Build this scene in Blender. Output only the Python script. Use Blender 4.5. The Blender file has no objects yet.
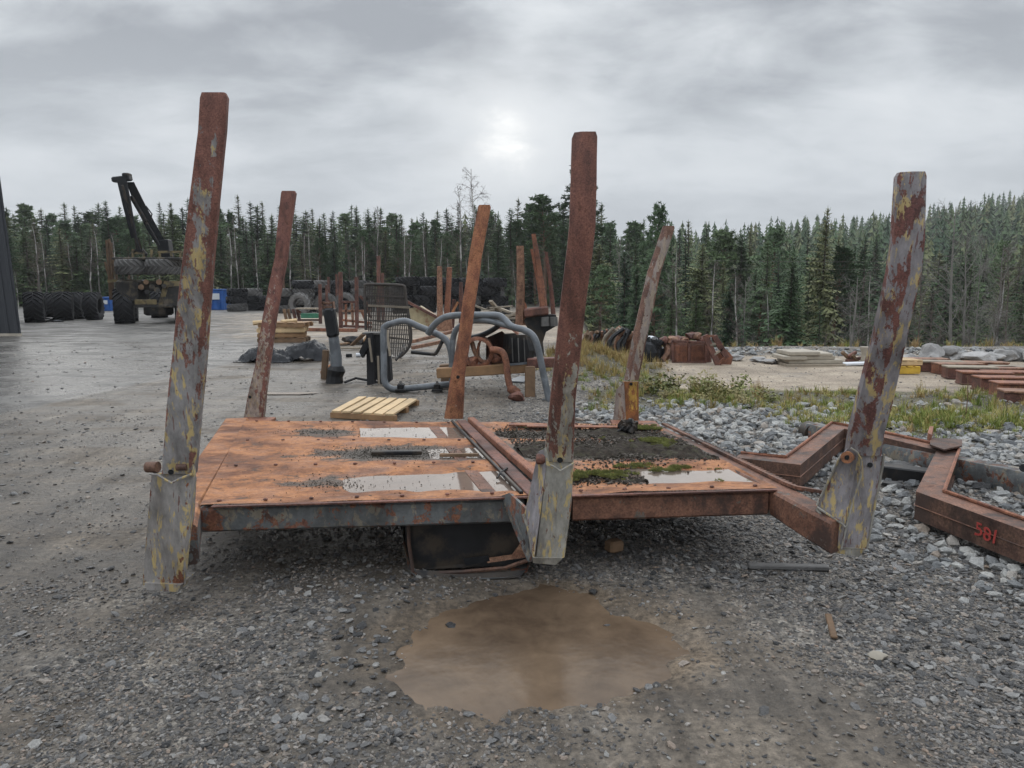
import bpy, bmesh, math, random
import numpy as np
from mathutils import Vector, Matrix, noise as mnoise

R = math.radians
scene = bpy.context.scene
COL = scene.collection
random.seed(7)
rng = np.random.default_rng(7)

# ------------------------------------------------------------------ camera
F_PX = 740.0
PITCH = math.atan(97.0 / F_PX)
CAM_H = 1.6
cam_d = bpy.data.cameras.new('camera')
cam_d.sensor_width = 36.0
cam_d.lens = 36.0 * F_PX / 1024.0
cam_d.clip_start = 0.05
cam_d.clip_end = 3000.0
cam = bpy.data.objects.new('camera', cam_d)
cam.location = (0, 0, CAM_H)
cam.rotation_euler = (math.pi / 2 - PITCH, 0, 0)
COL.objects.link(cam)
scene.camera = cam

# ------------------------------------------------------------------ sky and sun
SUN_EL, SUN_AZ = R(10.6), R(-0.7)       # sun stands almost straight ahead, behind the cloud
world = bpy.data.worlds.new('World')
scene.world = world
world.use_nodes = True


class NT:
    """small helper round a node tree"""
    def __init__(self, nt):
        self.nt = nt
        nt.nodes.clear()

    def n(self, typ, **kw):
        nd = self.nt.nodes.new(typ)
        for k, v in kw.items():
            setattr(nd, k, v)
        return nd

    def put(self, sock, v):
        if v is None:
            return
        if isinstance(v, bpy.types.NodeSocket):
            self.nt.links.new(v, sock)
        else:
            if sock.type == 'RGBA' and not hasattr(v, '__len__'):
                v = (v, v, v, 1)
            if sock.type == 'RGBA' and len(v) == 3:
                v = (*v, 1)
            sock.default_value = v

    def coord(self, which='Object'):
        return self.n('ShaderNodeTexCoord').outputs[which]

    def mapping(self, vec, scale=(1, 1, 1), loc=(0, 0, 0), rot=(0, 0, 0)):
        m = self.n('ShaderNodeMapping')
        self.put(m.inputs['Vector'], vec)
        m.inputs['Scale'].default_value = scale
        m.inputs['Location'].default_value = loc
        m.inputs['Rotation'].default_value = rot
        return m.outputs[0]

    def noise(self, vec, scale, detail=6, rough=0.6, dist=0.0, color=False):
        t = self.n('ShaderNodeTexNoise')
        self.put(t.inputs['Vector'], vec)
        t.inputs['Scale'].default_value = scale
        t.inputs['Detail'].default_value = detail
        t.inputs['Roughness'].default_value = rough
        t.inputs['Distortion'].default_value = dist
        return t.outputs['Color' if color else 'Fac']

    def voronoi(self, vec, scale, feature='F1', out='Distance', rnd=1.0):
        t = self.n('ShaderNodeTexVoronoi', feature=feature)
        self.put(t.inputs['Vector'], vec)
        t.inputs['Scale'].default_value = scale
        t.inputs['Randomness'].default_value = rnd
        return t.outputs[out]

    def ramp(self, fac, stops, interp='LINEAR'):
        r = self.n('ShaderNodeValToRGB')
        self.put(r.inputs[0], fac)
        cr = r.color_ramp
        cr.interpolation = interp
        while len(cr.elements) < len(stops):
            cr.elements.new(0.5)
        for e, (p, c) in zip(cr.elements, stops):
            e.position = p
            if not hasattr(c, '__len__'):
                c = (c, c, c)
            e.color = (*c[:3], 1)
        return r.outputs[0]

    def mix(self, fac, a, b, blend='MIX'):
        m = self.n('ShaderNodeMix', data_type='RGBA', blend_type=blend)
        self.put(m.inputs[0], fac)
        self.put(m.inputs[6], a)
        self.put(m.inputs[7], b)
        return m.outputs[2]

    def math(self, op, a, b=None, clamp=False):
        m = self.n('ShaderNodeMath', operation=op, use_clamp=clamp)
        self.put(m.inputs[0], a)
        self.put(m.inputs[1], b)
        return m.outputs[0]

    def attr(self, name):
        a = self.n('ShaderNodeAttribute', attribute_name=name)
        return a.outputs['Fac']

    def bump(self, h, strength=0.5, dist=0.02, normal=None):
        b = self.n('ShaderNodeBump')
        b.inputs['Strength'].default_value = strength
        b.inputs['Distance'].default_value = dist
        self.put(b.inputs['Height'], h)
        self.put(b.inputs['Normal'], normal)
        return b.outputs[0]

    def principled(self, color, rough=0.8, metal=0.0, normal=None, spec=0.5, **kw):
        p = self.n('ShaderNodeBsdfPrincipled')
        self.put(p.inputs['Base Color'], color)
        self.put(p.inputs['Roughness'], rough)
        self.put(p.inputs['Metallic'], metal)
        self.put(p.inputs['Normal'], normal)
        self.put(p.inputs['Specular IOR Level'], spec)
        for k, v in kw.items():
            self.put(p.inputs[k], v)
        o = self.n('ShaderNodeOutputMaterial')
        self.nt.links.new(p.outputs[0], o.inputs['Surface'])
        return p


w = NT(world.node_tree)
sky = w.n('ShaderNodeTexSky', sky_type='NISHITA', sun_disc=False)
sky.sun_elevation = SUN_EL
sky.sun_rotation = SUN_AZ
gen = w.coord('Generated')
sep = w.n('ShaderNodeSeparateXYZ'); w.put(sep.inputs[0], gen)
zz = w.math('MAXIMUM', sep.outputs[2], 0.0)
den = w.math('ADD', zz, 0.30)
cx = w.math('DIVIDE', sep.outputs[0], den)
cy = w.math('DIVIDE', sep.outputs[1], den)
cmb = w.n('ShaderNodeCombineXYZ'); w.put(cmb.inputs[0], cx); w.put(cmb.inputs[1], cy)
v1 = w.mapping(cmb.outputs[0], scale=(0.9, 1.15, 1), loc=(3.4, 1.7, 0), rot=(0, 0, R(-20)))
n1 = w.noise(v1, 1.5, 8, 0.50, 0.25)
n2 = w.noise(w.mapping(cmb.outputs[0], scale=(0.9, 1.25, 1), loc=(9.2, 4.1, 0)), 3.6, 8, 0.6, 0.35)
nn = w.math('ADD', w.math('MULTIPLY', n1, 0.62), w.math('MULTIPLY', n2, 0.38))
# overcast: grey bellies, paler rims (values are multiplied by the 0.1 strength below)
cloud = w.ramp(nn, [(0.37, (4.15, 4.33, 4.52)), (0.45, (3.55, 3.74, 3.95)), (0.52, (2.75, 2.93, 3.15)), (0.60, (1.95, 2.10, 2.32))])
low = w.ramp(zz, [(0.0, 1.0), (0.12, 0.85), (0.30, 0.0)])
cloud2 = w.mix(w.math('MULTIPLY', low, 0.6), cloud, (3.5, 3.75, 4.0))
# thin place in the cloud in front of the sun
sd = Vector((math.sin(SUN_AZ) * math.cos(SUN_EL), math.cos(SUN_AZ) * math.cos(SUN_EL), math.sin(SUN_EL)))
vm = w.n('ShaderNodeVectorMath', operation='DOT_PRODUCT')
w.put(vm.inputs[0], gen); vm.inputs[1].default_value = sd
off = w.math('MULTIPLY', w.math('SUBTRACT', 1.0, vm.outputs['Value']), 90.0)
off = w.math('ADD', off, w.math('MULTIPLY', w.math('SUBTRACT', w.noise(w.mapping(gen, scale=(1, 1, 2)), 14.0, 6, 0.62), 0.5), 0.30))
glow = w.ramp(off, [(0.0, 0.85), (0.02, 0.66), (0.06, 0.36), (0.14, 0.20), (0.35, 0.10), (1.0, 0.0)])
glow = w.math('MULTIPLY', glow, w.ramp(n2, [(0.36, 0.45), (0.56, 1.0)]))
cloud3 = w.mix(glow, cloud2, (6.4, 6.4, 6.3))
gap = w.ramp(nn, [(0.36, 0.10), (0.5, 0.04)])
vmin = w.n('ShaderNodeVectorMath', operation='MINIMUM')
w.put(vmin.inputs[0], sky.outputs[0]); vmin.inputs[1].default_value = (3.0, 3.1, 3.2)
cloud3 = w.mix(gap, cloud3, vmin.outputs[0])
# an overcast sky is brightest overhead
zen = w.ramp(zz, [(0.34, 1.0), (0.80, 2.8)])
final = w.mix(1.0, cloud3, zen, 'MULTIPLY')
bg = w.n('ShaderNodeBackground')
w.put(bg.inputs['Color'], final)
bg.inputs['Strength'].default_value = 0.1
wo = w.n('ShaderNodeOutputWorld')
w.nt.links.new(bg.outputs[0], wo.inputs[0])

sun_d = bpy.data.lights.new('sun', 'SUN')
sun_d.energy = 0.5
sun_d.angle = R(70)
sun_d.color = (1.0, 0.95, 0.88)
sun = bpy.data.objects.new('sun', sun_d)
sun.rotation_euler = (-sd).to_track_quat('-Z', 'Y').to_euler()
COL.objects.link(sun)

scene.view_settings.view_transform = 'Standard'
scene.view_settings.look = 'None'
scene.view_settings.exposure = 0.98
scene.view_settings.gamma = 1.0
scene.view_settings.use_curve_mapping = False

# ------------------------------------------------------------------ placing helpers
CP, SP = math.cos(PITCH), math.sin(PITCH)


def ray(px, py):
    x = (px - 512.0) / F_PX
    y = (384.0 - py) / F_PX
    return Vector((x, CP + y * SP, -SP + y * CP))


def at_z(px, py, z=0.0):
    d = ray(px, py)
    return Vector((0, 0, CAM_H)) + d * ((z - CAM_H) / d.z)


def at_y(px, py, Y):
    d = ray(px, py)
    return Vector((0, 0, CAM_H)) + d * (Y / d.y)


# ------------------------------------------------------------------ numpy noise
def vnoise(x, y, seed=0):
    x = np.asarray(x, float); y = np.asarray(y, float)
    xi = np.floor(x).astype(np.int64); yi = np.floor(y).astype(np.int64)
    xf = x - xi; yf = y - yi
    u = xf * xf * (3 - 2 * xf); v = yf * yf * (3 - 2 * yf)

    def h(a, b):
        n = (a * 374761393 + b * 668265263 + seed * 982451653) & 0x7fffffff
        n = ((n ^ (n >> 13)) * 1274126177) & 0x7fffffff
        n = n ^ (n >> 16)
        return (n & 0xffff) / 65535.0
    return ((h(xi, yi) * (1 - u) + h(xi + 1, yi) * u) * (1 - v)
            + (h(xi, yi + 1) * (1 - u) + h(xi + 1, yi + 1) * u) * v)


def fbm(x, y, octs=4, seed=0):
    s = 0; a = 0.5; t = 0
    for i in range(octs):
        s = s + a * vnoise(x * 2 ** i + 13.7 * i, y * 2 ** i - 7.1 * i, seed + i)
        t += a; a *= 0.5
    return s / t


def sst(a, b, x):
    t = np.clip((np.asarray(x, float) - a) / (b - a), 0, 1)
    return t * t * (3 - 2 * t)


# ------------------------------------------------------------------ terrain
PUD = (0.10, 3.18)


def puddle_d(x, y):
    ang = np.arctan2((y - PUD[1]) / 0.62, (x - PUD[0]) / 0.72)
    r = np.hypot((x - PUD[0]) / 0.72, (y - PUD[1]) / 0.62)
    wob = 1 + 0.08 * np.sin(ang * 2 + 0.6) + 0.05 * np.sin(ang * 3 + 2.1) + 0.04 * np.sin(ang * 5 + 1)
    return r / wob + (fbm(x * 4, y * 4, 5, 15) - 0.5) * 0.46


def ground_h(x, y):
    x = np.asarray(x, float); y = np.asarray(y, float)
    near = 1 - sst(25, 60, np.hypot(x, y))
    h = (fbm(x * 0.5, y * 0.5, 3, 1) - 0.5) * 0.06 * near
    h = h + (fbm(x * 3, y * 3, 3, 2) - 0.5) * 0.022 * near
    h = h + (fbm(x * 14, y * 14, 2, 3) - 0.5) * 0.012 * (1 - sst(8, 16, y))
    h = h * (1 - 0.7 * sst(-8, -3, -x - 1) * sst(3, 8, y))
    # puddle dip
    d = puddle_d(x, y)
    h = h + (-0.045) * (1 - sst(0.6, 1.25, d)) + 0.006
    h = h - 0.02 * np.exp(-(((x + 0.2) / 0.5) ** 2 + ((y - 4.0) / 0.3) ** 2))
    # rubble bank right of / behind the frame
    bank = sst(1.6, 2.8, x) * sst(4.2, 6.2, y) * (1 - sst(9.5, 12, y))
    h = h + 0.06 * bank
    # grassy bank behind
    b2 = np.exp(-(((x - 1.5) / 0.8) ** 2 + ((y - 15.0) / 2.2) ** 2))
    h = h + 0.35 * b2
    # the pad ends on the right, land drops to the forest
    e = sst(0.0, 2.5, x - 0.085 * y)
    h = h - 4.0 * sst(19.5, 34, y) * e
    # hill far right
    t = x / np.maximum(y, 1)
    hill = (0.5 + 9.0 * sst(0.10, 0.45, t) + 17.0 * sst(0.34, 0.85, t)) * sst(110, 300, y)
    h = h + hill * (0.9 + 0.2 * fbm(x / 60, y / 60, 2, 9)) + 4.0 * sst(90, 200, y) * e
    return h


def gh(x, y):
    return float(ground_h(np.array([x]), np.array([y]))[0])


def on_ground(px, py):
    p = at_z(px, py, 0)
    for _ in range(4):
        p = at_z(px, py, gh(p.x, p.y))
    return p


# ------------------------------------------------------------------ object helpers
def tag(o, label=None, cat=None, group=None, kind=None):
    if label: o['label'] = label
    if cat: o['category'] = cat
    if group: o['group'] = group
    if kind: o['kind'] = kind
    return o


def thing(name, label, cat, loc=(0, 0, 0), group=None):
    o = bpy.data.objects.new(name, None)
    o.empty_display_size = 0.2
    o.location = loc
    COL.objects.link(o)
    return tag(o, label, cat, group)


def wloc(o):
    v = Vector((0, 0, 0))
    while o:
        v += Vector(o.location)
        o = o.parent
    return v


class MB:
    def __init__(self):
        self.v = []; self.f = []; self.m = []

    def add(self, vs, fs, m=0):
        b = len(self.v)
        self.v += [tuple(p) for p in vs]
        self.f += [tuple(i + b for i in f) for f in fs]
        self.m += [m] * len(fs)
        return self

    def box(self, c, s, rot=None, bev=0.0, m=0):
        """box about c with size s; bev chamfers the edges along all axes a little"""
        hx, hy, hz = s[0] / 2, s[1] / 2, s[2] / 2
        c = Vector(c)
        if bev <= 0:
            vs = [Vector((sx * hx, sy * hy, sz * hz)) for sx in (-1, 1) for sy in (-1, 1) for sz in (-1, 1)]
            fs = [(0, 1, 3, 2), (4, 6, 7, 5), (0, 4, 5, 1), (2, 3, 7, 6), (0, 2, 6, 4), (1, 5, 7, 3)]
        else:
            b = min(bev, hx * .9, hy * .9, hz * .9)
            vs = []
            for z, k in ((-hz, b), (-hz + b, 0), (hz - b, 0), (hz, b)):
                X, Y = hx - k, hy - k
                q = b * 0.999
                vs += [Vector(p) for p in ((-X + q, -Y, z), (X - q, -Y, z), (X, -Y + q, z), (X, Y - q, z),
                                           (X - q, Y, z), (-X + q, Y, z), (-X, Y - q, z), (-X, -Y + q, z))]
            fs = [tuple(range(7, -1, -1)), tuple(range(24, 32))]
            for r in range(3):
                for i in range(8):
                    j = (i + 1) % 8
                    fs.append((r * 8 + i, r * 8 + j, r * 8 + 8 + j, r * 8 + 8 + i))
        if rot is not None:
            vs = [rot @ v for v in vs]
        return self.add([v + c for v in vs], fs, m)

    def bar(self, a, b, w, t, up=(0, 0, 1), bev=0.0, m=0):
        """rectangular bar from a to b, w across, t along up"""
        a, b = Vector(a), Vector(b)
        d = (b - a); L = d.length; d.normalize()
        s = d.cross(Vector(up))
        if s.length < 1e-4: s = d.cross(Vector((0, 1, 0)))
        s.normalize(); u = s.cross(d)
        rot = Matrix((s, d, u)).transposed()
        return self.box((a + b) / 2, (w, L, t), rot, bev, m)

    def loft(self, rings, caps=True, close=True, m=0):
        n = len(rings[0]); vs = [p for r in rings for p in r]; fs = []
        for r in range(len(rings) - 1):
            for i in range(n if close else n - 1):
                j = (i + 1) % n
                fs.append((r * n + i, r * n + j, r * n + n + j, r * n + n + i))
        if caps and close:
            fs.append(tuple(range(n - 1, -1, -1)))
            fs.append(tuple((len(rings) - 1) * n + i for i in range(n)))
        return self.add(vs, fs, m)

    def tube(self, pts, r, n=8, caps=True, m=0):
        pts = [Vector(p) for p in pts]
        rr = r if hasattr(r, '__len__') else [r] * len(pts)
        rings = []; pu = None
        for i, p in enumerate(pts):
            d = (pts[min(i + 1, len(pts) - 1)] - pts[max(i - 1, 0)])
            if d.length < 1e-9: d = Vector((0, 0, 1))
            d.normalize()
            if pu is None:
                pu = d.orthogonal().normalized()
            s = (pu - d * pu.dot(d))
            if s.length < 1e-6: s = d.orthogonal()
            s.normalize(); pu = s
            t = d.cross(s)
            rings.append([p + (s * math.cos(2 * math.pi * k / n) + t * math.sin(2 * math.pi * k / n)) * rr[i] for k in range(n)])
        return self.loft(rings, caps, True, m)

    def plate(self, pts, thick, dirv=(0, 1, 0), m=0):
        """polygon with thickness along dirv"""
        pts = [Vector(p) for p in pts]; d = Vector(dirv).normalized() * thick; n = len(pts)
        vs = pts + [p + d for p in pts]
        fs = [tuple(range(n - 1, -1, -1)), tuple(range(n, 2 * n))]
        for i in range(n):
            j = (i + 1) % n
            fs.append((i, j, n + j, n + i))
        return self.add(vs, fs, m)

    def grid(self, fn, nu, nv, m=0):
        vs = [fn(i / nu, j / nv) for j in range(nv + 1) for i in range(nu + 1)]
        fs = [(j * (nu + 1) + i, j * (nu + 1) + i + 1, (j + 1) * (nu + 1) + i + 1, (j + 1) * (nu + 1) + i)
              for j in range(nv) for i in range(nu)]
        return self.add(vs, fs, m)

    def mesh(self, name, mats, off=(0, 0, 0), smooth=False, fix=True):
        me = bpy.data.meshes.new(name)
        o = Vector(off)
        vs = [(p[0] - o.x, p[1] - o.y, p[2] - o.z) for p in self.v]
        me.from_pydata(vs, [], self.f)
        if not isinstance(mats, (list, tuple)): mats = [mats]
        for mt in mats: me.materials.append(mt)
        if any(self.m): me.polygons.foreach_set('material_index', self.m)
        if fix:
            bm = bmesh.new(); bm.from_mesh(me)
            bmesh.ops.recalc_face_normals(bm, faces=bm.faces)
            bm.to_mesh(me); bm.free()
        if smooth:
            me.polygons.foreach_set('use_smooth', [True] * len(me.polygons))
            try: me.set_sharp_from_angle(angle=R(smooth if smooth > 1 else 40))
            except Exception: pass
        me.update()
        return me

    def build(self, name, mats, parent=None, smooth=False, fix=True):
        off = wloc(parent) if parent else (0, 0, 0)
        me = self.mesh(name, mats, off, smooth, fix)
        o = bpy.data.objects.new(name, me)
        COL.objects.link(o)
        if parent: o.parent = parent
        return o


def copy_tree(o, parent=None, **kw):
    c = o.copy(); COL.objects.link(c); c.parent = parent
    for ch in [q for q in ALLCH.get(o.name, [])] or [q for q in o.children]:
        copy_tree(ch, c)
    for k, v in kw.items(): c[k] = v
    return c


ALLCH = {}


def blob(r=(1, 1, 1), seed=0, sub=2, amp=0.25, flat=0.0, freq=1.5):
    """irregular rock as (verts, faces)"""
    bm = bmesh.new()
    bmesh.ops.create_icosphere(bm, subdivisions=sub, radius=1)
    rs = random.Random(seed)
    planes = [(Vector((rs.gauss(0, 1), rs.gauss(0, 1), rs.gauss(0, 1))).normalized(), rs.uniform(0.55, 0.85)) for _ in range(9)]
    off = Vector((seed * 3.7, seed * 1.3, 0))
    for v in bm.verts:
        p = v.co.copy()
        for nrm, dd in planes:
            k = p.dot(nrm)
            if k > dd: p -= nrm * (k - dd) * 0.92
        p *= 1 + amp * (mnoise.noise(v.co * freq + off)) * 0.8
        v.co = Vector((p.x * r[0], p.y * r[1], p.z * r[2]))
    vs = [v.co.copy() for v in bm.verts]
    fs = [tuple(v.index for v in f.verts) for f in bm.faces]
    bm.free()
    return vs, fs


def add_blob(mb, c, r, seed, sub=2, amp=0.25, rz=0.0, freq=1.5):
    vs, fs = blob(r, seed, sub, amp, freq=freq)
    rot = Matrix.Rotation(rz, 3, 'Z')
    mb.add([rot @ v + Vector(c) for v in vs], fs)


# scatter: one object whose geometry nodes put prototype meshes on its points
def scatter(name, pts, scl, rot, idx, protos, kind='stuff', parent=None):
    me = bpy.data.meshes.new(name)
    pts = np.asarray(pts, np.float32)
    me.vertices.add(len(pts))
    me.vertices.foreach_set('co', pts.ravel())
    a = me.attributes.new('scl', 'FLOAT_VECTOR', 'POINT'); a.data.foreach_set('vector', np.asarray(scl, np.float32).ravel())
    a = me.attributes.new('rot', 'FLOAT_VECTOR', 'POINT'); a.data.foreach_set('vector', np.asarray(rot, np.float32).ravel())
    a = me.attributes.new('idx', 'INT', 'POINT'); a.data.foreach_set('value', np.asarray(idx, np.int32))
    o = bpy.data.objects.new(name, me)
    COL.objects.link(o)
    if parent: o.parent = parent
    pc = bpy.data.collections.new(name + '_kinds')
    for i, pm in enumerate(protos):
        po = bpy.data.objects.new('%s_kind%02d' % (name, i), pm)
        pc.objects.link(po)
    ng = bpy.data.node_groups.new(name + '_nodes', 'GeometryNodeTree')
    ng.interface.new_socket('Geometry', in_out='INPUT', socket_type='NodeSocketGeometry')
    ng.interface.new_socket('Geometry', in_out='OUTPUT', socket_type='NodeSocketGeometry')
    gi = ng.nodes.new('NodeGroupInput'); go = ng.nodes.new('NodeGroupOutput')
    ip = ng.nodes.new('GeometryNodeInstanceOnPoints')
    ci = ng.nodes.new('GeometryNodeCollectionInfo')
    ci.inputs['Collection'].default_value = pc
    ci.inputs['Separate Children'].default_value = True
    ci.inputs['Reset Children'].default_value = True
    L = ng.links.new
    L(gi.outputs[0], ip.inputs['Points'])
    L(ci.outputs[0], ip.inputs['Instance'])
    ip.inputs['Pick Instance'].default_value = True
    for nm, sock, ty in (('scl', 'Scale', 'FLOAT_VECTOR'), ('rot', 'Rotation', 'FLOAT_VECTOR'), ('idx', 'Instance Index', 'INT')):
        at = ng.nodes.new('GeometryNodeInputNamedAttribute'); at.data_type = ty
        at.inputs['Name'].default_value = nm
        L(at.outputs['Attribute'], ip.inputs[sock])
    L(ip.outputs[0], go.inputs[0])
    md = o.modifiers.new('scatter', 'NODES'); md.node_group = ng
    o['kind'] = kind
    return o


# ------------------------------------------------------------------ materials
def M(name):
    m = bpy.data.materials.new(name); m.use_nodes = True
    return m, NT(m.node_tree)


def plain(name, col, rough=0.7, metal=0.0, var=0.3, scale=8.0, bump=0.3, dist=0.004, col2=None, rnd=0.0, spec=0.5):
    """one material of its own colour with mottling, optional second colour in patches"""
    m, t = M(name)
    co = t.coord()
    a = t.noise(co, scale, 6, 0.65)
    lo = tuple(c * (1 - var) for c in col); hi = tuple(min(1, c * (1 + var)) for c in col)
    c = t.ramp(a, [(0.3, lo), (0.7, hi)])
    if col2:
        b = t.noise(t.mapping(co, loc=(4, 7, 1)), scale * 0.45, 7, 0.65)
        c = t.mix(t.ramp(b, [(0.5, 0), (0.58, 1)]), c, col2)
    if rnd:
        oi = t.n('ShaderNodeObjectInfo')
        c = t.mix(1.0, c, t.ramp(oi.outputs['Random'], [(0, 1 - rnd), (1, 1 + rnd)]), 'MULTIPLY')
    bm = t.bump(t.noise(co, scale * 4, 6, 0.7), bump, dist)
    t.principled(c, t.ramp(a, [(0.3, max(0, rough - 0.1)), (0.7, min(1, rough + 0.1))]), metal, bm, spec)
    return m


def rusty(name, rust=(0.14, 0.052, 0.03), rust2=(0.26, 0.10, 0.045), paint=None, paint2=None,
          amount=0.5, lo=None, hi=None, scale=5.0, stretch=0.4, rough=0.75, streak=True, seed=0.0, dark=None):
    """bare rust under what is left of the paint; amount = share of paint, (lo, hi) = paint share at local z0 and z1"""
    m, t = M(name)
    co = t.coord()
    pscale = scale * 2.6
    mp = t.mapping(co, scale=(1, 1, stretch), loc=(seed, seed * 1.7, seed * .3))
    a = t.noise(mp, scale * 1.7, 9, 0.7)
    fine = t.noise(co, scale * 16, 4, 0.7)
    c = t.ramp(a, [(0.30, tuple(x * 0.42 for x in rust)), (0.44, rust), (0.58, rust2), (0.70, tuple(x * 0.6 for x in rust))])
    c = t.mix(1.0, c, t.ramp(fine, [(0.30, 0.45), (0.5, 1.0), (0.70, 1.5)]), 'MULTIPLY')
    h = fine
    if dark:
        d = t.noise(t.mapping(co, loc=(seed + 5, 2, 9), scale=(1, 1, .7)), scale * .8, 8, 0.7)
        c = t.mix(t.ramp(d, [(0.5, 0), (0.6, .9)]), c, dark)
    if paint:
        b = t.noise(t.mapping(co, scale=(1, 1, stretch), loc=(seed + 2, 3, 5)), pscale * 0.8, 10, 0.68, 0.25)
        if lo is not None:
            sp = t.n('ShaderNodeSeparateXYZ'); t.put(sp.inputs[0], co)
            g = t.n('ShaderNodeMapRange')
            t.put(g.inputs[0], sp.outputs[2])
            g.inputs[1].default_value = lo[0]; g.inputs[2].default_value = hi[0]
            g.inputs[3].default_value = lo[1]; g.inputs[4].default_value = hi[1]
            am = g.outputs[0]
        else:
            am = amount
        # noise is centred near 0.5 with a spread of about 0.12
        b = t.math('ADD', t.math('MULTIPLY', b, 0.78), t.math('MULTIPLY', t.noise(t.mapping(co, scale=(1, 1, .6), loc=(seed, 9, 9)), pscale * 4.5, 6, .7), 0.22))
        k = t.math('ADD', b, t.math('MULTIPLY', t.math('SUBTRACT', am, 0.5), 0.42))
        k = t.math('SUBTRACT', k, t.math('MULTIPLY', t.attr('edge'), 0.10))
        mask = t.ramp(k, [(0.490, 0), (0.506, 1)])
        p = t.mix(1.0, paint, t.ramp(t.noise(mp, scale * 3, 7, .7), [(0.3, 0.55), (0.7, 1.25)]), 'MULTIPLY')
        if paint2:
            q = t.noise(t.mapping(co, scale=(1.2, 1.2, stretch * 0.8), loc=(seed, 11, 3)), pscale * 0.9, 9, 0.7, 0.3)
            p = t.mix(t.ramp(q, [(0.53, 0), (0.57, 0.9)]), p, paint2)
        # scratches
        s = t.noise(t.mapping(co, scale=(1, 1, 0.16), rot=(0.3, 0.5, 0), loc=(seed, 0, 0)), scale * 9, 3, 0.6)
        p = t.mix(t.ramp(s, [(0.64, 0), (0.67, 0.8)]), p, tuple(x * 0.9 for x in rust))
        c = t.mix(mask, c, p)
        h = t.math('ADD', t.math('MULTIPLY', fine, 0.5), t.math('MULTIPLY', mask, 0.8))
    gr_ = t.noise(t.mapping(co, scale=(1, 1, .35), loc=(seed + 8, 1, 4)), scale * .55, 8, 0.68)
    c = t.mix(1.0, c, t.ramp(gr_, [(0.34, (0.5, 0.47, 0.44)), (0.5, (.95, .93, .9)), (0.66, (1.18, 1.17, 1.15))]), 'MULTIPLY')
    bm = t.bump(h, 0.55, 0.004)
    t.principled(c, t.ramp(a, [(0.3, rough - 0.22), (0.7, rough + 0.12)]), 0.0, bm, 0.5)
    return m


MT = {}
GREY = (0.27, 0.26, 0.26); YEL = (0.50, 0.38, 0.16)
MT['stake_left'] = rusty('rust_with_grey_and_yellow_paint', (0.17, 0.072, 0.055), (0.24, 0.11, 0.085), GREY, YEL, lo=(0.8, 0.84), hi=(2.6, 0.25), scale=9, stretch=0.5, seed=1)
MT['stake_left_base'] = rusty('grey_paint_with_yellow_and_rust', (0.13, 0.045, 0.03), (0.24, 0.09, 0.04), (0.29, 0.275, 0.265), YEL, amount=0.86, scale=8, stretch=0.45, seed=3)
MT['stake_mid'] = rusty('brown_rust_worn_paint_low_down', (0.145, 0.063, 0.048), (0.21, 0.093, 0.068), (0.34, 0.32, 0.28), YEL, lo=(0.6, 0.86), hi=(1.9, 0.0), scale=9, stretch=0.5, seed=6)
MT['stake_mid_base'] = rusty('grey_yellow_paint_rust_edges', (0.14, 0.05, 0.03), (0.28, 0.11, 0.045), (0.32, 0.31, 0.28), (0.48, 0.37, 0.16), amount=0.88, scale=8, stretch=0.45, seed=8)
MT['stake_right'] = rusty('grey_violet_paint_rust_streaks', (0.14, 0.058, 0.05), (0.20, 0.085, 0.068), (0.27, 0.255, 0.27), YEL, amount=0.72, scale=8, stretch=0.42, seed=11)
MT['stake_far'] = rusty('brown_rust_with_pale_flakes', (0.16, 0.068, 0.055), (0.23, 0.105, 0.08), (0.36, 0.30, 0.26), (0.38, 0.29, 0.18), lo=(0.45, .72), hi=(2.3, 0.10), scale=15, stretch=0.6, seed=15)
MT['stake_far_rust'] = rusty('orange_brown_rust', (0.25, 0.095, 0.05), (0.36, 0.16, 0.08), (0.4, 0.33, 0.27), None, lo=(0.0, 0.55), hi=(0.8, 0.0), scale=7, stretch=0.6, seed=18)
MT['stake_far_grey'] = rusty('pale_grey_brown_worn_steel', (0.14, 0.07, 0.05), (0.21, 0.12, 0.085), (0.28, 0.235, 0.21), (0.32, 0.26, 0.20), amount=0.62, scale=6, stretch=0.35, seed=21)
MT['yellow_paint'] = rusty('orange_yellow_paint', (0.2, 0.08, 0.03), (0.3, 0.12, 0.04), (0.48, 0.29, 0.06), None, amount=0.5, scale=10, stretch=0.5, seed=25)
MT['beam'] = rusty('dark_grime_over_rusty_steel', (0.18, 0.07, 0.045), (0.27, 0.12, 0.07), (0.13, 0.14, 0.145), (0.25, 0.22, 0.17), amount=0.60, scale=5, stretch=1.0, seed=31, dark=(0.045, 0.032, 0.028))
MT['beam_brown'] = rusty('brown_rusty_steel', (0.145, 0.068, 0.044), (0.22, 0.108, 0.07), (0.15, 0.13, 0.11), None, amount=0.25, scale=5, stretch=1.0, seed=35, dark=(0.05, 0.03, 0.025))
MT['rust'] = rusty('brown_rust', (0.19, 0.075, 0.045), (0.30, 0.13, 0.075), seed=40, stretch=1)
MT['rust_light'] = rusty('light_flaky_rust', (0.18, 0.085, 0.052), (0.32, 0.18, 0.115), seed=42, stretch=1, scale=7)
MT['rust_red'] = rusty('red_brown_rust', (0.12, 0.052, 0.04), (0.19, 0.085, 0.062), seed=44, stretch=1, scale=4, dark=(0.07, 0.03, 0.024))
MT['rust_dark'] = rusty('dark_brown_rust', (0.085, 0.045, 0.033), (0.15, 0.082, 0.056), seed=48, stretch=1, scale=4, dark=(0.05, 0.03, 0.024))
MT['rust_orange'] = rusty('orange_rust', (0.25, 0.10, 0.045), (0.38, 0.17, 0.07), seed=46, stretch=1)
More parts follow.
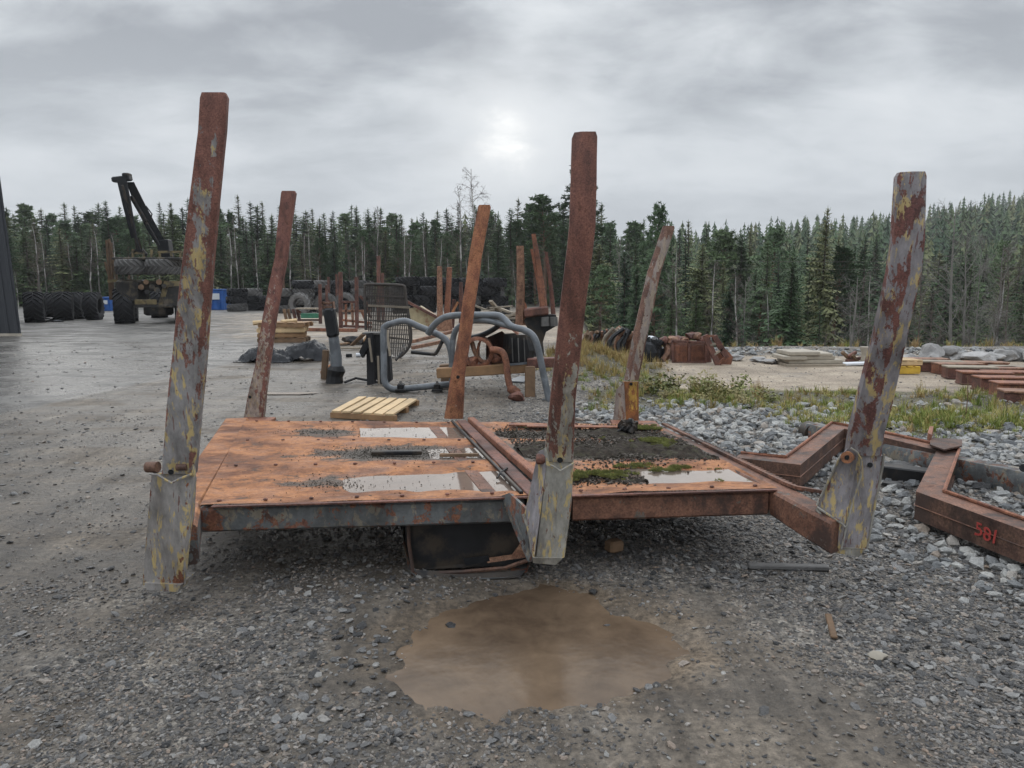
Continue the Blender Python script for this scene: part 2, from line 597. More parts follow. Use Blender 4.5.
MT['steel_dark'] = plain('oily_black_steel', (0.012, 0.012, 0.013), 0.5, 0.0, 0.5, 6, 0.4, 0.003, col2=(0.045, 0.034, 0.025), spec=.3)
MT['steel_black'] = plain('black_painted_steel', (0.013, 0.014, 0.016), 0.42, 0, 0.4, 8, 0.2, spec=.3)
MT['grey_tube'] = plain('blue_grey_painted_tube', (0.14, 0.152, 0.165), 0.4, 0, 0.25, 7, 0.15, 0.002, col2=(0.09, 0.10, 0.11))
MT['rubber'] = plain('black_rubber', (0.022, 0.022, 0.024), 0.7, 0, 0.5, 5, 0.5, 0.01, rnd=0.2, spec=.3)
MT['rubber_grey'] = plain('dusty_grey_rubber', (0.12, 0.115, 0.11), 0.8, 0, 0.35, 5, 0.5, 0.01, rnd=0.35)
MT['wood_new'] = plain('fresh_pale_wood', (0.54, 0.39, 0.22), 0.75, 0, 0.2, 4, 0.3, 0.002, rnd=0.14)
MT['wood_wet'] = plain('wet_orange_brown_wood', (0.25, 0.145, 0.07), 0.7, 0, 0.3, 6, 0.3, 0.002, rnd=0.15)
MT['wood_old'] = plain('weathered_brown_wood', (0.17, 0.105, 0.06), 0.8, 0, 0.35, 7, 0.4, 0.004, rnd=0.3)
MT['wood_grey'] = plain('weathered_grey_wood', (0.26, 0.22, 0.17), 0.85, 0, 0.3, 7, 0.4, 0.004, rnd=0.35)
MT['tarp'] = plain('wet_black_plastic_sheet', (0.016, 0.017, 0.02), 0.27, 0, 0.4, 3, 0.3, 0.01, spec=0.22)
MT['blue'] = plain('blue_plastic', (0.02, 0.10, 0.34), 0.45, 0, 0.25, 3, 0.1)
MT['white'] = plain('white_label', (0.6, 0.62, 0.65), 0.5, 0, 0.1, 3, 0.1)
MT['green'] = plain('green_painted_steel', (0.035, 0.17, 0.10), 0.5, 0, 0.3, 3, 0.2)
MT['cream'] = plain('cream_painted_sheet', (0.40, 0.34, 0.21), 0.6, 0, 0.25, 5, 0.3, 0.003, col2=(0.25, 0.13, 0.07))
MT['machine'] = plain('muddy_black_machine_paint', (0.03, 0.028, 0.026), 0.6, 0, 0.5, 4, 0.4, 0.006, col2=(0.10, 0.08, 0.055))
MT['machine_tan'] = plain('muddy_tan_machine_paint', (0.20, 0.155, 0.075), 0.6, 0, 0.35, 5, 0.3, 0.004, col2=(0.06, 0.05, 0.04))
MT['yellow'] = plain('yellow_paint', (0.62, 0.40, 0.05), 0.5, 0, 0.2, 4)
MT['concrete'] = plain('pale_weathered_concrete', (0.36, 0.32, 0.26), 0.85, 0, 0.2, 5, 0.4, 0.006, rnd=0.15)
MT['boulder'] = plain('grey_boulder', (0.27, 0.26, 0.25), 0.8, 0, 0.4, 3, 0.6, 0.03, rnd=0.25)
MT['grille'] = plain('dark_brown_mesh_steel', (0.05, 0.042, 0.036), 0.7, 0, 0.4, 6, 0.3)
MT['cladding'] = plain('charcoal_steel_cladding', (0.030, 0.033, 0.040), 0.5, 0, 0.12, 1, 0.1)
MT['red_paint'] = plain('red_spray_paint', (0.40, 0.05, 0.04), 0.6, 0, 0.2, 20)


def stone_mat(name, stops, rough=0.6, wet=0.35):
    m, t = M(name)
    oi = t.n('ShaderNodeObjectInfo')
    c = t.ramp(oi.outputs['Random'], stops)
    co = t.coord()
    a = t.noise(co, 2.5, 5, 0.7)
    c = t.mix(1.0, c, t.ramp(a, [(0.3, 0.65), (0.7, 1.3)]), 'MULTIPLY')
    t.principled(c, t.ramp(t.noise(t.mapping(co, loc=(3, 3, 3)), 1.2, 2), [(0.35, rough - wet), (0.65, rough)]), 0, t.bump(t.noise(co, 6, 4, .7), 0.5, 0.1), 0.5)
    return m


MT['gravel'] = stone_mat('wet_mixed_gravel', [(0, (0.07, 0.07, 0.073)), (0.3, (0.125, 0.118, 0.112)), (0.55, (0.185, 0.174, 0.162)), (0.75, (0.24, 0.20, 0.165)), (0.88, (0.33, 0.315, 0.295)), (0.97, (0.34, 0.25, 0.19)), (1, (0.45, 0.43, 0.40))], 0.55, 0.25)
MT['rubble'] = stone_mat('pale_crushed_rock', [(0, (0.11, 0.115, 0.12)), (0.25, (0.21, 0.215, 0.215)), (0.55, (0.33, 0.33, 0.32)), (0.85, (0.46, 0.45, 0.42)), (1, (0.30, 0.24, 0.19))], 0.7, 0.3)
MT['shale'] = stone_mat('dark_wet_crushed_rock', [(0, (0.035, 0.035, 0.036)), (0.4, (0.095, 0.092, 0.09)), (0.75, (0.22, 0.215, 0.21)), (0.92, (0.34, 0.33, 0.31)), (1, (0.33, 0.25, 0.19))], 0.5, 0.25)


def ground_mat():
    m, t = M('wet_gravel_yard')
    co = t.coord()
    big = t.noise(co, 0.35, 6, 0.6)
    mid = t.noise(co, 2.2, 7, 0.65)
    fine = t.noise(co, 26, 6, 0.75)
    vor = t.voronoi(co, 38)
    vorc = t.voronoi(co, 38, out='Color')
    sepc = t.n('ShaderNodeSeparateColor'); t.put(sepc.inputs[0], vorc)
    # gravel: stone-to-stone variation over mud
    stones = t.ramp(sepc.outputs[0], [(0, (0.072, 0.066, 0.06)), (0.5, (0.15, 0.138, 0.124)), (0.85, (0.235, 0.213, 0.187)), (1, (0.34, 0.315, 0.28))])
    mudc = t.ramp(mid, [(0.3, (0.088, 0.074, 0.06)), (0.55, (0.158, 0.135, 0.11)), (0.75, (0.25, 0.217, 0.18))])
    gm = t.math('ADD', t.attr('gravel'), t.math('MULTIPLY', t.math('SUBTRACT', mid, 0.5), 1.6))
    gmask = t.ramp(gm, [(0.35, 0), (0.65, 1)])
    c = t.mix(gmask, mudc, stones)
    # smooth wet apron on the left
    am = t.ramp(t.math('ADD', t.attr('asphalt'), t.math('MULTIPLY', t.math('SUBTRACT', fine, 0.5), 0.25)), [(0.4, 0), (0.6, 1)])
    asp = t.ramp(mid, [(0.3, (0.095, 0.092, 0.09)), (0.7, (0.175, 0.167, 0.155))])
    c = t.mix(am, c, asp)
    # sand track
    sm = t.ramp(t.math('ADD', t.attr('sand'), t.math('MULTIPLY', t.math('SUBTRACT', mid, 0.5), 0.9)), [(0.4, 0), (0.65, 1)])
    sand = t.ramp(t.noise(t.mapping(co, scale=(0.6, 1.1, 1)), 1.6, 8, 0.68), [(0.3, (0.16, 0.125, 0.095)), (0.5, (0.27, 0.22, 0.165)), (0.7, (0.37, 0.31, 0.24))])
    c = t.mix(sm, c, sand)
    # earth under the vegetation
    vm_ = t.ramp(t.math('ADD', t.attr('soil'), t.math('MULTIPLY', t.math('SUBTRACT', mid, 0.5), 1.0)), [(0.4, 0), (0.65, 1)])
    soil = t.ramp(fine, [(0.3, (0.05, 0.045, 0.025)), (0.7, (0.13, 0.115, 0.055))])
    c = t.mix(vm_, c, soil)
    # forest floor
    fm = t.attr('forest')
    c = t.mix(fm, c, t.ramp(mid, [(0.3, (0.022, 0.026, 0.014)), (0.7, (0.05, 0.05, 0.026))]))
    # silt ring round the puddle
    c = t.mix(t.attr('silt'), c, t.ramp(fine, [(0.3, (0.105, 0.080, 0.056)), (0.7, (0.165, 0.13, 0.095))]))
    c = t.mix(1.0, c, t.ramp(big, [(0.35, (0.70, 0.69, 0.67)), (0.65, (1.2, 1.2, 1.2))]), 'MULTIPLY')
    c = t.mix(1.0, c, t.ramp(fine, [(0.32, 0.45), (0.5, 1.0), (0.68, 1.6)]), 'MULTIPLY')
    # film of water lying in the low, smooth places
    wet = t.math('ADD', t.attr('wet'), t.math('MULTIPLY', t.math('SUBTRACT', t.noise(t.mapping(co, scale=(0.55, 1.3, 1), rot=(0, 0, R(20))), 1.1, 8, 0.62), 0.5), 3.0))
    wr = t.ramp(wet, [(0.25, 0.8), (0.55, 0.48), (0.85, 0.26)])
    dark = t.ramp(wet, [(0.15, 1.12), (0.75, 0.62)])
    trk = t.noise(t.mapping(co, scale=(2.6, 0.22, 1), rot=(0, 0, R(-24))), 1.4, 6, 0.65, 0.4)
    c = t.mix(1.0, c, t.mix(t.math('MULTIPLY', sm, 0.75), t.ramp(trk, [(0.36, (0.60, 0.57, 0.53)), (0.5, (1, .98, .95)), (0.64, (1.25, 1.21, 1.15))]), (1, 1, 1)), 'MULTIPLY')
    c = t.mix(1.0, c, dark, 'MULTIPLY')
    hgt = t.math('ADD', t.math('MULTIPLY', t.ramp(vor, [(0, 1), (0.55, 0)]), gmask), t.math('MULTIPLY', fine, 0.8))
    hgt = t.math('MULTIPLY', hgt, t.ramp(t.math('ADD', am, t.math('MULTIPLY', sm, .6)), [(0, 1), (1, 0.25)]))
    bm = t.bump(hgt, 0.95, 0.022)
    bm = t.bump(mid, 0.35, 0.05, bm)
    t.principled(c, wr, 0, bm, 0.5)
    return m


MT['ground'] = ground_mat()


def water_mat(name, c1, c2, rough=0.03, bump=0.02):
    m, t = M(name)
    co = t.coord()
    a = t.noise(co, 1.6, 6, 0.6, 0.6)
    b = t.noise(t.mapping(co, loc=(5, 5, 0)), 7, 5, 0.6, 0.8)
    c = t.ramp(t.math('ADD', t.math('MULTIPLY', a, .7), t.math('MULTIPLY', b, .3)), [(0.36, c1), (0.62, c2)])
    t.principled(c, rough, 0, t.bump(t.noise(co, 9, 2), bump, 0.01), 0.5 if rough < .1 else 0.3, IOR=1.33)
    return m


MT['puddle'] = water_mat('muddy_brown_water', (0.078, 0.053, 0.035), (0.175, 0.122, 0.08), 0.22, 0.3)
MT['deck_water'] = water_mat('rain_water_on_rust', (0.12, 0.095, 0.08), (0.20, 0.15, 0.12), 0.06, 0.03)


def deck_mat():
    m, t = M('orange_rusted_deck_plate')
    co = t.coord()
    a = t.noise(t.mapping(co, scale=(0.85, 1.15, 1)), 2.8, 8, 0.62, 0.3)
    f = t.noise(co, 60, 5, 0.7)
    c = t.ramp(a, [(0.34, (0.13, 0.062, 0.04)), (0.44, (0.27, 0.118, 0.058)), (0.54, (0.42, 0.185, 0.08)), (0.63, (0.30, 0.15, 0.09)), (0.72, (0.17, 0.095, 0.068))])
    b = t.noise(t.mapping(co, scale=(0.85, 1.2, 1), loc=(3, 8, 0)), 5, 9, 0.72)
    c = t.mix(t.ramp(b, [(0.50, 0), (0.60, 0.55), (0.72, .9)]), c, (0.13, 0.065, 0.045))
    e = t.noise(t.mapping(co, scale=(1, 1.2, 1), loc=(1, 2, 0)), 17, 7, 0.75)
    c = t.mix(t.ramp(e, [(0.52, 0), (0.66, 0.7)]), c, (0.17, 0.085, 0.06))
    c = t.mix(t.ramp(e, [(0.30, 0.5), (0.40, 0)]), c, (0.60, 0.34, 0.20))
    g = t.math('ADD', t.attr('dirt'), t.math('MULTIPLY', t.math('SUBTRACT', b, 0.5), 1.8))
    c = t.mix(t.ramp(g, [(0.36, 0), (0.50, .85), (0.7, 1)]), c, t.ramp(f, [(0.3, (0.05, 0.042, 0.036)), (0.7, (0.16, 0.14, 0.12))]))
    c = t.mix(1.0, c, t.ramp(f, [(0.3, 0.75), (0.7, 1.2)]), 'MULTIPLY')
    t.principled(c, t.ramp(b, [(0.40, 0.55), (0.62, 0.85)]), 0, t.bump(t.math('ADD', f, t.math('MULTIPLY', b, .8)), 0.5, 0.006), 0.2)
    return m


MT['deck'] = deck_mat()


def leaf_mat(name, stops, rough=0.7, trans=0.12, nscale=0.7):
    m, t = M(name)
    oi = t.n('ShaderNodeObjectInfo')
    co = t.coord()
    c = t.ramp(oi.outputs['Random'], stops)
    c = t.mix(1.0, c, t.ramp(t.noise(co, nscale, 4, .7), [(0.3, 0.6), (0.7, 1.45)]), 'MULTIPLY')
    t.principled(c, rough, 0, None, 0.3)
    return m


MT['spruce'] = leaf_mat('spruce_needles', [(0, (0.036, 0.072, 0.034)), (0.35, (0.065, 0.112, 0.046)), (0.7, (0.10, 0.145, 0.055)), (1, (0.17, 0.175, 0.08))])
MT['pine'] = leaf_mat('pine_needles', [(0, (0.06, 0.10, 0.045)), (0.5, (0.08, 0.13, 0.055)), (1, (0.11, 0.155, 0.07))])
MT['bark'] = plain('brown_grey_bark', (0.09, 0.07, 0.055), 0.9, 0, 0.4, 3, 0.5, 0.02)
MT['pine_bark'] = plain('orange_brown_pine_bark', (0.16, 0.095, 0.06), 0.9, 0, 0.4, 3, 0.5, 0.02)
MT['birch_bark'] = plain('pale_birch_bark', (0.42, 0.40, 0.37), 0.8, 0, 0.25, 2, 0.3, 0.01, col2=(0.12, 0.11, 0.10))
MT['twig'] = plain('bare_brown_twigs', (0.12, 0.095, 0.08), 0.9, 0, 0.3, 2)
MT['twig_grey'] = plain('bare_grey_branches', (0.20, 0.185, 0.165), 0.9, 0, 0.3, 2)
MT['grass'] = leaf_mat('yellow_green_grass', [(0, (0.14, 0.19, 0.04)), (0.5, (0.24, 0.27, 0.06)), (0.8, (0.36, 0.33, 0.10)), (1, (0.42, 0.33, 0.15))])
MT['grass_dry'] = leaf_mat('dry_yellow_grass', [(0, (0.28, 0.22, 0.08)), (0.6, (0.42, 0.32, 0.12)), (1, (0.30, 0.19, 0.09))])
MT['weed'] = leaf_mat('green_weed_leaves', [(0, (0.12, 0.14, 0.045)), (0.6, (0.20, 0.21, 0.075)), (1, (0.32, 0.27, 0.13))])
MT['moss'] = plain('green_moss', (0.19, 0.20, 0.055), 0.95, 0, 0.5, 30, 0.6, 0.01, rnd=.3)
MT['soil'] = plain('black_wet_soil', (0.046, 0.036, 0.028), 0.9, 0, 0.7, 30, 1.0, 0.02, col2=(0.075, 0.068, 0.045), spec=.2)

# ------------------------------------------------------------------ ground sheet (polar grid round the viewpoint)
def build_ground():
    rad = [0.0, 0.6, 1.2]
    while rad[-1] < 2200:
        k = 1.010 if rad[-1] < 12 else (1.02 if rad[-1] < 60 else 1.06)
        rad.append(rad[-1] * k + 0.001)
    rad = np.array(rad[1:])
    front = np.arange(-46, 46.01, 0.36)
    back = np.arange(50, 314, 6.0)
    ang = np.radians(np.concatenate([front, back]))
    A, Rr = np.meshgrid(ang, rad)
    X = np.sin(A) * Rr; Y = np.cos(A) * Rr
    Z = ground_h(X, Y)
    nr, na = X.shape
    vs = np.stack([X.ravel(), Y.ravel(), Z.ravel()], 1)
    c = np.array([[0, 0, float(ground_h(np.array([0.0]), np.array([0.0]))[0])]])
    vs = np.concatenate([vs, c])
    i = np.arange(nr - 1)[:, None] * na; j = np.arange(na)[None, :]; jn = (j + 1) % na
    q = np.stack([i + j, i + jn, i + na + jn, i + na + j], -1).reshape(-1, 4)[:, ::-1]
    me = bpy.data.meshes.new('ground')
    nv = len(vs); nq = len(q)
    tri = np.stack([np.full(na, nv - 1), (np.arange(na) + 1) % na, np.arange(na)], 1)
    me.vertices.add(nv); me.vertices.foreach_set('co', vs.astype(np.float32).ravel())
    me.loops.add(nq * 4 + na * 3)
    me.loops.foreach_set('vertex_index', np.concatenate([q.ravel(), tri.ravel()]).astype(np.int32))
    me.polygons.add(nq + na)
    me.polygons.foreach_set('loop_start', np.concatenate([np.arange(nq) * 4, nq * 4 + np.arange(na) * 3]).astype(np.int32))
    me.update(calc_edges=True); me.validate()
    x, y = vs[:, 0], vs[:, 1]
    m = masks(x, y)
    for k, v in m.items():
        a = me.attributes.new(k, 'FLOAT', 'POINT'); a.data.foreach_set('value', np.clip(v, 0, 1).astype(np.float32))
    me.polygons.foreach_set('use_smooth', [True] * len(me.polygons))
    me.materials.append(MT['ground'])
    o = bpy.data.objects.new('ground', me); COL.objects.link(o)
    o['kind'] = 'structure'
    return o


def masks(x, y):
    d = puddle_d(x, y)
    silt = (1 - sst(0.95, 1.25, d)) * (0.35 + 0.65 * sst(.35, .6, fbm(x * 4, y * 4, 3, 17)))
    # gravel density (also used by the scatter)
    g = 0.15 + 0.55 * fbm(x * 0.9, y * 0.9, 4, 21)
    g = g + 0.75 * sst(0.9, 1.8, x - 0.15 * (3.3 - y)) * (1 - sst(14, 18, y))             # right side
    g = g + 0.55 * sst(-0.2, 0.3, x) * sst(3.6, 4.3, y) * (1 - sst(13, 17, y))           # under / behind the frame
    g = g + 0.35 * np.exp(-(((x + 0.95) / 0.45) ** 2 + ((y - 2.9) / 0.8) ** 2))           # strip left of the puddle
    g = g - 0.65 * np.exp(-(((x - 0.95) / 0.45) ** 2 + ((y - 2.55) / 0.5) ** 2))          # mud right of the puddle
    g = g - 0.55 * np.exp(-(((x + 0.72) / 0.18) ** 2 + ((y - 3.1) / 0.6) ** 2))
    g = g - 0.8 * (1 - sst(0.9, 1.08, d))
    # driven, compacted ground on the left
    g = g - 0.40 * (1 - sst(-2.8, -1.5, x)) * sst(3.2, 4.6, y)
    # smooth apron on the far left, its edge runs from lower left to upper right
    e = (x - (-6.1)) - (y - 9.5) * (-0.02) 
    edge = -6.3 + (y - 10.0) * 0.06 + 0.5 * (fbm(y * 0.3, y * 0.1, 2, 3) - 0.5)
    asph = (1 - sst(-0.6, 0.6, x - edge)) * sst(7.5, 10, y)
    asph = np.maximum(asph, sst(22, 30, y) * (1 - sst(-4.5, -1.5, x + 0.1 * y)) * 0.8)
    g = g * (1 - 0.85 * asph)
    # sand track crossing on the right
    sand = sst(1.2, 3.0, x - 0.10 * (y - 8)) * sst(10.6, 11.4, y + 0.10 * (x - 4)) * (1 - sst(16.5, 17.8, y - 0.03 * x))
    sand = np.maximum(sand, 0.62 * sst(17, 24, y) * (1 - sst(40, 62, y)) * (1 - sst(-0.5, 2.5, x - 0.08 * y)) * sst(-0.62, -0.28, x / np.maximum(y, 1)))
    g = g * (1 - sand)
    # vegetation strip between rubble and track, and the bank behind
    soil = sst(0.5, 1.4, x - 0.08 * (y - 8)) * sst(8.6, 9.6, y + 0.12 * (x - 3)) * (1 - sst(10.9, 11.8, y + 0.10 * (x - 4)))
    soil = np.maximum(soil, 1.3 * np.exp(-(((x - 1.9) / 1.1) ** 2 + ((y - 14.8) / 2.4) ** 2)))
    soil = np.maximum(soil, sst(2.6, 3.4, x) * np.exp(-((y - 7.9 + 0.2 * (x - 4)) / 0.9) ** 2) * 0.9)
    forest = np.maximum(sst(56, 66, y), sst(20.5, 24, y) * sst(-0.5, 1.5, x - 0.09 * y))
    forest = np.maximum(forest, sst(60, 75, np.hypot(x, y)))
    # wetness: sheets of water on the left, by the frame and lower centre
    wt = 0.25 + 0.42 * (1 - sst(-3, -0.8, x)) * (1 - sst(14, 26, y))
    wt = wt + 0.55 * np.exp(-(((x + 1.0) / 0.75) ** 2 + ((y - 4.6) / 0.9) ** 2))
    wt = wt + 0.35 * np.exp(-(((x - 0.9) / 0.8) ** 2 + ((y - 5.0) / 0.7) ** 2))
    wt = wt + 0.25 * np.exp(-(((x - 0.9) / 0.6) ** 2 + ((y - 2.7) / 0.5) ** 2))
    wt = wt + 0.45 * np.exp(-((x / 1.9) ** 4 + ((y - 4.7) / 0.9) ** 2))
    wt = wt * (1 - 0.9 * sand) + 0.2 * asph
    return dict(gravel=g, asphalt=asph, sand=sand, soil=soil, forest=forest, silt=silt, wet=wt)


ground = build_ground()

# muddy puddle
m = MB()
m.grid(lambda u, v: (PUD[0] - 1.25 + 2.5 * u, PUD[1] - 1.15 + 2.3 * v, -0.021), 6, 6)
pud = m.build('puddle_water', MT['puddle'])
tag(pud, kind='structure')

# ---------------------------------------------------------------- loose stones
def stone_meshes(name, mat, n, sub=1, flat=0.55):
    out = []
    for i in range(n):
        mb = MB()
        add_blob(mb, (0, 0, 0), (1, random.uniform(0.6, 0.9), random.uniform(flat * 0.7, flat * 1.2)), 100 + i * 7 + n, sub, 0.5)
        out.append(mb.mesh(name, mat, smooth=False, fix=False))
    return out


def scatter_stones(name, n, xr, yr, size, dens, protos, sink=0.25, expo=2.4, seed=1, zoff=0.0):
    r = np.random.default_rng(seed)
    # sample evenly per unit of picture depth so that far strips are not starved
    y = yr[0] * (yr[1] / yr[0]) ** r.random(n)
    x = (xr[0] + (xr[1] - xr[0]) * r.random(n)) * y
    keep = r.random(n) < dens(x, y)
    x, y = x[keep], y[keep]
    s = size[0] + (size[1] - size[0]) * r.random(len(x)) ** expo
    s = s * (0.85 + 0.06 * y)
    z = ground_h(x, y) + s * (0.35 - sink) + zoff
    scl = np.stack([s * r.uniform(.8, 1.2, len(x)), s * r.uniform(.8, 1.2, len(x)), s * r.uniform(.7, 1.2, len(x))], 1)
    rot = np.stack([r.normal(0, .28, len(x)), r.normal(0, .28, len(x)), r.uniform(0, 6.28, len(x))], 1)
    return scatter(name, np.stack([x, y, z], 1), scl, rot, r.integers(0, len(protos), len(x)), protos)


def dens_gravel(x, y):
    g = masks(x, y)
    dd = np.clip((g['gravel'] + (fbm(x * 4, y * 4, 3, 77) - 0.5) * 0.9 - 0.16) * 1.6, 0.06, 1)
    dd = dd * (1 - 0.93 * (puddle_d(x, y) < 0.93) * (fbm(x * 5, y * 5, 2, 31) < 0.60))
    rub = sst(1.6, 2.4, x - (6.2 - y) * 0.25) * sst(4.9, 6.0, y) * (1 - sst(10, 11, y))
    return dd * (1 - 0.5 * g['soil']) * (1 - 0.3 * rub)


GP = stone_meshes('gravel_stone', MT['gravel'], 7, 1)
SP_ = stone_meshes('shale_stone', MT['shale'], 6, 1, 0.4)
RP = stone_meshes('rubble_stone', MT['rubble'], 8, 1, 0.6)
scatter_stones('gravel', 190000, (-0.78, 0.78), (2.0, 9.5), (0.0035, 0.016), dens_gravel, GP, seed=11)
scatter_stones('gravel_far', 60000, (-0.75, 0.75), (7.5, 22), (0.006, 0.022), lambda x, y: dens_gravel(x, y) * 0.8, GP, seed=12)
def dens_shale(x, y):
    a = sst(1.2, 2.0, x - 0.2 * (3.5 - y)) * (1 - sst(8, 9, y))
    b = sst(0.1, 0.5, x) * sst(3.7, 4.1, y) * (1 - sst(8, 9, y)) * (0.4 + 0.6 * (fbm(x * 3, y * 3, 2, 4) > 0.45))
    c = 0.05 + 0.3 * np.exp(-(((x + 0.8) / 0.35) ** 2 + ((y - 3.2) / 0.9) ** 2))
    return np.clip(np.maximum(np.maximum(a * 0.85, b), c), 0, 1) * np.where(puddle_d(x, y) < 0.95, 0.06, 1)
scatter_stones('crushed_rock', 44000, (-0.75, 0.78), (2.2, 9), (0.006, 0.030), dens_shale, SP_, seed=13, sink=0.2)


def dens_rubble(x, y):
    a = sst(1.0, 1.7, x - 0.25 * (7.5 - y)) * sst(5.9, 6.8, y + 0.12 * x) * (1 - sst(9.2, 10.2, y + 0.18 * (x - 2.5)))
    a = a * (1 - 0.85 * sst(3.3, 4.2, x) * sst(7.2, 7.8, y))
    b = 0.28 * sst(2.0, 2.8, x) * sst(3.2, 4.3, y) * (1 - sst(6, 7, y))
    c = 0.10 * sst(0.0, .6, x) * sst(5.5, 6.5, y) * (1 - sst(9, 11, y))
    d = 0.75 * sst(3.0, 5.0, x) * sst(16.9, 17.6, y) * (1 - sst(18.6, 19.4, y))
    return np.clip(a + b + c + d, 0, 1)


scatter_stones('rubble', 30000, (-0.05, 0.80), (3.0, 20), (0.013, 0.060), dens_rubble, RP, seed=14, sink=0.1, expo=2.0)

# the larger stones, one by one, children of the ground
rs = random.Random(5)
big = []
cand = 0
bigmeshes = {}
bigproto = [ (MT['rubble'], 40 + i) for i in range(6) ] + [ (MT['shale'], 60 + i) for i in range(3) ]
for mt, sd_ in bigproto:
    mb = MB(); add_blob(mb, (0, 0, 0), (1, rs.uniform(.6, .85), rs.uniform(.38, .6)), sd_, 2, 0.55)
    bigmeshes[sd_] = mb.mesh('stone', mt)
def add_stone(x, y, s, sd_=None, mesh=None, rz=None):
    me = mesh or bigmeshes[rs.choice(list(bigmeshes)) if sd_ is None else sd_]
    o = bpy.data.objects.new('stone', me)
    o.scale = (s * rs.uniform(.85, 1.2), s * rs.uniform(.85, 1.2), s * rs.uniform(.8, 1.15))
    o.location = (x, y, gh(x, y) + s * 0.12)
    o.rotation_euler = (rs.gauss(0, .2), rs.gauss(0, .2), rs.uniform(0, 6.28) if rz is None else rz)
    COL.objects.link(o); o.parent = ground
    return o
n = 0
while n < 250:
    y = 3.4 * (11.0 / 3.4) ** rs.random(); x = rs.uniform(-0.1, 0.78) * y
    dd = float(dens_rubble(np.array([x]), np.array([y]))[0])
    if rs.random() < dd:
        add_stone(x, y, rs.uniform(0.03, 0.055) * (0.7 + 0.07 * y)); n += 1
# named big rocks seen round the bent beams
for px, py, s, k in ((903, 468, .12, 60), (893, 487, .10, 61), (888, 503, .085, 62), (920, 517, .085, 40), (912, 476, .09, 41), (905, 497, .07, 42),
                     (980, 508 - 20, .08, 61), (1000, 497, .09, 43), (960, 476, .07, 60), (1008, 560, .10, 44), (985, 590, .05, 40), (878, 656, .04, 41),
                     (600, 556, .055, 62), (452, 628, .045, 61), (990, 438, .10, 43), (1010, 446, .09, 42), (962, 440, .08, 45), (738, 437, .07, 45),
                     (655, 392, .12, 43), (628, 385, .11, 45), (690, 405, .09, 41), (716, 420, .08, 42), (730, 411, .09, 40), (770, 432, .08, 43)):
    p = on_ground(px, py); add_stone(p.x, p.y, s, k)

# ================================================================== THE LOADING FRAME (main subject)
NL = Vector((at_y(200, 505, 3.88)));  NR = Vector((at_y(778, 488, 4.05)))
FL = Vector((at_y(245, 420, 6.25)));  FR = Vector((at_y(652, 424, 6.25)))


def dk(u, v, dz=0.0):
    p = (NL * (1 - u) + NR * u) * (1 - v) + (FL * (1 - u) + FR * u) * v
    return Vector((p.x, p.y, p.z + dz))


frame = thing('loading_frame', 'rusty steel loading frame on the wet gravel, flat orange deck between six tall leaning stakes', 'loading frame', (dk(.5, .5).x, dk(.5, .5).y, 0))
UM0, UM1 = 0.588, 0.545          # middle bunk along the near and the far edge
VR = [0.0, 0.345, 0.66, 1.0]     # raised ribs between the trays


def um(v): return UM0 * (1 - v) + UM1 * v


def tray_profile(v):
    """0 on a rib, 1 in the middle of a tray"""
    best = 9
    for r in VR: best = min(best, abs(v - r))
    return float(sst(0.03, 0.17, best)) * 0.75 + float(sst(0.03, 0.07, best)) * .25


def deck_sheet(u0, u1, slope, seed, nu, nv, lift=0.0):
    def f(a, b):
        v = b
        u = u0(v) * (1 - a) + u1(v) * a
        t = tray_profile(v)
        edge = min(a, 1 - a)
        e = float(sst(0, 0.03, edge))
        z = lift - 0.028 * t * e * slope(a)
        p = dk(u, v)
        z += (float(fbm(p.x * 2.6 + seed, p.y * 4, 3, 2)) - 0.5) * 0.016 + (vnoise(p.x * 9 + seed, p.y * 9) - 0.5) * 0.004
        return (p.x, p.y, p.z + float(z))
    mb = MB(); mb.grid(f, nu, nv)
    return mb


def set_dirt(o, fn):
    me = o.data
    co = np.empty(len(me.vertices) * 3, np.float32); me.vertices.foreach_get('co', co)
    co = co.reshape(-1, 3) + np.array(wloc(frame))[None, :]
    a = me.attributes.new('dirt', 'FLOAT', 'POINT')
    a.data.foreach_set('value', fn(co).astype(np.float32))


def uv_of(co):
    # approximate inverse of dk for attribute painting
    v = (co[:, 1] - (NL.y + NR.y) / 2) / (FL.y - (NL.y + NR.y) / 2)
    xl = NL.x * (1 - v) + FL.x * v; xr = NR.x * (1 - v) + FR.x * v
    u = (co[:, 0] - xl) / (xr - xl)
    v = (co[:, 1] - (NL.y * (1 - u) + NR.y * u)) / (FL.y - (NL.y * (1 - u) + NR.y * u))
    return u, v


left_deck = deck_sheet(lambda v: 0.0, lambda v: um(v) - 0.014, lambda a: 0.45 + 0.95 * a ** 1.2, 1, 120, 150)
o = left_deck.build('deck_plate', MT['deck'], frame, smooth=True, fix=False)
tag(o, 'orange rusted deck plate with rain water in its trays')


def dirt_l(co):
    u, v = uv_of(co)
    g = 0.20 + 0.85 * np.exp(-(((u - 0.34) / 0.14) ** 2 + ((v - 0.50) / 0.085) ** 2)) + 0.5 * np.exp(-(((u - 0.20) / 0.08) ** 2 + ((v - 0.83) / 0.07) ** 2)) \
        + 0.42 * np.exp(-(((u - 0.23) / 0.10) ** 2 + ((v - 0.19) / 0.06) ** 2)) + 0.35 * np.exp(-(((u - 0.47) / 0.09) ** 2 + ((v - 0.50) / 0.1) ** 2))
    return g


set_dirt(o, dirt_l)
right_deck = deck_sheet(lambda v: um(v) + 0.03, lambda v: 1.0, lambda a: 0.9, 5, 80, 150)
o = right_deck.build('deck_plate', MT['deck'], frame, smooth=True, fix=False)
tag(o, 'deck plate at the right covered in soil and moss')


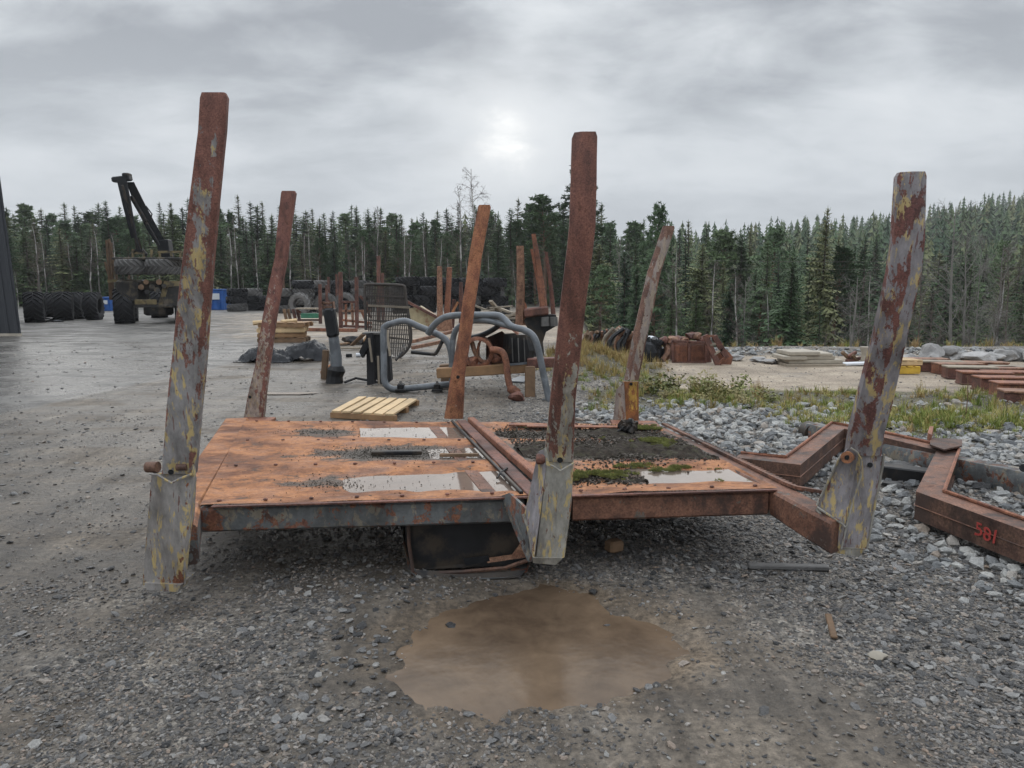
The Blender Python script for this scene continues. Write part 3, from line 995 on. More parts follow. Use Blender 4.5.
def dirt_r(co):
    u, v = uv_of(co)
    g = 0.15 + 0.9 * np.exp(-(((v - 0.50) / 0.13) ** 2)) + 0.5 * np.exp(-(((v - 0.18) / 0.06) ** 2)) * (u < 0.78) + 0.75 * np.exp(-((v - 0.80) / 0.09) ** 2) * ((u < 0.74) | (u > .9)) 
    return g - 0.5 * (u > 0.80) * (v < 0.4)


set_dirt(o, dirt_r)


# water lying in the trays
def water(name, uv, z, label=None):
    mb = MB()
    pts = [dk(u, v, z) for u, v in uv]
    mb.add(pts, [tuple(range(len(pts)))])
    q = mb.build(name, MT['deck_water'], frame, fix=False)
    if q.data.polygons[0].normal.z < 0: q.data.flip_normals()
    return q


for v0, v1, u0, z in ((0.05, 0.315, 0.24, -0.0165), (0.385, 0.62, 0.42, -0.0195), (0.70, 0.955, 0.28, -0.0165)):
    water('rain_water', [(u0, v0), (um(v0) - .022, v0), (um(v1) - .022, v1), (u0, v1)], z)
water('rain_water', [(.76, .05), (.985, .05), (.985, .315), (.76, .315)], -0.0145)
# rusty bars lying in the water near the middle bunk, and small debris
for v0, v1 in ((0.03, 0.31), (0.40, 0.61), (0.70, 0.97)):
    mb = MB(); mb.bar(dk(um(v0) - 0.088, v0, -0.019), dk(um(v1) - 0.088, v1, -0.019), 0.085, 0.012, bev=.003)
    mb.build('cross_strip', MT['beam_brown'], frame)
mb = MB(); mb.bar(dk(0.30, 0.487, -.002), dk(0.405, 0.487, 0), 0.05, 0.03, bev=.006)
tag(mb.build('offcut', MT['steel_dark'], None), 'short black steel offcut lying in the dirty middle tray of the deck', 'steel offcut')
mb = MB(); mb.bar(dk(0.44, 0.455, -.004), dk(0.52, 0.452, -.002), 0.03, 0.02)
tag(mb.build('offcut', MT['wood_old'], None), 'dark flat stick lying by the water in the middle tray', 'stick')
mb = MB(); mb.tube([dk(.545, .13, -.01), dk(.535, .2, .015), dk(.553, .24, .02)], .008, 6); mb.tube([dk(.535, .2, .015), dk(.525, .17, .0)], .007, 6)
tag(mb.build('twig', MT['steel_dark'], None), 'small black twig sticking out of the rain water beside the middle bunk', 'twig')

# bolt heads along the near and far edges
k = 0
for v in (0.022, 0.347, 0.662, 0.978):
    for i in range(13):
        u = 0.03 + i * 0.078
        if abs(u - um(v)) < 0.035: continue
        p = dk(u, v, 0.006)
        mb = MB(); mb.box(p, (0.024, 0.018, 0.012), Matrix.Rotation(random.uniform(-.4, .4), 3, 'Z'), 0.004)
        mb.build('bolt', MT['rust_red'], frame)

# long rails below the plate: near and far side, left and right of the middle bunk
def rail(u0, u1, v, w, h, top, mat, label=None):
    a, b = dk(u0, v, top), dk(u1, v, top)
    mb = MB()
    n = 14
    d = (b - a).normalized(); s = Vector((-d.y, d.x, 0))
    rings = []
    for i in range(n + 1):
        p = a.lerp(b, i / n)
        p = p + s * (vnoise(p.x * 3, 1.0 + v) - .5) * 0.008
        prof = [(-w / 2, -0.012), (-w / 2 + 0.012, 0), (w / 2 - .012, 0), (w / 2, -.012), (w / 2, -h + .012), (w / 2 - .012, -h), (-w / 2 + .012, -h), (-w / 2, -h + .012)]
        rings.append([p + s * x + Vector((0, 0, z)) for x, z in prof])
    mb.loft(rings)
    q = mb.build('rail', mat, frame, smooth=30)
    if label: tag(q, label)
    return q


rail(0.0, UM0 - 0.035, 0.016, 0.07, 0.135, -0.022, MT['beam'], 'near side rail with blue grey paint under the grime')
rail(UM0 + 0.05, 0.985, 0.016, 0.07, 0.135, -0.022, MT['beam_brown'], 'brown near side rail right of the middle stake')
rail(0.0, UM1 - 0.03, 0.985, 0.07, 0.12, -0.03, MT['beam'])
rail(UM1 + 0.03, 1.0, 0.985, 0.07, 0.12, -0.03, MT['beam_brown'])
rail(0.0, 1.0, 0.345, 0.06, 0.10, -0.035, MT['beam'])
rail(0.0, 1.0, 0.66, 0.06, 0.10, -0.035, MT['beam'])
# thin lip of the plate over the near rail
for u0, u1 in ((0.02, UM0 - .02), (UM0 + .045, 0.995)):
    mb = MB(); mb.bar(dk(u0, -0.006, -0.006), dk(u1, -0.006, -0.006), 0.03, 0.008)
    mb.build('plate_edge', MT['rust_red'], frame)


# ---- bunks (cross beams) and their stakes
def bunk(pts, w, h, mat, label=None, taper=None):
    """box beam along pts (centre of its top face)"""
    mb = MB(); rings = []
    P = [Vector(p) for p in pts]
    for i, p in enumerate(P):
        d = P[min(i + 1, len(P) - 1)] - P[max(i - 1, 0)]
        s = Vector((d.y, -d.x, 0)).normalized()
        ww = w if not hasattr(w, '__len__') else w[i]; hh = h if not hasattr(h, '__len__') else h[i]
        c = 0.014
        prof = [(-ww / 2, -c), (-ww / 2 + c, 0), (ww / 2 - c, 0), (ww / 2, -c), (ww / 2, -hh + c), (ww / 2 - c, -hh), (-ww / 2 + c, -hh), (-ww / 2, -hh + c)]
        rings.append([p + s * x + Vector((0, 0, z)) for x, z in prof])
    mb.loft(rings)
    q = mb.build('bunk_beam', mat, frame, smooth=30)
    if label: tag(q, label)
    return q


YS = (3.37, 3.50, 3.62)
# left bunk: outside the deck's left edge, wide top flange
la, lb = dk(-0.025, 1.06, -0.012), dk(-0.035, 0.02, -0.010)
lend = at_y(186, 526, YS[0] + 0.12); lend.z += 0.0
lbk = bunk([la, dk(-0.028, .6, -.012), lb], (0.20, 0.20, 0.20), (0.15, .15, 0.15), MT['deck'], 'left cross beam with orange rusted top')
set_dirt(lbk, lambda co: co[:, 0] * 0 + 0.02)
ext = bunk([lb + Vector((0, .01, -.003)), lend], (0.20, 0.10), (.15, .20), MT['beam'], 'end of the left cross beam running down to the near left stake, orange on top and dark at the side')
ext.data.materials.append(MT['deck'])
for f in ext.data.polygons:
    if f.normal.z > .5: f.material_index = 1
set_dirt(ext, lambda co: co[:, 0] * 0 + 0.02)

# middle bunk: two strips with a slot between
mb = MB(); mb.bar(dk(UM0 - .018, -.01, 0.0), dk(UM1 - .012, 1.02, 0.0), 0.085, 0.02, bev=.004); mb.build('cover_strip', MT['rust_red'], frame)
mb = MB(); mb.bar(dk(UM0 + .016, -.02, 0.018), dk(UM1 + .012, 1.02, 0.012), 0.06, 0.05, bev=.006); tag(mb.build('cover_strip', MT['rust'], frame), 'raised brown strip along the middle bunk')
mb = MB(); mb.bar(dk(UM0 - .040, .01, 0.008), dk(UM1 - .036, 1.0, 0.006), 0.02, 0.02, bev=.003); mb.build('cover_strip', MT['steel_dark'], frame)
mend = at_y(537, 520, YS[1] + .1)
bunk([dk(UM1, 1.06, -.028), dk(um(.5), .5, -.028), dk(UM0, 0.0, -.028), at_y(540, 512, YS[1] + .12)], (0.16, .16, 0.17, 0.12), (.15, .15, .17, .20), MT['beam'], 'middle cross beam under the cover strips')
# right bunk, flares out beyond the deck to the stake
rp = [dk(1.0, 1.06, -.012), dk(1.012, .5, -.010), dk(1.01, 0.06, -0.010), at_y(812, 505, 3.76), at_y(838, 520, 3.64)]
bunk(rp, (0.13, .13, .15, .14, .12), (.14, .14, .145, .16, .17), MT['beam_brown'], 'right cross beam, brown with a pale top')
# toothed strip along its outer edge
mb = MB(); n = 64
for i in range(n):
    v = 1.0 - i / (n - 1) * 1.12
    p = dk(1.0 + 0.028 + (0.006 if v > 0 else 0.0) + max(0, -v) * 0.62, v, 0.006)
    d = (dk(1.03, v + .01) - dk(1.03, v)).normalized(); s = Vector((-d.y, d.x, 0))
    mb.add([p - d * .018, p + d * .018, p + s * -.022, p - d * .018 + Vector((0, 0, -.02)), p + d * .018 + Vector((0, 0, -.02)), p - s * .022 + Vector((0, 0, -.02))],
           [(0, 1, 2), (3, 5, 4), (0, 3, 4, 1), (1, 4, 5, 2), (2, 5, 3, 0)])
for i in range(24):
    v = 1.0 - i / 24 * 1.1; v2 = 1.0 - (i + 1) / 24 * 1.1
    mb.bar(dk(1.026 + max(0, -v) * .6, v, .004), dk(1.026 + max(0, -v2) * .6, v2, .004), .02, .018)
tag(mb.build('toothed_strip', MT['beam_brown'], frame), 'dark zigzag edged strip along the right side of the deck')


def stake(secs, mat, facets=(0.28, 0.12), label=None, base=None, depth=0.38, name='stake', bev_top=0.02):
    """secs: (left px, right px, y px, Y).  A folded steel section: front face with a wide left and a narrow right fold"""
    mb = MB(); rings = []
    fl, fr = facets
    for i, (xl, xr, py, Y) in enumerate(secs):
        a = at_y(xl, py, Y); b = at_y(xr, py, Y)
        wdt = (b - a).length
        dp = wdt * depth
        # tiny waves so that the edges are not ruler straight
        def P(fx, fy): return a.lerp(b, fx) + Vector((0, fy * dp, 0))
        ring = [P(0.0, 0.42), P(fl * .85, 0.03), P(fl * 1.15, 0.0), P(fl * 1.15 + .07, 0.0), P(.94 - fr, 0.0), P(1 - fr, 0.0), P(1 - fr * .35, .05), P(1.0, 0.20), P(1.0, 1.0), P(0.97, 1.05), P(0.03, 1.05), P(0.0, 1.0)]
        rings.append(ring)
    # subdivide + wobble
    out = []
    for i in range(len(rings) - 1):
        L = (rings[i][0] - rings[i + 1][0]).length; k = max(2, int(L / 0.10))
        for j in range(k):
            t = j / k
            out.append([p.lerp(q, t) for p, q in zip(rings[i], rings[i + 1])])
    out.append(rings[-1])
    for i, r in enumerate(out):
        sd_ = secs[0][0] * 0.1
        dx = (vnoise(i * 0.55 + sd_, 2.0) - .5) * 0.006; dy = (vnoise(i * 0.6, sd_) - .5) * 0.01
        out[i] = [p + Vector((dx, dy, 0)) for p in r]
    # bevelled head
    c = sum(out[0], Vector()) / len(out[0])
    head = [c + (p - c) * 0.86 + Vector((0, 0, bev_top)) for p in out[0]]
    mb.loft([head] + out)
    q = mb.build(name, mat, frame, smooth=32)
    ev = [.8, 1, 1, 0, 0, 1, 1, .6, .5, .5, .5, .8]
    n_r = len(out) + 1
    vals = []
    for i in range(n_r):
        top_ = 1.0 if (i < 3 and name == 'stake') else 0.0
        bot_ = 1.0 if (i > n_r - 2 and name != 'stake') else 0.0
        vals += [max(e_, top_ * .8, bot_) for e_ in ev]
    at_ = q.data.attributes.new('edge', 'FLOAT', 'POINT'); at_.data.foreach_set('value', np.array(vals, np.float32))
    if label: tag(q, label)
    return q


def hole(px, py, Y, r, parent, dy=-0.002):
    c = at_y(px, py, Y); mb = MB()
    mb.tube([c + Vector((0, dy - .001, 0)), c + Vector((0, dy + .004, 0))], [r, r], 12)
    return mb.build('bolt_hole', MT['steel_black'], parent)


def pin(a, b, r, parent, mat='rust', label=None):
    mb = MB(); mb.tube([a, b], r, 12)
    q = mb.build('pin', MT[mat], parent, smooth=True)
    if label: tag(q, label)
    return q


# near left
Y0 = YS[0]
s1 = stake([(199, 227, 97, Y0 - .16), (196, 224, 130, Y0 - .15), (182, 213, 250, Y0 - .10), (167, 202, 380, Y0 - .04), (160, 194, 474, Y0)], MT['stake_left'], (0.06, 0.16),
           'near left stake, rust with grey and yellow paint, leaning right', depth=.26)
s1b = stake([(150, 192, 474, Y0 + .015), (146, 188, 530, Y0 + .02), (141, 182, 585, Y0 + .03)], MT['stake_left_base'], (0.03, 0.10),
            'grey and yellow painted socket of the near left stake', name='stake_socket', bev_top=0.0, depth=.22)
mb = MB(); mb.plate([at_y(144, 583, Y0 + .01), at_y(181, 585, Y0 + .01), at_y(178, 592, Y0 + .01), at_y(147, 590, Y0 + .01)], 0.16, (0, 1, 0)); mb.build('foot_plate', MT['stake_left_base'], frame)
hole(171, 472, Y0 - .0, .013, s1)
pin(at_y(147, 467, Y0 + .05), at_y(158, 467, Y0 + .04), .026, s1, 'rust_dark'); pin(at_y(177, 467, Y0 - .002), at_y(187, 467, Y0 - .002), .017, s1, 'rust_dark')
mb = MB()
mb.tube([at_y(150, 474, Y0 - .0), at_y(158, 475, Y0 - .01), at_y(166, 480, Y0 - .015), at_y(172, 483, Y0 - .015), at_y(179, 479, Y0 - .012), at_y(192, 474, Y0)], .006, 6)
mb.build('weld_bead', MT['stake_left_base'], frame, smooth=True); mb = MB()
mb.tube([at_y(189, 452, Y0), at_y(193, 462, Y0 + .005), at_y(194, 476, Y0 + .01)], .010, 6)
mb.build('weld_bead', MT['stake_left_base'], frame, smooth=True)
mb = MB(); mb.plate([at_y(189, 470, Y0 + .02), at_y(195, 478, Y0 + .06), at_y(193, 515, Y0 + .08), at_y(186, 545, Y0 + .08), at_y(181, 585, Y0 + .05), at_y(184, 585, Y0 + .04)], 0.012, (.25, 1, 0))
mb.build('gusset', MT['stake_left_base'], frame)
mb = MB(); mb.tube([at_y(193, 512, Y0 + .10), at_y(191, 532, Y0 + .09), at_y(186, 548, Y0 + .08), at_y(184, 580, Y0 + .07)], .008, 6); mb.build('weld_bead', MT['rust_light'], frame, smooth=True)

# near middle
Y1 = YS[1]
s2 = stake([(573, 598, 136, Y1 - .22), (572, 597.5, 180, Y1 - .22), (570, 596, 226, Y1 - .21), (560, 585, 318, Y1 - .13), (551, 576, 400, Y1 - .05), (544, 573, 462, Y1)], MT['stake_mid'], (0.34, 0.05),
           'near middle stake, brown rust above and worn paint below', depth=.55)
s2b = stake([(546, 574, 462, Y1 + .01), (541, 572, 505, Y1 + .02), (535, 565, 558, Y1 + .03)], MT['stake_mid_base'], (0.06, 0.08),
            'grey and yellow painted socket of the near middle stake', name='stake_socket', bev_top=0.0, depth=.5)
mb = MB(); mb.plate([at_y(533, 558, Y1 + .02), at_y(563, 558, Y1 + .02), at_y(556, 565, Y1 + .03), at_y(533, 563, Y1 + .03)], 0.16, (0, 1, 0)); mb.build('foot_plate', MT['stake_mid_base'], frame)
mb = MB(); mb.plate([at_y(538, 452, Y1 + .06), at_y(546, 448, Y1 + .02), at_y(546, 470, Y1 + .015), at_y(534, 560, Y1 + .03), at_y(532, 556, Y1 + .06), at_y(524, 516, Y1 + .13), at_y(533, 480, Y1 + .10)], 0.012, (.3, 1, 0))
mb.build('gusset', MT['stake_right'], frame)
hole(560, 460, Y1 - .003, .014, s2)
pin(at_y(537, 459, Y1 + .05), at_y(546, 459, Y1 + .04), .026, s2, 'rust_red')
mb = MB(); mb.tube([at_y(546, 464, Y1 - .005), at_y(553, 466, Y1 - .01), at_y(560, 471, Y1 - .012), at_y(567, 467, Y1 - .01), at_y(574, 463, Y1 - .003)], .006, 6); mb.build('weld_bead', MT['stake_mid_base'], frame, smooth=True)
mb = MB(); mb.tube([at_y(545, 448, Y1 + .01), at_y(547, 457, Y1 - .005), at_y(548, 466, Y1 - .01)], .008, 6); mb.build('weld_bead', MT['stake_mid_base'], frame, smooth=True)
mb = MB(); mb.tube([at_y(523, 514, Y1 + .12), at_y(527, 525, Y1 + .1), at_y(530, 535, Y1 + .08), at_y(532, 552, Y1 + .06)], .008, 6); mb.build('weld_bead', MT['stake_mid_base'], frame, smooth=True)

# near right: bends at half height
Y2 = YS[2]
s3 = stake([(900, 927, 176, Y2 - .26), (897, 926, 241, Y2 - .25), (893, 923, 272, Y2 - .24), (879, 909, 336, Y2 - .17), (861, 893, 404, Y2 - .07), (854, 885, 432, Y2 - .03), (851, 882, 456, Y2)], MT['stake_right'], (0.46, 0.05),
           'near right stake with a bend at half height, grey violet and yellow paint with rust streaks', depth=.5)
s3b = stake([(853, 884, 456, Y2 + .01), (847, 879, 490, Y2 + .015), (838, 867, 549, Y2 + .03)], MT['stake_right'], (0.08, 0.06),
            'socket of the near right stake, grey with yellow paint', name='stake_socket', bev_top=0.0, depth=.5)
mb = MB(); mb.plate([at_y(842, 455, Y2 + .04), at_y(850, 446, Y2 + .03), at_y(858, 452, Y2 + .0), at_y(852, 490, Y2 + .0), at_y(844, 530, Y2 + .01), at_y(840, 549, Y2 + .02), at_y(826, 540, Y2 + .06), at_y(822, 518, Y2 + .08), at_y(817, 506, Y2 + .09)], 0.012, (.25, 1, 0))
mb.build('gusset', MT['stake_right'], frame)
mb = MB(); mb.plate([at_y(827, 546, Y2 + .03), at_y(866, 549, Y2 + .02), at_y(859, 557, Y2 + .03), at_y(832, 552, Y2 + .04)], 0.15, (0, 1, 0)); mb.build('foot_plate', MT['stake_mid_base'], frame)
hole(870, 465, Y2 + .008, .013, s3b)
pin(at_y(848, 457, Y2 + .01), at_y(847, 457.5, Y2 - .05), .030, s3b, 'rust_orange'); hole(847, 457.5, Y2 - .052, .012, s3b)
mb = MB(); mb.tube([at_y(817, 507, Y2 + .07), at_y(829, 515, Y2 + .04), at_y(842, 524, Y2 + .0), at_y(845, 527, Y2)], .006, 6); mb.build('weld_bead', MT['stake_mid_base'], frame, smooth=True)
mb = MB(); mb.tube([at_y(816, 509, Y2 + .08), at_y(822, 516, Y2 + .06), at_y(825, 522, Y2 + .05), at_y(825, 540, Y2 + .05)], .007, 6); mb.build('weld_bead', MT['stake_mid_base'], frame, smooth=True)
mb = MB(); mb.tube([at_y(851, 448, Y2 + .0), at_y(857, 452, Y2 - .01), at_y(861, 459, Y2 - .01), at_y(861, 476, Y2 - .005), at_y(852, 505, Y2 + .0), at_y(841, 549, Y2 + .01)], .005, 6); mb.build('weld_bead', MT['stake_mid_base'], frame, smooth=True)
mb = MB(); mb.tube([at_y(817, 505, Y2 + .08), at_y(828, 482, Y2 + .06), at_y(841, 455, Y2 + .03)], .006, 6); mb.build('weld_bead', MT['stake_mid_base'], frame, smooth=True)
mb = MB(); mb.tube([at_y(884, 454, Y2 + .01), at_y(882, 470, Y2 + .01), at_y(874, 510, Y2 + .02), at_y(867, 549, Y2 + .03)], .006, 6); mb.build('weld_bead', MT['stake_mid_base'], frame, smooth=True)

# far row
Yf = 6.62
stake([(280, 295, 193, Yf + .12), (274, 287, 258, Yf + .08), (262, 276, 317, Yf + .04), (254.5, 269, 365, Yf), (246, 264.5, 400, Yf), (242, 262, 420, Yf)], MT['stake_far'], (0.05, 0.22), 'far left stake, brown rust with pale flakes')
stake([(478, 491, 207, Yf + .12), (468.5, 481.5, 258, Yf + .08), (459, 472, 330, Yf + .03), (451, 465, 374, Yf), (444, 463, 419, Yf)], MT['stake_far_rust'], (0.25, 0.08), 'far middle stake, orange brown rust')
sfr = stake([(663, 675, 228, Yf + .2), (648, 661, 272, Yf + .12), (634.5, 648.5, 330, Yf + .04), (625, 639, 380, Yf)], MT['stake_far_grey'], (0.3, 0.08), 'far right stake, pale worn steel, strongly leaning')
stake([(624, 639, 382, Yf + .0), (622, 639, 421, Yf)], MT['yellow_paint'], (0.3, .08), 'yellow painted lower end of the far right stake', name='stake_socket', bev_top=0)
mb = MB(); mb.plate([at_y(616, 390, Yf + .02), at_y(624, 382, Yf + .01), at_y(626, 421, Yf), at_y(613, 421, Yf + .04)], 0.02, (.2, 1, 0)); mb.build('gusset', MT['stake_far_grey'], frame)
hole(631, 384, Yf - .01, .015, sfr); hole(458, 377, Yf - .0, .016, sfr)
hole(250, 397, Yf, .014, sfr)
mb = MB(); mb.bar(at_y(240, 421, 6.5), at_y(272, 421, 6.5), 0.24, .03, bev=.005); mb.build('end_plate', MT['rust'], frame)
mb = MB(); mb.bar(at_y(612, 424, 6.5), at_y(658, 425, 6.5), 0.26, .03, bev=.005); mb.build('end_plate', MT['rust'], frame)

# box under the frame, dented tank seen from the front
bx = MB()
bA, bB = at_y(401, 520, 3.98), at_y(533, 520, 3.90)
rings = []
prof = [(0.0, 0.0), (0.0, -.10), (0.03, -.22), (0.05, -.285), (0.10, -.31)]
front = [(402, 520), (403, 545), (408, 570), (416, 577), (460, 580), (505, 578), (527, 572), (531, 560), (527, 520)]
fr_ = [at_y(x, y, 4.02 - 0.10 * max(0, (y - 555) / 25)) for x, y in front]
bk_ = [Vector((p.x * 1.02, 4.78, p.z)) for p in fr_]
bx.loft([fr_, bk_], caps=False, close=False)
bx.add(bk_, [tuple(range(len(bk_)))])
tank = bx.build('underframe_box', MT['beam'], frame, smooth=30)
mb = MB()
mb.plate([at_y(404, 519, 4.04), at_y(530, 519, 4.04), at_y(528, 556, 4.03), at_y(520, 565, 4.02), at_y(411, 570, 4.03), at_y(406, 545, 4.04)], 0.012, (0, 1, 0))
tag(mb.build('box_panel', MT['steel_dark'], tank), 'sooty black front panel of the box')
mb = MB(); mb.tube([at_y(408, 519, 4.0), at_y(409, 545, 4.0), at_y(413, 572, 3.97)], .011, 6)
mb.tube([at_y(412, 574, 3.97), at_y(460, 572, 3.96), at_y(505, 568, 3.96), at_y(528, 560, 3.97)], .012, 6)
mb.build('box_rim', MT['rust_dark'], tank, smooth=True)
mb = MB(); mb.plate([at_y(484, 559, 3.99), at_y(512, 555, 3.99), at_y(521, 543, 3.99), at_y(528, 541, 3.99), at_y(529, 557, 3.99), at_y(488, 563, 3.985)], 0.01, (0, 1, 0)); mb.build('box_patch', MT['rust_light'], tank)
mb = MB(); mb.plate([at_y(463, 559, 3.985), at_y(488, 556, 3.985), at_y(490, 561, 3.985), at_y(466, 566, 3.985)], 0.01, (0, 1, 0)); mb.build('box_slot', MT['steel_black'], tank)
mb = MB(); mb.loft([[Vector((p.x, p.y - .0, p.z)) for p in [at_y(420 + 100 * i / 10, 577 + 4 * math.sin(math.pi * i / 10), 3.93) for i in range(11)]],
                    [at_y(414 + 112 * i / 10, 570 + 2 * math.sin(math.pi * i / 10), 3.96) for i in range(11)]], caps=False, close=False)
mb.build('box_skirt', MT['steel_dark'], tank)
# side plate of the middle bunk hanging to the box
mb = MB(); mb.plate([at_y(504, 496, 3.97), at_y(512, 493, 3.90), at_y(530, 510, 3.68), at_y(534, 556, 3.60), at_y(531, 562, 3.6), at_y(516, 528, 3.86)], 0.016, (-1, .1, 0))
mb.build('side_plate', MT['beam'], frame)

# ---- soil, moss and rubbish on the right half of the deck
def deck_heap(name, mat, fn, amp, thr, nu=80, nv=60, base=-0.018, u0=None, u1=0.985, v0=.03, v1=.97, seed=3):
    mb = MB(); vs = []; idx = {}
    H = {}
    for j in range(nv + 1):
        for i in range(nu + 1):
            v = v0 + (v1 - v0) * j / nv; uu0 = um(v) + .045 if u0 is None else u0
            u = uu0 + (u1 - uu0) * i / nu
            p = dk(u, v)
            g = fn(u, v) + (float(fbm(p.x * 5, p.y * 5, 4, seed)) - .5) * 1.3
            H[i, j] = (p, g)
    def vid(i, j):
        if (i, j) not in idx:
            p, g = H[i, j]
            idx[i, j] = len(vs)
            lump = float(fbm(p.x * 22, p.y * 22, 2, seed + 4))
            vs.append((p.x, p.y, p.z + base + amp * min(1, max(-.5, g - thr)) * (0.5 + lump)))
        return idx[i, j]
    fs = []
    for j in range(nv):
        for i in range(nu):
            if max(H[a][1] for a in ((i, j), (i + 1, j), (i, j + 1), (i + 1, j + 1))) > thr:
                fs.append((vid(i, j), vid(i + 1, j), vid(i + 1, j + 1), vid(i, j + 1)))
    mb.add(vs, fs)
    q = mb.build(name, mat, None, smooth=50, fix=False)
    q['kind'] = 'stuff'
    return q


def heap_fn(u, v):
    a = 0.95 * math.exp(-((v - 0.50) / 0.12) ** 2) + 0.35 * math.exp(-((v - 0.18) / 0.07) ** 2) * (1 if u < .80 else 0)
    a += 0.85 * math.exp(-(((u - .86) / .10) ** 2 + ((v - .78) / .13) ** 2)) + .5 * math.exp(-(((u - .63) / .06) ** 2 + ((v - .80) / .08) ** 2))
    return a + (0.2 if v > .33 and u > .85 else 0)


deck_heap('soil', MT['soil'], heap_fn, 0.06, 0.42, nu=130, nv=100)
# crumbs and leaves of dirt over both halves
r = np.random.default_rng(3)
P_ = []; S_ = []
def crumbs(n, fn, smin, smax):
    k = 0
    while k < n:
        u, v = r.random(), r.random() * .96 + .02
        if r.random() < fn(u, v):
            p = dk(u, v, -0.014 * tray_profile(v)); P_.append((p.x, p.y, p.z)); S_.append(smin + (smax - smin) * r.random() ** 2.5); k += 1
crumbs(20000, lambda u, v: (0.9 * min(1, heap_fn(u, v)) if u > um(v) + .05 else 0), .004, .017)
def lf(u, v):
    if u > um(v) - .03: return 0
    return min(1, math.exp(-(((u - 0.34) / 0.12) ** 2 + ((v - 0.50) / 0.06) ** 2)) + .5 * math.exp(-(((u - 0.20) / 0.07) ** 2 + ((v - 0.83) / 0.05) ** 2)) + .35 * math.exp(-(((u - .22) / .06) ** 2 + ((v - .17) / .05) ** 2)) + .012)
crumbs(2600, lf, .003, .008)
S_ = np.array(S_)[:, None] * r.uniform(.6, 1.3, (len(S_), 3))
MT['crumb'] = plain('brown_grey_crumbs', (0.10, 0.085, 0.07), 0.9, 0, 0.5, 9, 0.4, 0.01, rnd=.4)
CR = stone_meshes('crumb', MT['crumb'], 3, 1, .6) + stone_meshes('soil_crumb', MT['soil'], 4, 1, .5)
scatter('deck_litter', P_, S_, np.stack([r.normal(0, .4, len(P_)), r.normal(0, .4, len(P_)), r.uniform(0, 6.28, len(P_))], 1), np.where(r.random(len(P_)) < .6, r.integers(3, 7, len(P_)), r.integers(0, 3, len(P_))), CR)


def moss_fn(u, v):
    a = 0
    for cu, cv, su, sv, k in ((.71, .175, .07, .05, .62), (.64, .20, .03, .05, .62), (.81, .29, .035, .025, .8), (.86, .235, .03, .02, .6), (.905, .26, .025, .02, .6), (.955, .905, .035, .04, 1.1), (.93, .62, .03, .05, .8), (.66, .43, .03, .04, .5), (.92, .50, .03, .04, .4)):
        a += k * math.exp(-(((u - cu) / su) ** 2 + ((v - cv) / sv) ** 2))
    return a


tuft = []
for i in range(4):
    mb = MB()
    for k in range(40):
        a = random.uniform(0, 6.28); rr = random.random() ** .5
        c = Vector((math.cos(a) * rr, math.sin(a) * rr, random.uniform(0, .5) * (1 - rr)))
        d = Vector((math.cos(a) * rr * .6, math.sin(a) * rr * .6, 1)).normalized()
        s = d.orthogonal().normalized() * .13
        mb.add([c - s, c + s, c + d * random.uniform(.4, .9)], [(0, 1, 2)])
    tuft.append(mb.mesh('moss_tuft', MT['moss'], fix=False))
MP = []
while len(MP) < 800:
    u, v = r.random() * .45 + .55, r.random()
    if u > um(v) + .05 and r.random() < (moss_fn(u, v) - .12) * (2.2 * float(fbm(u * 40, v * 30, 2, 8)) - .55):
        p = dk(u, v, .002 + .03 * min(1, heap_fn(u, v)) - .010); MP.append((p.x, p.y, p.z))
ms = r.uniform(.012, .026, len(MP))
scatter('moss', MP, np.stack([ms, ms, ms * r.uniform(.5, 1.1, len(MP))], 1), np.stack([ms * 0, ms * 0, r.uniform(0, 6, len(MP))], 1), r.integers(0, 4, len(MP)), tuft)
mb = MB(); p = dk(.905, .80, .05); add_blob(mb, p, (.085, .075, .065), 33, 3, .7, freq=3)
tag(mb.build('dirt_lump', MT['steel_dark']), 'black lump of dirt on the deck in front of the far right stake', 'lump of dirt')
for (u, v, s) in ((.80, .90, .12), (.72, .93, .08)):
    mb = MB(); mb.bar(dk(u - s, v, .012), dk(u + s, v - .01, .014), .07, .012, bev=.003); mb.build('patch_strip', MT['rust'], frame)
# ================================================================== TREES
def twig_fan(mb, base, d, L, rs, droop, w0, nseg, up=Vector((0, 0, 1))):
    """one conifer branch: a drooping spine with side sprays of needles"""
    side = d.cross(up).normalized()
    pts = []
    for k in range(nseg + 1):
        t = k / nseg
        pts.append(base + d * (L * t) + up * (-droop * L * t * t + 0.10 * L * t))
    for k in range(nseg):
        a, b = pts[k], pts[k + 1]
        t = (k + .5) / nseg
        wd = w0 * (1 - t * .75) * rs.uniform(.7, 1.2)
        hang = up * (-wd * rs.uniform(.25, .6))
        for sgn in (-1, 1):
            tip = (a + b) / 2 + side * sgn * wd + d * wd * rs.uniform(.1, .6) + hang
            mb.add([a, b, tip], [(0, 1, 2)])
        if rs.random() < .6:
            tip = (a + b) / 2 + up * (-wd * rs.uniform(.5, 1.0)) + d * wd * .3
            mb.add([a, b, tip], [(0, 1, 2)])
    mb.add([pts[-1] - side * .03, pts[-1] + side * .03, pts[-1] + d * .12 * L + up * .02], [(0, 1, 2)])


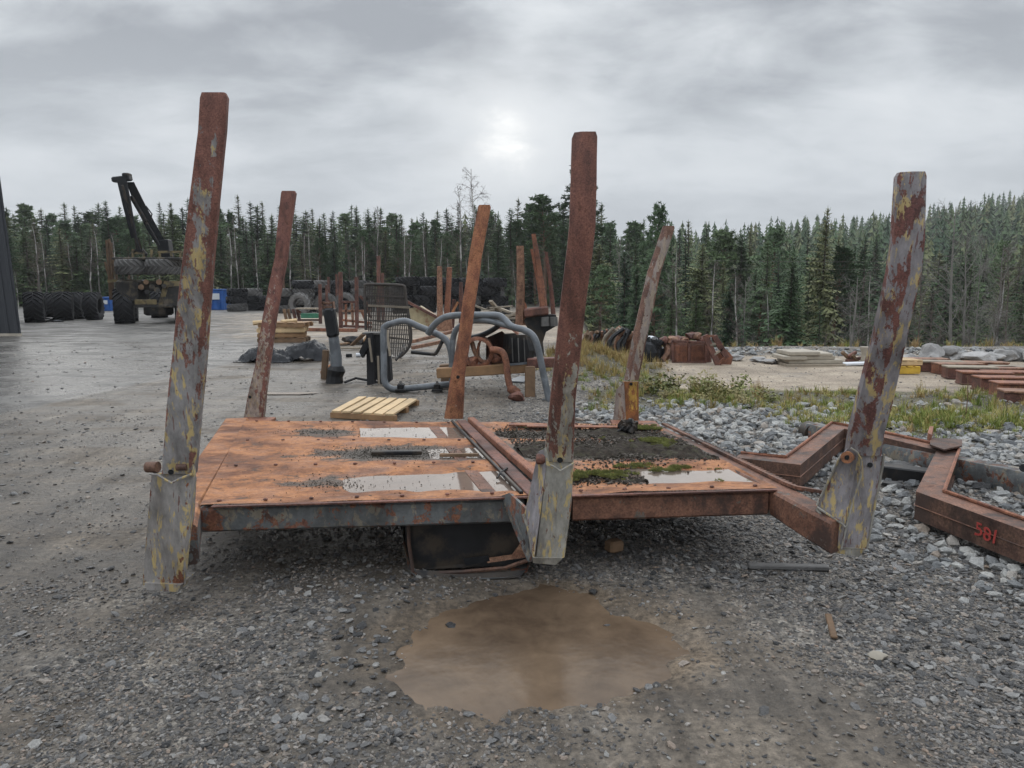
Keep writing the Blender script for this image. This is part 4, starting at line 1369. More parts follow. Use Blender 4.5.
def spruce_proto(seed, H=10.0, Rr=1.6, dens=1.0, low=0.06, gaps=0.08, nb=9):
    rs = random.Random(seed)
    tr = MB()
    tr.tube([(0, 0, -1.0), (rs.uniform(-.05, .05), 0, H * .5), (0, 0, H * .98)], [0.15, 0.09, 0.015], 6)
    cr = MB()
    z = H * low
    ph = 0
    while z < H * 0.985:
        t = z / H
        R0 = Rr * ((1 - t) ** 0.72) * (0.72 + .28 * min(1, (t - low + .05) / .15)) + 0.10
        n = max(4, int(nb * (0.6 + .4 * (1 - t))))
        ph += rs.uniform(.5, 2.5)
        for k in range(n):
            if rs.random() < gaps: continue
            a = ph + 6.283 * k / n + rs.uniform(-.3, .3)
            L = R0 * rs.uniform(.55, 1.22) * (1 + .3 * math.sin(a * 1.0 + t * 9 + seed))
            el = -0.10 - 0.35 * (1 - t) + .55 * t * t
            d = Vector((math.cos(a), math.sin(a), math.tan(el) * .8)).normalized()
            twig_fan(cr, Vector((0, 0, z + rs.uniform(-.1, .1))), d, L, rs, 0.10 + .12 * (1 - t), max(.13, .42 * L), 4 if L > .6 else 3)
        z += (0.13 + .17 * (1 - t)) / dens * H / 10
    for k in range(3):
        a = k * 2.1
        cr.add([Vector((0, 0, H * .95)), Vector((math.cos(a) * .06, math.sin(a) * .06, H * .955)), Vector((0, 0, H * 1.01))], [(0, 1, 2)])
    return tr.mesh('trunk', MT['bark'], smooth=True), cr.mesh('crown', MT['spruce'], fix=False)


def pine_proto(seed, H=10.0, Rr=1.7, low=0.45):
    rs = random.Random(seed)
    tr = MB()
    tr.tube([(0, 0, -1.0), (rs.uniform(-.15, .15), rs.uniform(-.1, .1), H * .5), (rs.uniform(-.1, .1), 0, H * .97)], [0.17, 0.11, 0.03], 6)
    cr = MB()
    n = 46
    for k in range(n):
        t = low + (1 - low) * (k + rs.random()) / n
        z = t * H
        a = k * 2.4 + rs.uniform(-.4, .4)
        q = (t - low) / (1 - low)
        L = Rr * (0.45 + .75 * math.sin(math.pi * min(1, q * .85 + .18))) * rs.uniform(.55, 1.1) * (1 - .55 * q ** 3)
        d = Vector((math.cos(a), math.sin(a), rs.uniform(-.1, .35) + .5 * q)).normalized()
        tip = Vector((0, 0, z)) + d * L
        tr.tube([(0, 0, z - .1), Vector((0, 0, z)) + d * L * .5 + Vector((0, 0, -.06)), tip], [.035, .025, .01], 4, False)
        for c in range(rs.randint(7, 9)):
            cc = tip + Vector((rs.gauss(0, .20), rs.gauss(0, .20), rs.gauss(0.03, .10))) - d * rs.uniform(0, .5) * L
            for j in range(16):
                v = Vector((rs.gauss(0, 1), rs.gauss(0, 1), rs.gauss(.3, .8))).normalized()
                s = v.orthogonal().normalized() * .06
                l_ = rs.uniform(.16, .34)
                cr.add([cc + v * .03 - s, cc + v * .03 + s, cc + v * l_], [(0, 1, 2)])
    return tr.mesh('trunk', MT['pine_bark'], smooth=True), cr.mesh('crown', MT['pine'], fix=False)


def bare_proto(seed, H=10.0, spread=0.25, first=0.35, dens=26, bark='birch_bark', twig='twig', trunk=0.12, el=0.9, sub=9):
    rs = random.Random(seed)
    tr = MB()
    pts = [Vector((0, 0, -1))]; x = y = 0
    for k in range(1, 9):
        x += rs.gauss(0, .07); y += rs.gauss(0, .05)
        pts.append(Vector((x, y, H * k / 8)))
    rad = [trunk * (1 - .9 * k / 8) + .006 for k in range(9)]
    tr.tube(pts, rad, 6)
    cr = MB()
    for k in range(dens):
        t = first + (0.97 - first) * (k + rs.random()) / dens
        f = t * 8; i = min(7, int(f)); p = pts[i].lerp(pts[i + 1], f - i)
        if i == 0: p = Vector((0, 0, t * H))
        a = rs.uniform(0, 6.28)
        L = H * spread * (1.1 - t) ** .6 * rs.uniform(.5, 1.1)
        d = Vector((math.cos(a), math.sin(a), el * rs.uniform(.6, 1.3))).normalized()
        q = [p]; dd = d.copy()
        for s in range(4):
            dd = (dd + Vector((rs.gauss(0, .14), rs.gauss(0, .14), rs.gauss(0.02, .12)))).normalized()
            q.append(q[-1] + dd * L / 4)
        cr.tube(q, [.022, .017, .012, .008, .004], 3, False)
        for s in range(sub):
            j = rs.randint(1, 3); b = q[j].lerp(q[j + 1], rs.random())
            e = (dd + Vector((rs.gauss(0, .7), rs.gauss(0, .7), rs.gauss(-.1, .6)))).normalized()
            l2 = L * rs.uniform(.18, .45)
            m_ = b + e * l2 * .5 + Vector((rs.gauss(0, .03), rs.gauss(0, .03), 0))
            e2 = b + e * l2 + Vector((0, 0, -l2 * rs.uniform(0, .5)))
            cr.tube([b, m_, e2], [.010, .007, .003], 3, False)
            for u in range(2):
                g = m_.lerp(e2, rs.random()); h = g + Vector((rs.gauss(0, .14), rs.gauss(0, .14), rs.gauss(-.06, .14)))
                cr.tube([g, h], [.005, .002], 3, False)
    return tr.mesh('trunk', MT[bark], smooth=True), cr.mesh('branches', MT[twig], fix=False)


SPR = [spruce_proto(1), spruce_proto(2, Rr=1.35, dens=1.1), spruce_proto(3, Rr=1.9, low=.03), spruce_proto(4, Rr=1.2, gaps=.15, low=.12), spruce_proto(5, Rr=1.6, gaps=.2, nb=8), spruce_proto(6, Rr=1.05, low=.16, gaps=.12)]
BIGS = [spruce_proto(11, Rr=2.3, nb=11, low=.02, gaps=.1, dens=1.15), spruce_proto(12, Rr=1.9, nb=11, low=.03, gaps=.14, dens=1.15)]
PIN = [pine_proto(21, Rr=1.25), pine_proto(22, Rr=1.1, low=.5), pine_proto(23, Rr=1.8, low=.35)]
BIR = [bare_proto(31), bare_proto(32, spread=.2, first=.45), bare_proto(33, spread=.3, first=.3, dens=30)]
BARE = [bare_proto(41, spread=.42, first=.18, dens=34, bark='twig_grey', twig='twig_grey', trunk=.13, el=.7, sub=9),
        bare_proto(42, spread=.36, first=.12, dens=34, bark='twig_grey', twig='twig_grey', trunk=.10, el=1.0, sub=9),
        bare_proto(43, spread=.25, first=.10, dens=40, bark='twig', twig='twig', trunk=.06, el=.6, sub=8)]


def plant(name, protos, px, Y, top, label, group, width=1.0, cat='tree', rs=random):
    p = at_y(px, 300, Y)
    g = gh(p.x, Y)
    zt = at_y(px, top, Y).z
    H = zt - g
    if H < 1.5: return
    s = H / 10.0
    pr = protos[rs.randrange(len(protos))]
    e = thing(name, label, cat, (p.x, Y, g), group)
    e.rotation_euler = (rs.gauss(0, .022), rs.gauss(0, .022), rs.uniform(0, 6.28))
    wv = width * rs.uniform(.7, 1.3) * min(1.15, (1.15 / s) ** 0.35)
    e.scale = (s * wv, s * wv, s)
    for nm, me in (('trunk', pr[0]), ('crown' if nm_crown(name) else 'branches', pr[1])):
        o = bpy.data.objects.new(nm, me); COL.objects.link(o); o.parent = e
    return e


def nm_crown(n): return 'birch' not in n and 'bare' not in n


rt = random.Random(77)
# left and centre: the forest edge behind the tyre yard
rows = [(64, 15, 224, 250), (70, 14, 213, 234), (78, 12, 206, 224), (88, 11, 203, 216)]
for Y, step, t0, t1 in rows:
    px = -40 + rt.uniform(0, 10)
    while px < 612:
        top = rt.uniform(t0, t1) + 3 * math.sin(px * .02)
        if rt.random() < .18: top -= 6
        y = Y + rt.uniform(-3, 3)
        if rt.random() < .84:
            plant('spruce_tree', SPR, px, y, top, 'dark green spruce in the forest edge behind the stacks of tyres', 'spruces of the forest edge on the left', width=1.42, rs=rt)
        else:
            plant('pine_tree', PIN[:2], px, y, top + 4, 'pine with clumpy dark green crown in the forest edge behind the tyres', 'pines of the forest edge on the left', rs=rt)
        px += step * rt.uniform(.75, 1.3)
for px, top in ((42, 222), (48, 232), (62, 246), (100, 226), (118, 232), (232, 226), (240, 216), (289, 236), (306, 232), (312, 222), (358, 248), (377, 206), (366, 236), (404, 226), (410, 240), (425, 228), (441, 238), (540, 240), (574, 235), (517, 262)):
    plant('birch_tree', BIR, px + rt.uniform(-1, 1), 60 + rt.uniform(-1.5, 2), top, 'thin pale bare birch standing before the dark spruces', 'slim birches along the left forest edge', width=.8, rs=rt)
plant('birch_tree', BIR[:1], 462, 61, 186, 'tall bare birch with pale trunk left of the far middle stake', None, width=.9, rs=rt)
plant('birch_tree', BIR[2:], 483, 63, 168, 'tallest bare birch, its crown rising behind the top of the far middle stake', None, width=.9, rs=rt)
plant('pine_tree', PIN[2:], 581, 58, 162, 'tall dark pine rising behind the near middle stake', None, width=1.0, rs=rt)
plant('spruce_tree', BIGS, 176, 66, 202, 'pointed dark spruce standing free of the others beside the crane', None, rs=rt)
plant('spruce_tree', BIGS[1:], 116, 66, 200, 'pointed dark spruce directly behind the raised crane arm', None, rs=rt)
plant('spruce_tree', SPR, 512, 62, 208, 'slim pointed spruce between the far middle stake and the rusty bunk stakes', None, rs=rt)
plant('pine_tree', PIN[:1], 545, 60, 198, 'ragged pine just left of the near middle stake', None, rs=rt)
# right: forest that stands lower, below the edge of the pad
rows = [(37, 30, 262, 300), (42, 26, 238, 268), (50, 24, 226, 248), (60, 20, 220, 240), (72, 18, 219, 236)]
for Y, step, t0, t1 in rows:
    px = 596 + rt.uniform(0, 14)
    while px < 1090:
        base = t0 + (t1 - t0) * rt.random()
        top = base + 10 * max(0, min(1, (px - 720) / 60)) + (6 if px > 860 else 0) - (4 if 640 < px < 760 else 0)
        y = Y + rt.uniform(-2.5, 2.5)
        k = rt.random()
        if k < .80:
            plant('spruce_tree', SPR + BIGS, px, y, top, 'dark green spruce in the wood below the edge of the yard on the right', 'spruces in the wood on the right', width=.95, rs=rt)
        elif k < .9:
            plant('pine_tree', PIN, px, y, top, 'pine among the spruces in the wood on the right', 'pines in the wood on the right', rs=rt)
        else:
            plant('bare_tree', BARE, px, y, top + 14, 'leafless grey tree among the spruces in the wood on the right', 'leafless trees in the wood on the right', width=.7, rs=rt)
        px += step * rt.uniform(.75, 1.3)
plant('pine_tree', PIN[2:], 652, 44, 209, 'broad pine standing above its neighbours beside the top of the far right stake', None, width=.85, rs=rt)
plant('spruce_tree', BIGS[1:], 820, 38, 207, 'tall spruce whose thin pointed top rises above the hill line', None, width=.85, rs=rt)
plant('spruce_tree', BIGS[:1], 788, 36, 262, 'broad spruce left of the tallest pointed spruce', None, width=.9, rs=rt)
plant('bare_tree', BARE[:1], 954, 34, 206, 'large leafless tree with grey branches right of the near right stake', None, width=.9, rs=rt)
plant('bare_tree', BARE[1:2], 978, 33, 236, 'leaning leafless tree behind the row of grey boulders', None, width=.6, rs=rt)
plant('bare_tree', BARE[:1], 852, 33, 277, 'small pale leafless tree left of the near right stake', None, width=.8, rs=rt)
plant('bare_tree', BARE[2:], 930, 32, 290, 'thin brown leafless tree beside the large grey one', None, rs=rt)
plant('bare_tree', BARE[2:], 1012, 34, 246, 'thin brown leafless tree at the right edge of the view', None, rs=rt)
plant('bare_tree', BARE[1:2], 995, 31, 296, 'small leafless tree above the rightmost grey boulders', None, rs=rt)
for px, top in ((676, 246), (712, 260), (738, 272), (905, 262), (872, 270), (1002, 270), (770, 290)):
    plant('birch_tree', BIR, px, 35 + rt.uniform(-1, 2), top, 'slim pale birch before the dark wood on the right', 'slim birches before the wood on the right', width=.6, rs=rt)
for px in range(-10, 600, 21):
    plant('bare_tree', [BARE[2], BIR[1]], px + rt.uniform(-9, 9), 58 + rt.uniform(-1, 4), rt.uniform(236, 274), 'thin brown leafless young tree at the foot of the left forest edge', 'leafless young trees along the left forest edge', width=.9, rs=rt)
for px, top in ((920, 246), (968, 232), (1000, 244), (745, 280), (860, 275)):
    plant('bare_tree', BARE, px, 33 + rt.uniform(-1, 3), top, 'grey brown leafless tree before the dark wood on the right', 'leafless trees before the wood on the right', width=.75, rs=rt)
for px in range(600, 1040, 19):
    plant('bare_shrub', BARE[2:], px + rt.uniform(-7, 7), 25 + rt.uniform(-1.5, 5), rt.uniform(322, 345), 'brown leafless shrub at the foot of the wood behind the scrap', 'leafless shrubs at the foot of the wood', cat='shrub', width=1.5, rs=rt)

# far trees that read as one mass: low conifers on the hill and deep in the wood
low = []
for i in range(5):
    rs_ = random.Random(200 + i); mb = MB()
    z = 0.05
    while z < .97:
        R0 = .17 * (1 - z) ** .8 + .012
        n = 7
        for k in range(n):
            a = rs_.uniform(0, 6.28); L = R0 * rs_.uniform(.6, 1.2)
            d = Vector((math.cos(a), math.sin(a), -.35)); s = Vector((-d.y, d.x, 0)) * .36
            b = Vector((0, 0, z))
            mb.add([b + Vector((0, 0, .05)), b + d * L - s * L, b + d * L * 1.15, b + d * L + s * L], [(0, 1, 2), (0, 2, 3)])
        z += .055
    mb.tube([(0, 0, -.1), (0, 0, 1)], [.012, .004], 4)
    low.append(mb.mesh('far_conifer', MT['spruce'], fix=False))
r = np.random.default_rng(8)
n = 11000
Y = 96 + 300 * r.random(n) ** 1.15
tt = -1.1 + 2.4 * r.random(n)
X = Y * tt
keep = (tt > 0.02) | (r.random(n) < .45)
X, Y = X[keep], Y[keep]
Z = ground_h(X, Y)
H = (6 + 9 * r.random(len(X)) ** 1.4) * (0.8 + .3 * (Y > 150))
scatter('far_forest', np.stack([X, Y, Z], 1), np.stack([H * .95, H * .95, H], 1), np.stack([X * 0, X * 0, r.uniform(0, 6.28, len(X))], 1), r.integers(0, 5, len(X)), low)

# power line crossing in front of the hill
for k, (ya, yb) in enumerate(((261, 258), (269, 266))):
    mb = MB()
    pts = []
    for i in range(25):
        t = i / 24; px = 690 + 400 * t
        pts.append(at_y(px, ya + (yb - ya) * t + 3 * (4 * t * (1 - t)) - 1, 36))
    mb.tube(pts, .007, 4)
    tag(mb.build('power_line', MT['twig_grey']), ('upper' if k == 0 else 'lower') + ' of the two thin wires crossing before the wooded hill', 'wire')

# thin autumn air: one closed box round everything that is seen
def haze_box():
    m, t = M('thin_haze')
    v = t.n('ShaderNodeVolumePrincipled')
    v.inputs['Color'].default_value = (0.90, 0.91, 0.92, 1)
    v.inputs['Density'].default_value = 0.0005
    v.inputs['Anisotropy'].default_value = 0.2
    o_ = t.n('ShaderNodeOutputMaterial'); t.nt.links.new(v.outputs[0], o_.inputs['Volume'])
    mb = MB(); mb.box((0, 0, 28), (4700, 4700, 80))
    o = mb.build('haze', m); o['kind'] = 'stuff'
haze_box()
# ================================================================== THE YARD
G = on_ground


def rz(a): return Matrix.Rotation(a, 3, 'Z')


# ---- dark clad building at the left edge
c0 = G(22, 336)
b = thing('building', 'charcoal building corner at the left edge of the view', 'building', (c0.x, c0.y, 0))
Hb = 6.25
mb = MB()
lean = -0.32
mb.loft([[Vector((c0.x, c0.y, -.3)), Vector((c0.x * (c0.y + 14) / c0.y - .6, c0.y + 14, -.3)), Vector((c0.x - 22, c0.y + 14, -.3)), Vector((c0.x - 14, c0.y + .2, -.3))],
         [Vector((c0.x + lean, c0.y, Hb)), Vector((c0.x * (c0.y + 14) / c0.y - 1.6, c0.y + 14, Hb)), Vector((c0.x - 22, c0.y + 14, Hb)), Vector((c0.x - 14, c0.y + .2, Hb))]])
mb.build('wall', MT['cladding'], b)
for i in range(20):
    x = c0.x - .14 - i * .30
    mb = MB(); mb.bar((x, c0.y - .012 + .014 * i * .3, 0.02), (x + lean, c0.y - .012 + .014 * i * .3, Hb - .05), .10, .03, up=(0, -1, 0), bev=.01)
    mb.build('cladding_rib', MT['cladding'], b)
mb = MB(); mb.bar((c0.x + .02, c0.y - .05, 0.04), (c0.x - 6, c0.y + .05, .04), .06, .10); mb.build('plinth', MT['concrete'], b)
mb = MB(); mb.bar((c0.x + lean + .05, c0.y - .06, Hb + .02), (c0.x - 14, c0.y + .1, Hb + .02), .16, .10); mb.build('roof_edge', MT['steel_black'], b)
mb = MB(); q = Vector((c0.x + lean + .04, c0.y - .1, Hb + .1)); mb.tube([q, q + Vector((0, 0, .1)), q + Vector((.12, -.06, .16))], [.03, .03, .05], 8)
mb.build('lamp', MT['steel_black'], b)


# ---- tyres
def tyre_mesh(name, mat, Ro=0.66, Wd=0.72, lugs=18, hole=0.36, seg=36, chev=True):
    """axis along local X, standing"""
    mb = MB()
    prof = [(hole, -.36), (hole + .02, -.44), (hole + .12, -.49), (Ro - .10, -.50), (Ro - .03, -.46), (Ro - .01, -.30), (Ro, 0), (Ro - .01, .30), (Ro - .03, .46), (Ro - .10, .50), (hole + .12, .49), (hole + .02, .44), (hole, .36)]
    rings = []
    for k in range(seg):
        a = 2 * math.pi * k / seg
        rings.append([Vector((x * Wd, math.cos(a) * rr, math.sin(a) * rr)) for rr, x in prof])
    rings.append(rings[0])
    mb.loft(rings, caps=False, close=False)
    # inner liner
    il = [[Vector((x * Wd, math.cos(2 * math.pi * k / seg) * rr, math.sin(2 * math.pi * k / seg) * rr)) for rr, x in ((hole, -.36), (hole + .2, -.3), (hole + .2, .3), (hole, .36))] for k in range(seg + 1)]
    mb.loft(il, caps=False, close=False)
    if chev:
        for k in range(lugs):
            for sgn in (-1, 1):
                a0 = 2 * math.pi * (k + (0.5 if sgn > 0 else 0)) / lugs
                rings = []
                for q in range(5):
                    t = q / 4
                    x = sgn * Wd * (0.02 + .48 * t); a = a0 + .46 * t
                    ro = Ro - .012 - (.045 * t * t if t > .6 else 0)
                    hh = .080; da = .052 + .012 * t
                    P = lambda rr, aa: Vector((x, math.cos(aa) * rr, math.sin(aa) * rr))
                    rings.append([P(ro - .02, a - da), P(ro + hh, a - da * .7), P(ro + hh, a + da * .7), P(ro - .02, a + da)])
                mb.loft(rings, caps=True)
    return mb.mesh(name, mat, smooth=35)


TY = tyre_mesh('tyre', MT['rubber'])
TYG = tyre_mesh('tyre_dusty', MT['rubber_grey'])
TYL = tyre_mesh('tyre_far', MT['rubber'], seg=20, lugs=14)
TYLG = tyre_mesh('tyre_far_dusty', MT['rubber_grey'], seg=20, lugs=14)


def tyre(me, loc, rot, label, group, s=(1, 1, 1)):
    o = bpy.data.objects.new('tyre', me); COL.objects.link(o)
    o.location = loc; o.rotation_euler = rot; o.scale = s
    return tag(o, label, 'tyre', group)


lab = ['big chevron tyre standing upright right beside the charcoal building', 'big tyre standing in the dark gap behind the two leftmost tyres', 'big chevron tyre standing in the middle of the upright row',
       'big tyre half hidden between the middle and the last of the upright row', 'big chevron tyre at the right end of the upright row beside the machine']
for (px, py, s, yaw), lb in zip(((31, 322.5, 1.0, .06), (48, 318, .95, .3), (61, 320.5, 1.0, 0.0), (76, 319, .98, -.3), (91, 320, .98, -.22)), lab):
    p = G(px, py); tyre(TY, (p.x, p.y + .3, .67 * s), (random.uniform(0, 1), 0, yaw + .46), lb, 'big tyres standing in a row', (1.08 if s == 1 else .9, s, s))
mb = MB(); p = G(62, 321); 
for (dx, dz, w_, t_) in ((-.35, .05, .8, .06), (.25, .06, .9, .07), (.0, .16, .7, .05)):
    add_blob(mb, (p.x + dx, p.y - .9, dz), (w_ * .5, .3, t_), int(10 + dx * 10), 2, .3)
tag(mb.build('plastic_sheet', MT['tarp'], smooth=60), 'crumpled dark plastic sheet lying before the upright tyres', 'plastic sheet', kind='stuff')

# walls of lying tyres
rs2 = random.Random(12)
def tyre_wall(px0, px1, Y, rowsz, step=1.22, back=1, label='', group='', grey=.5, jitter=.06, z0=0.0, wid=.50):
    x0, x1 = at_y(px0, 300, Y).x, at_y(px1, 300, Y).x
    for bk in range(back):
        x = x0
        while x < x1:
            n_ = rowsz() 
            for k in range(n_):
                me = TYLG if rs2.random() < grey else TYL
                tyre(me, (x + rs2.gauss(0, jitter), Y + bk * 1.3 + rs2.gauss(0, jitter), gh(x, Y) + z0 + wid * (k + .5)), (rs2.gauss(0, .03), math.pi / 2 + rs2.gauss(0, .03), rs2.uniform(0, 6)), label, group, (wid / .72 * 1.0, .92, .92))
            x += step


tyre_wall(238, 252, 49, lambda: rs2.choice((3, 3, 3)), label='used tyre lying in the low stacks right of the blue containers', group='tyres stacked flat in the left wall of tyres', grey=.6)
tyre_wall(252, 292, 51, lambda: rs2.choice((2, 2, 3)), label='used tyre lying in the low stacks right of the blue containers', group='tyres stacked flat in the left wall of tyres', grey=.5)
tyre_wall(284, 322, 46, lambda: rs2.choice((3, 3, 4)), label='used tyre lying in the high stacks behind the green bench', group='tyres stacked flat behind the racks', grey=.65)
tyre_wall(322, 368, 48, lambda: 4, label='used tyre lying in the high stacks behind the rusty racks', group='tyres stacked flat behind the racks', grey=.5, back=2)
tyre_wall(402, 440, 41, lambda: rs2.choice((3, 4, 4)), label='black tyre piled left of the two short rusty stakes', group='black tyres piled behind the scrap', grey=.1, jitter=.14, z0=.15, back=2)
tyre_wall(452, 510, 42, lambda: rs2.choice((3, 4, 4)), label='black tyre piled behind the heap of split wood', group='black tyres piled behind the scrap', grey=.1, jitter=.16, z0=.1, back=2)
for px, Y in ((300, 43), (326, 42), (345, 44)):
    p = at_y(px, 300, Y)
    tyre(TYLG, (p.x, Y, .62), (0, 0, math.pi / 2 + rs2.gauss(0, .3)), 'dusty tyre standing on its tread before the high tyre stacks', 'dusty tyres standing before the stacks', (.7, .92, .92))


# ---- blue containers
def container(px0, px1, pyb, pyt, depth, label, lid=False, panel=None):
    p0, p1 = G(px0, pyb), G(px1, pyb)
    Y = (p0.y + p1.y) / 2; h = at_y(px0, pyt, Y).z
    w_ = p1.x - p0.x; cx_ = (p0.x + p1.x) / 2
    t = thing('container', label, 'container', (cx_, Y + depth / 2, 0), 'blue containers')
    mb = MB(); mb.box((cx_, Y + depth / 2, h / 2), (w_, depth, h), None, .03); mb.build('body', MT['blue'], t)
    mb = MB(); mb.box((cx_, Y + depth / 2, h + .03), (w_ + .1, depth + .1, .07), None, .02); mb.build('rim', MT['blue'], t)
    for i in range(3):
        mb = MB(); mb.box((p0.x + w_ * (i + .5) / 3, Y - .03, h * .5), (.06, .06, h * .85), None, .01); mb.build('rib', MT['blue'], t)
    if panel:
        mb = MB(); mb.box((cx_ + panel * w_, Y - .07, h * .68), (w_ * .4, .02, h * .3)); mb.build('label_plate', MT['white'], t)


container(99, 111, 311, 298, 1.6, 'small blue container between the upright tyres and the machine', panel=.1)
container(201, 224, 310, 290, 2.0, 'blue container with a white plate, just right of the near left stake', panel=.15)

# ---- forwarder with raised crane, seen from behind
Yw = 33.0
def mx(px, py, Y=Yw): return at_y(px, py, Y)
fw = thing('forwarder', 'muddy black forestry machine with raised folded crane and two tyres tied on its rear', 'forestry machine', (mx(150, 322).x, Yw, 0))
def wheel(px, Y, label=None, yaw=0.0):
    p = mx(px, 320, Y)
    o = bpy.data.objects.new('wheel', TY); COL.objects.link(o); o.parent = fw
    o.location = Vector((p.x, Y, .74)) - wloc(fw); o.rotation_euler = (random.uniform(0, 3), 0, yaw); o.scale = (1.1, 1.14, 1.14)
    mb = MB(); mb.tube([(p.x - .12, Y, .74), (p.x + .12, Y, .74)], .42, 18); mb.tube([(p.x + .10, Y, .74), (p.x + .22, Y, .74)], .18, 12)
    h = mb.mesh('rim', MT['machine_tan'], (p.x, Y, .74), smooth=30)
    q = bpy.data.objects.new('rim', h); COL.objects.link(q); q.parent = o; q.scale = (1 / 1.1, 1 / 1.14, 1 / 1.14)
for px, Y, yw in ((125, Yw, .42), (185, Yw + .3, .42), (129, Yw + 1.9, .42), (186, Yw + 2.1, .42), (160, Yw + 6.0, .42), (196, Yw + 6.0, .42)):
    wheel(px, Y, yaw=yw)
mb = MB(); mb.box((mx(155, 300).x, Yw + 2.6, .95), (1.5, 6.5, .5), rz(.42), .06); mb.build('chassis', MT['machine'], fw)
mb = MB(); mb.box((mx(156, 300).x, Yw + .2, .62), (1.0, .9, .55), None, .08); mb.build('axle', MT['machine'], fw)
mb = MB(); mb.box((mx(154, 302).x, Yw - .75, at_y(154, 302, Yw - .75).z), (.95, .06, .22), None, .02); mb.build('rear_plate', MT['machine_tan'], fw)
mb = MB(); mb.bar(mx(136, 306, Yw - .72), mx(173, 306, Yw - .72), .12, .12, bev=.02); mb.build('bumper', MT['machine'], fw)
# rear grate and bunk with tan frame parts
mb = MB(); mb.plate([mx(158, 306, Yw - .6), mx(164, 281, Yw - .6), mx(178, 281, Yw - .6), mx(178, 286, Yw - .6), mx(168, 287, Yw - .6), mx(163, 306, Yw - .6)], .6); mb.build('fender', MT['machine_tan'], fw)
mb = MB(); mb.plate([mx(163, 306, Yw - .58), mx(168, 288, Yw - .58), mx(182, 287, Yw - .58), mx(186, 296, Yw - .58), mx(176, 306, Yw - .58)], .4); mb.build('fender', MT['machine'], fw)
mb = MB(); mb.box(mx(133, 291, Yw + .1), (.95, 1.2, 1.0), None, .1); mb.build('bunk', MT['machine'], fw)
mb = MB(); mb.box(mx(148, 286, Yw + .4), (2.4, 1.0, .45), None, .05); mb.build('bunk', MT['machine'], fw)
for i, (px, py, r_) in enumerate(((152, 287, .12), (159, 282, .12), (157, 290, .12), (146, 282, .11), (164, 286, .10), (141, 287, .12), (147, 292, .10))):
    mb = MB(); mb.tube([mx(px, py, Yw - .65 - .1 * (i % 3)), mx(px, py, Yw + 1.4)], r_, 10); mb.build('log_end', MT['wood_old' if i % 2 else 'machine'], fw, smooth=30)
mb = MB(); mb.bar(mx(108, 281, Yw), mx(124, 280, Yw), .10, .14); mb.build('cross_beam', MT['machine_tan'], fw)
for (xa, ya, xb, yb, r_) in ((111, 300, 107, 240, .055), (113, 300, 111, 243, .05), (118, 284, 109, 239, .045), (116, 300, 105, 262, .04)):
    mb = MB(); mb.bar(mx(xa, ya, Yw + .4), mx(xb, yb, Yw + .4), r_ * 2, r_ * 2, bev=.01); mb.build('stake', MT['wood_old'], fw)
# platform above the tied tyres
mb = MB(); mb.bar(mx(120, 259, Yw + .2), mx(186, 259, Yw + .2), 1.4, .10, bev=.02); mb.build('platform', MT['machine'], fw)
for px in (133, 144, 151, 160, 172, 180):
    mb = MB(); mb.bar(mx(px, 260, Yw - .3), mx(px + random.uniform(-1, 1), 251 + random.uniform(-2, 2), Yw - .3), .10, .08, bev=.01); mb.build('bracket', MT['machine_tan'], fw)
mb = MB(); mb.bar(mx(158, 252, Yw - .3), mx(182, 252, Yw - .3), .10, .10); mb.bar(mx(133, 253, Yw - .2), mx(146, 253, Yw - .2), .10, .10); mb.build('bracket_rail', MT['machine_tan'], fw)
fw.children
for px, lb in ((131, 'tyre lying flat on the rear of the machine, left of two'), (161, 'tyre lying flat on the rear of the machine, right of two')):
    p = mx(px + 2, 267, Yw - .05)
    tyre(TYG, (p.x, p.y, p.z), (0.0, math.pi / 2, .3), lb, 'tyres tied on the machine', (.90, 1.02, 1.02))
# crane
def boom(pts, w_, name, mat='steel_black'):
    mb = MB()
    P = [mx(x, y, Y) for x, y, Y in pts]
    for i in range(len(P) - 1):
        mb.bar(P[i], P[i + 1], w_[i], w_[i] * 1.15, bev=.03)
    return mb.build(name, MT[mat], fw)


boom([(167, 260, Yw + .3), (164, 240, Yw + .3)], [.45], 'crane_pillar')
mb = MB(); mb.loft([[mx(x, 250, Yw + .2 + dy) for x, dy in ((160, 0), (170, 0), (170, .3), (160, .3))], [mx(x, 230, Yw + .2 + dy) for x, dy in ((147, 0), (159, 0), (159, .3), (147, .3))], [mx(x, 208, Yw + .25 + dy) for x, dy in ((136, 0), (147, 0), (147, .3), (136, .3))],
                    [mx(x, 182, Yw + .25 + dy) for x, dy in ((126, 0), (134, 0), (134, .3), (126, .3))]]); mb.build('main_boom', MT['steel_black'], fw)
mb = MB(); mb.loft([[mx(x, 177, Yw - .2 + dy) for x, dy in ((116, 0), (126, 0), (126, .3), (116, .3))], [mx(x, 205, Yw - .2 + dy) for x, dy in ((122.5, 0), (131.5, 0), (131.5, .3), (122.5, .3))],
                    [mx(x, 238, Yw - .2 + dy) for x, dy in ((131, 0), (137.5, 0), (137.5, .25), (131, .25))]]); mb.build('outer_boom', MT['steel_black'], fw)
mb = MB(); mb.bar(mx(113, 180, Yw), mx(131, 178, Yw), .35, .22, bev=.04); mb.build('boom_joint', MT['steel_black'], fw)
mb = MB(); mb.box(mx(127, 176, Yw), (.30, .35, .24), None, .04); mb.build('boom_tip', MT['steel_dark'], fw)
boom([(122, 185, Yw - .2), (131, 216, Yw - .2), (137, 244, Yw - .2)], [.12, .10], 'cylinder', 'steel_dark')
boom([(131, 196, Yw + .1), (146, 222, Yw + .1), (160, 246, Yw + .1)], [.14, .10], 'cylinder', 'steel_dark')
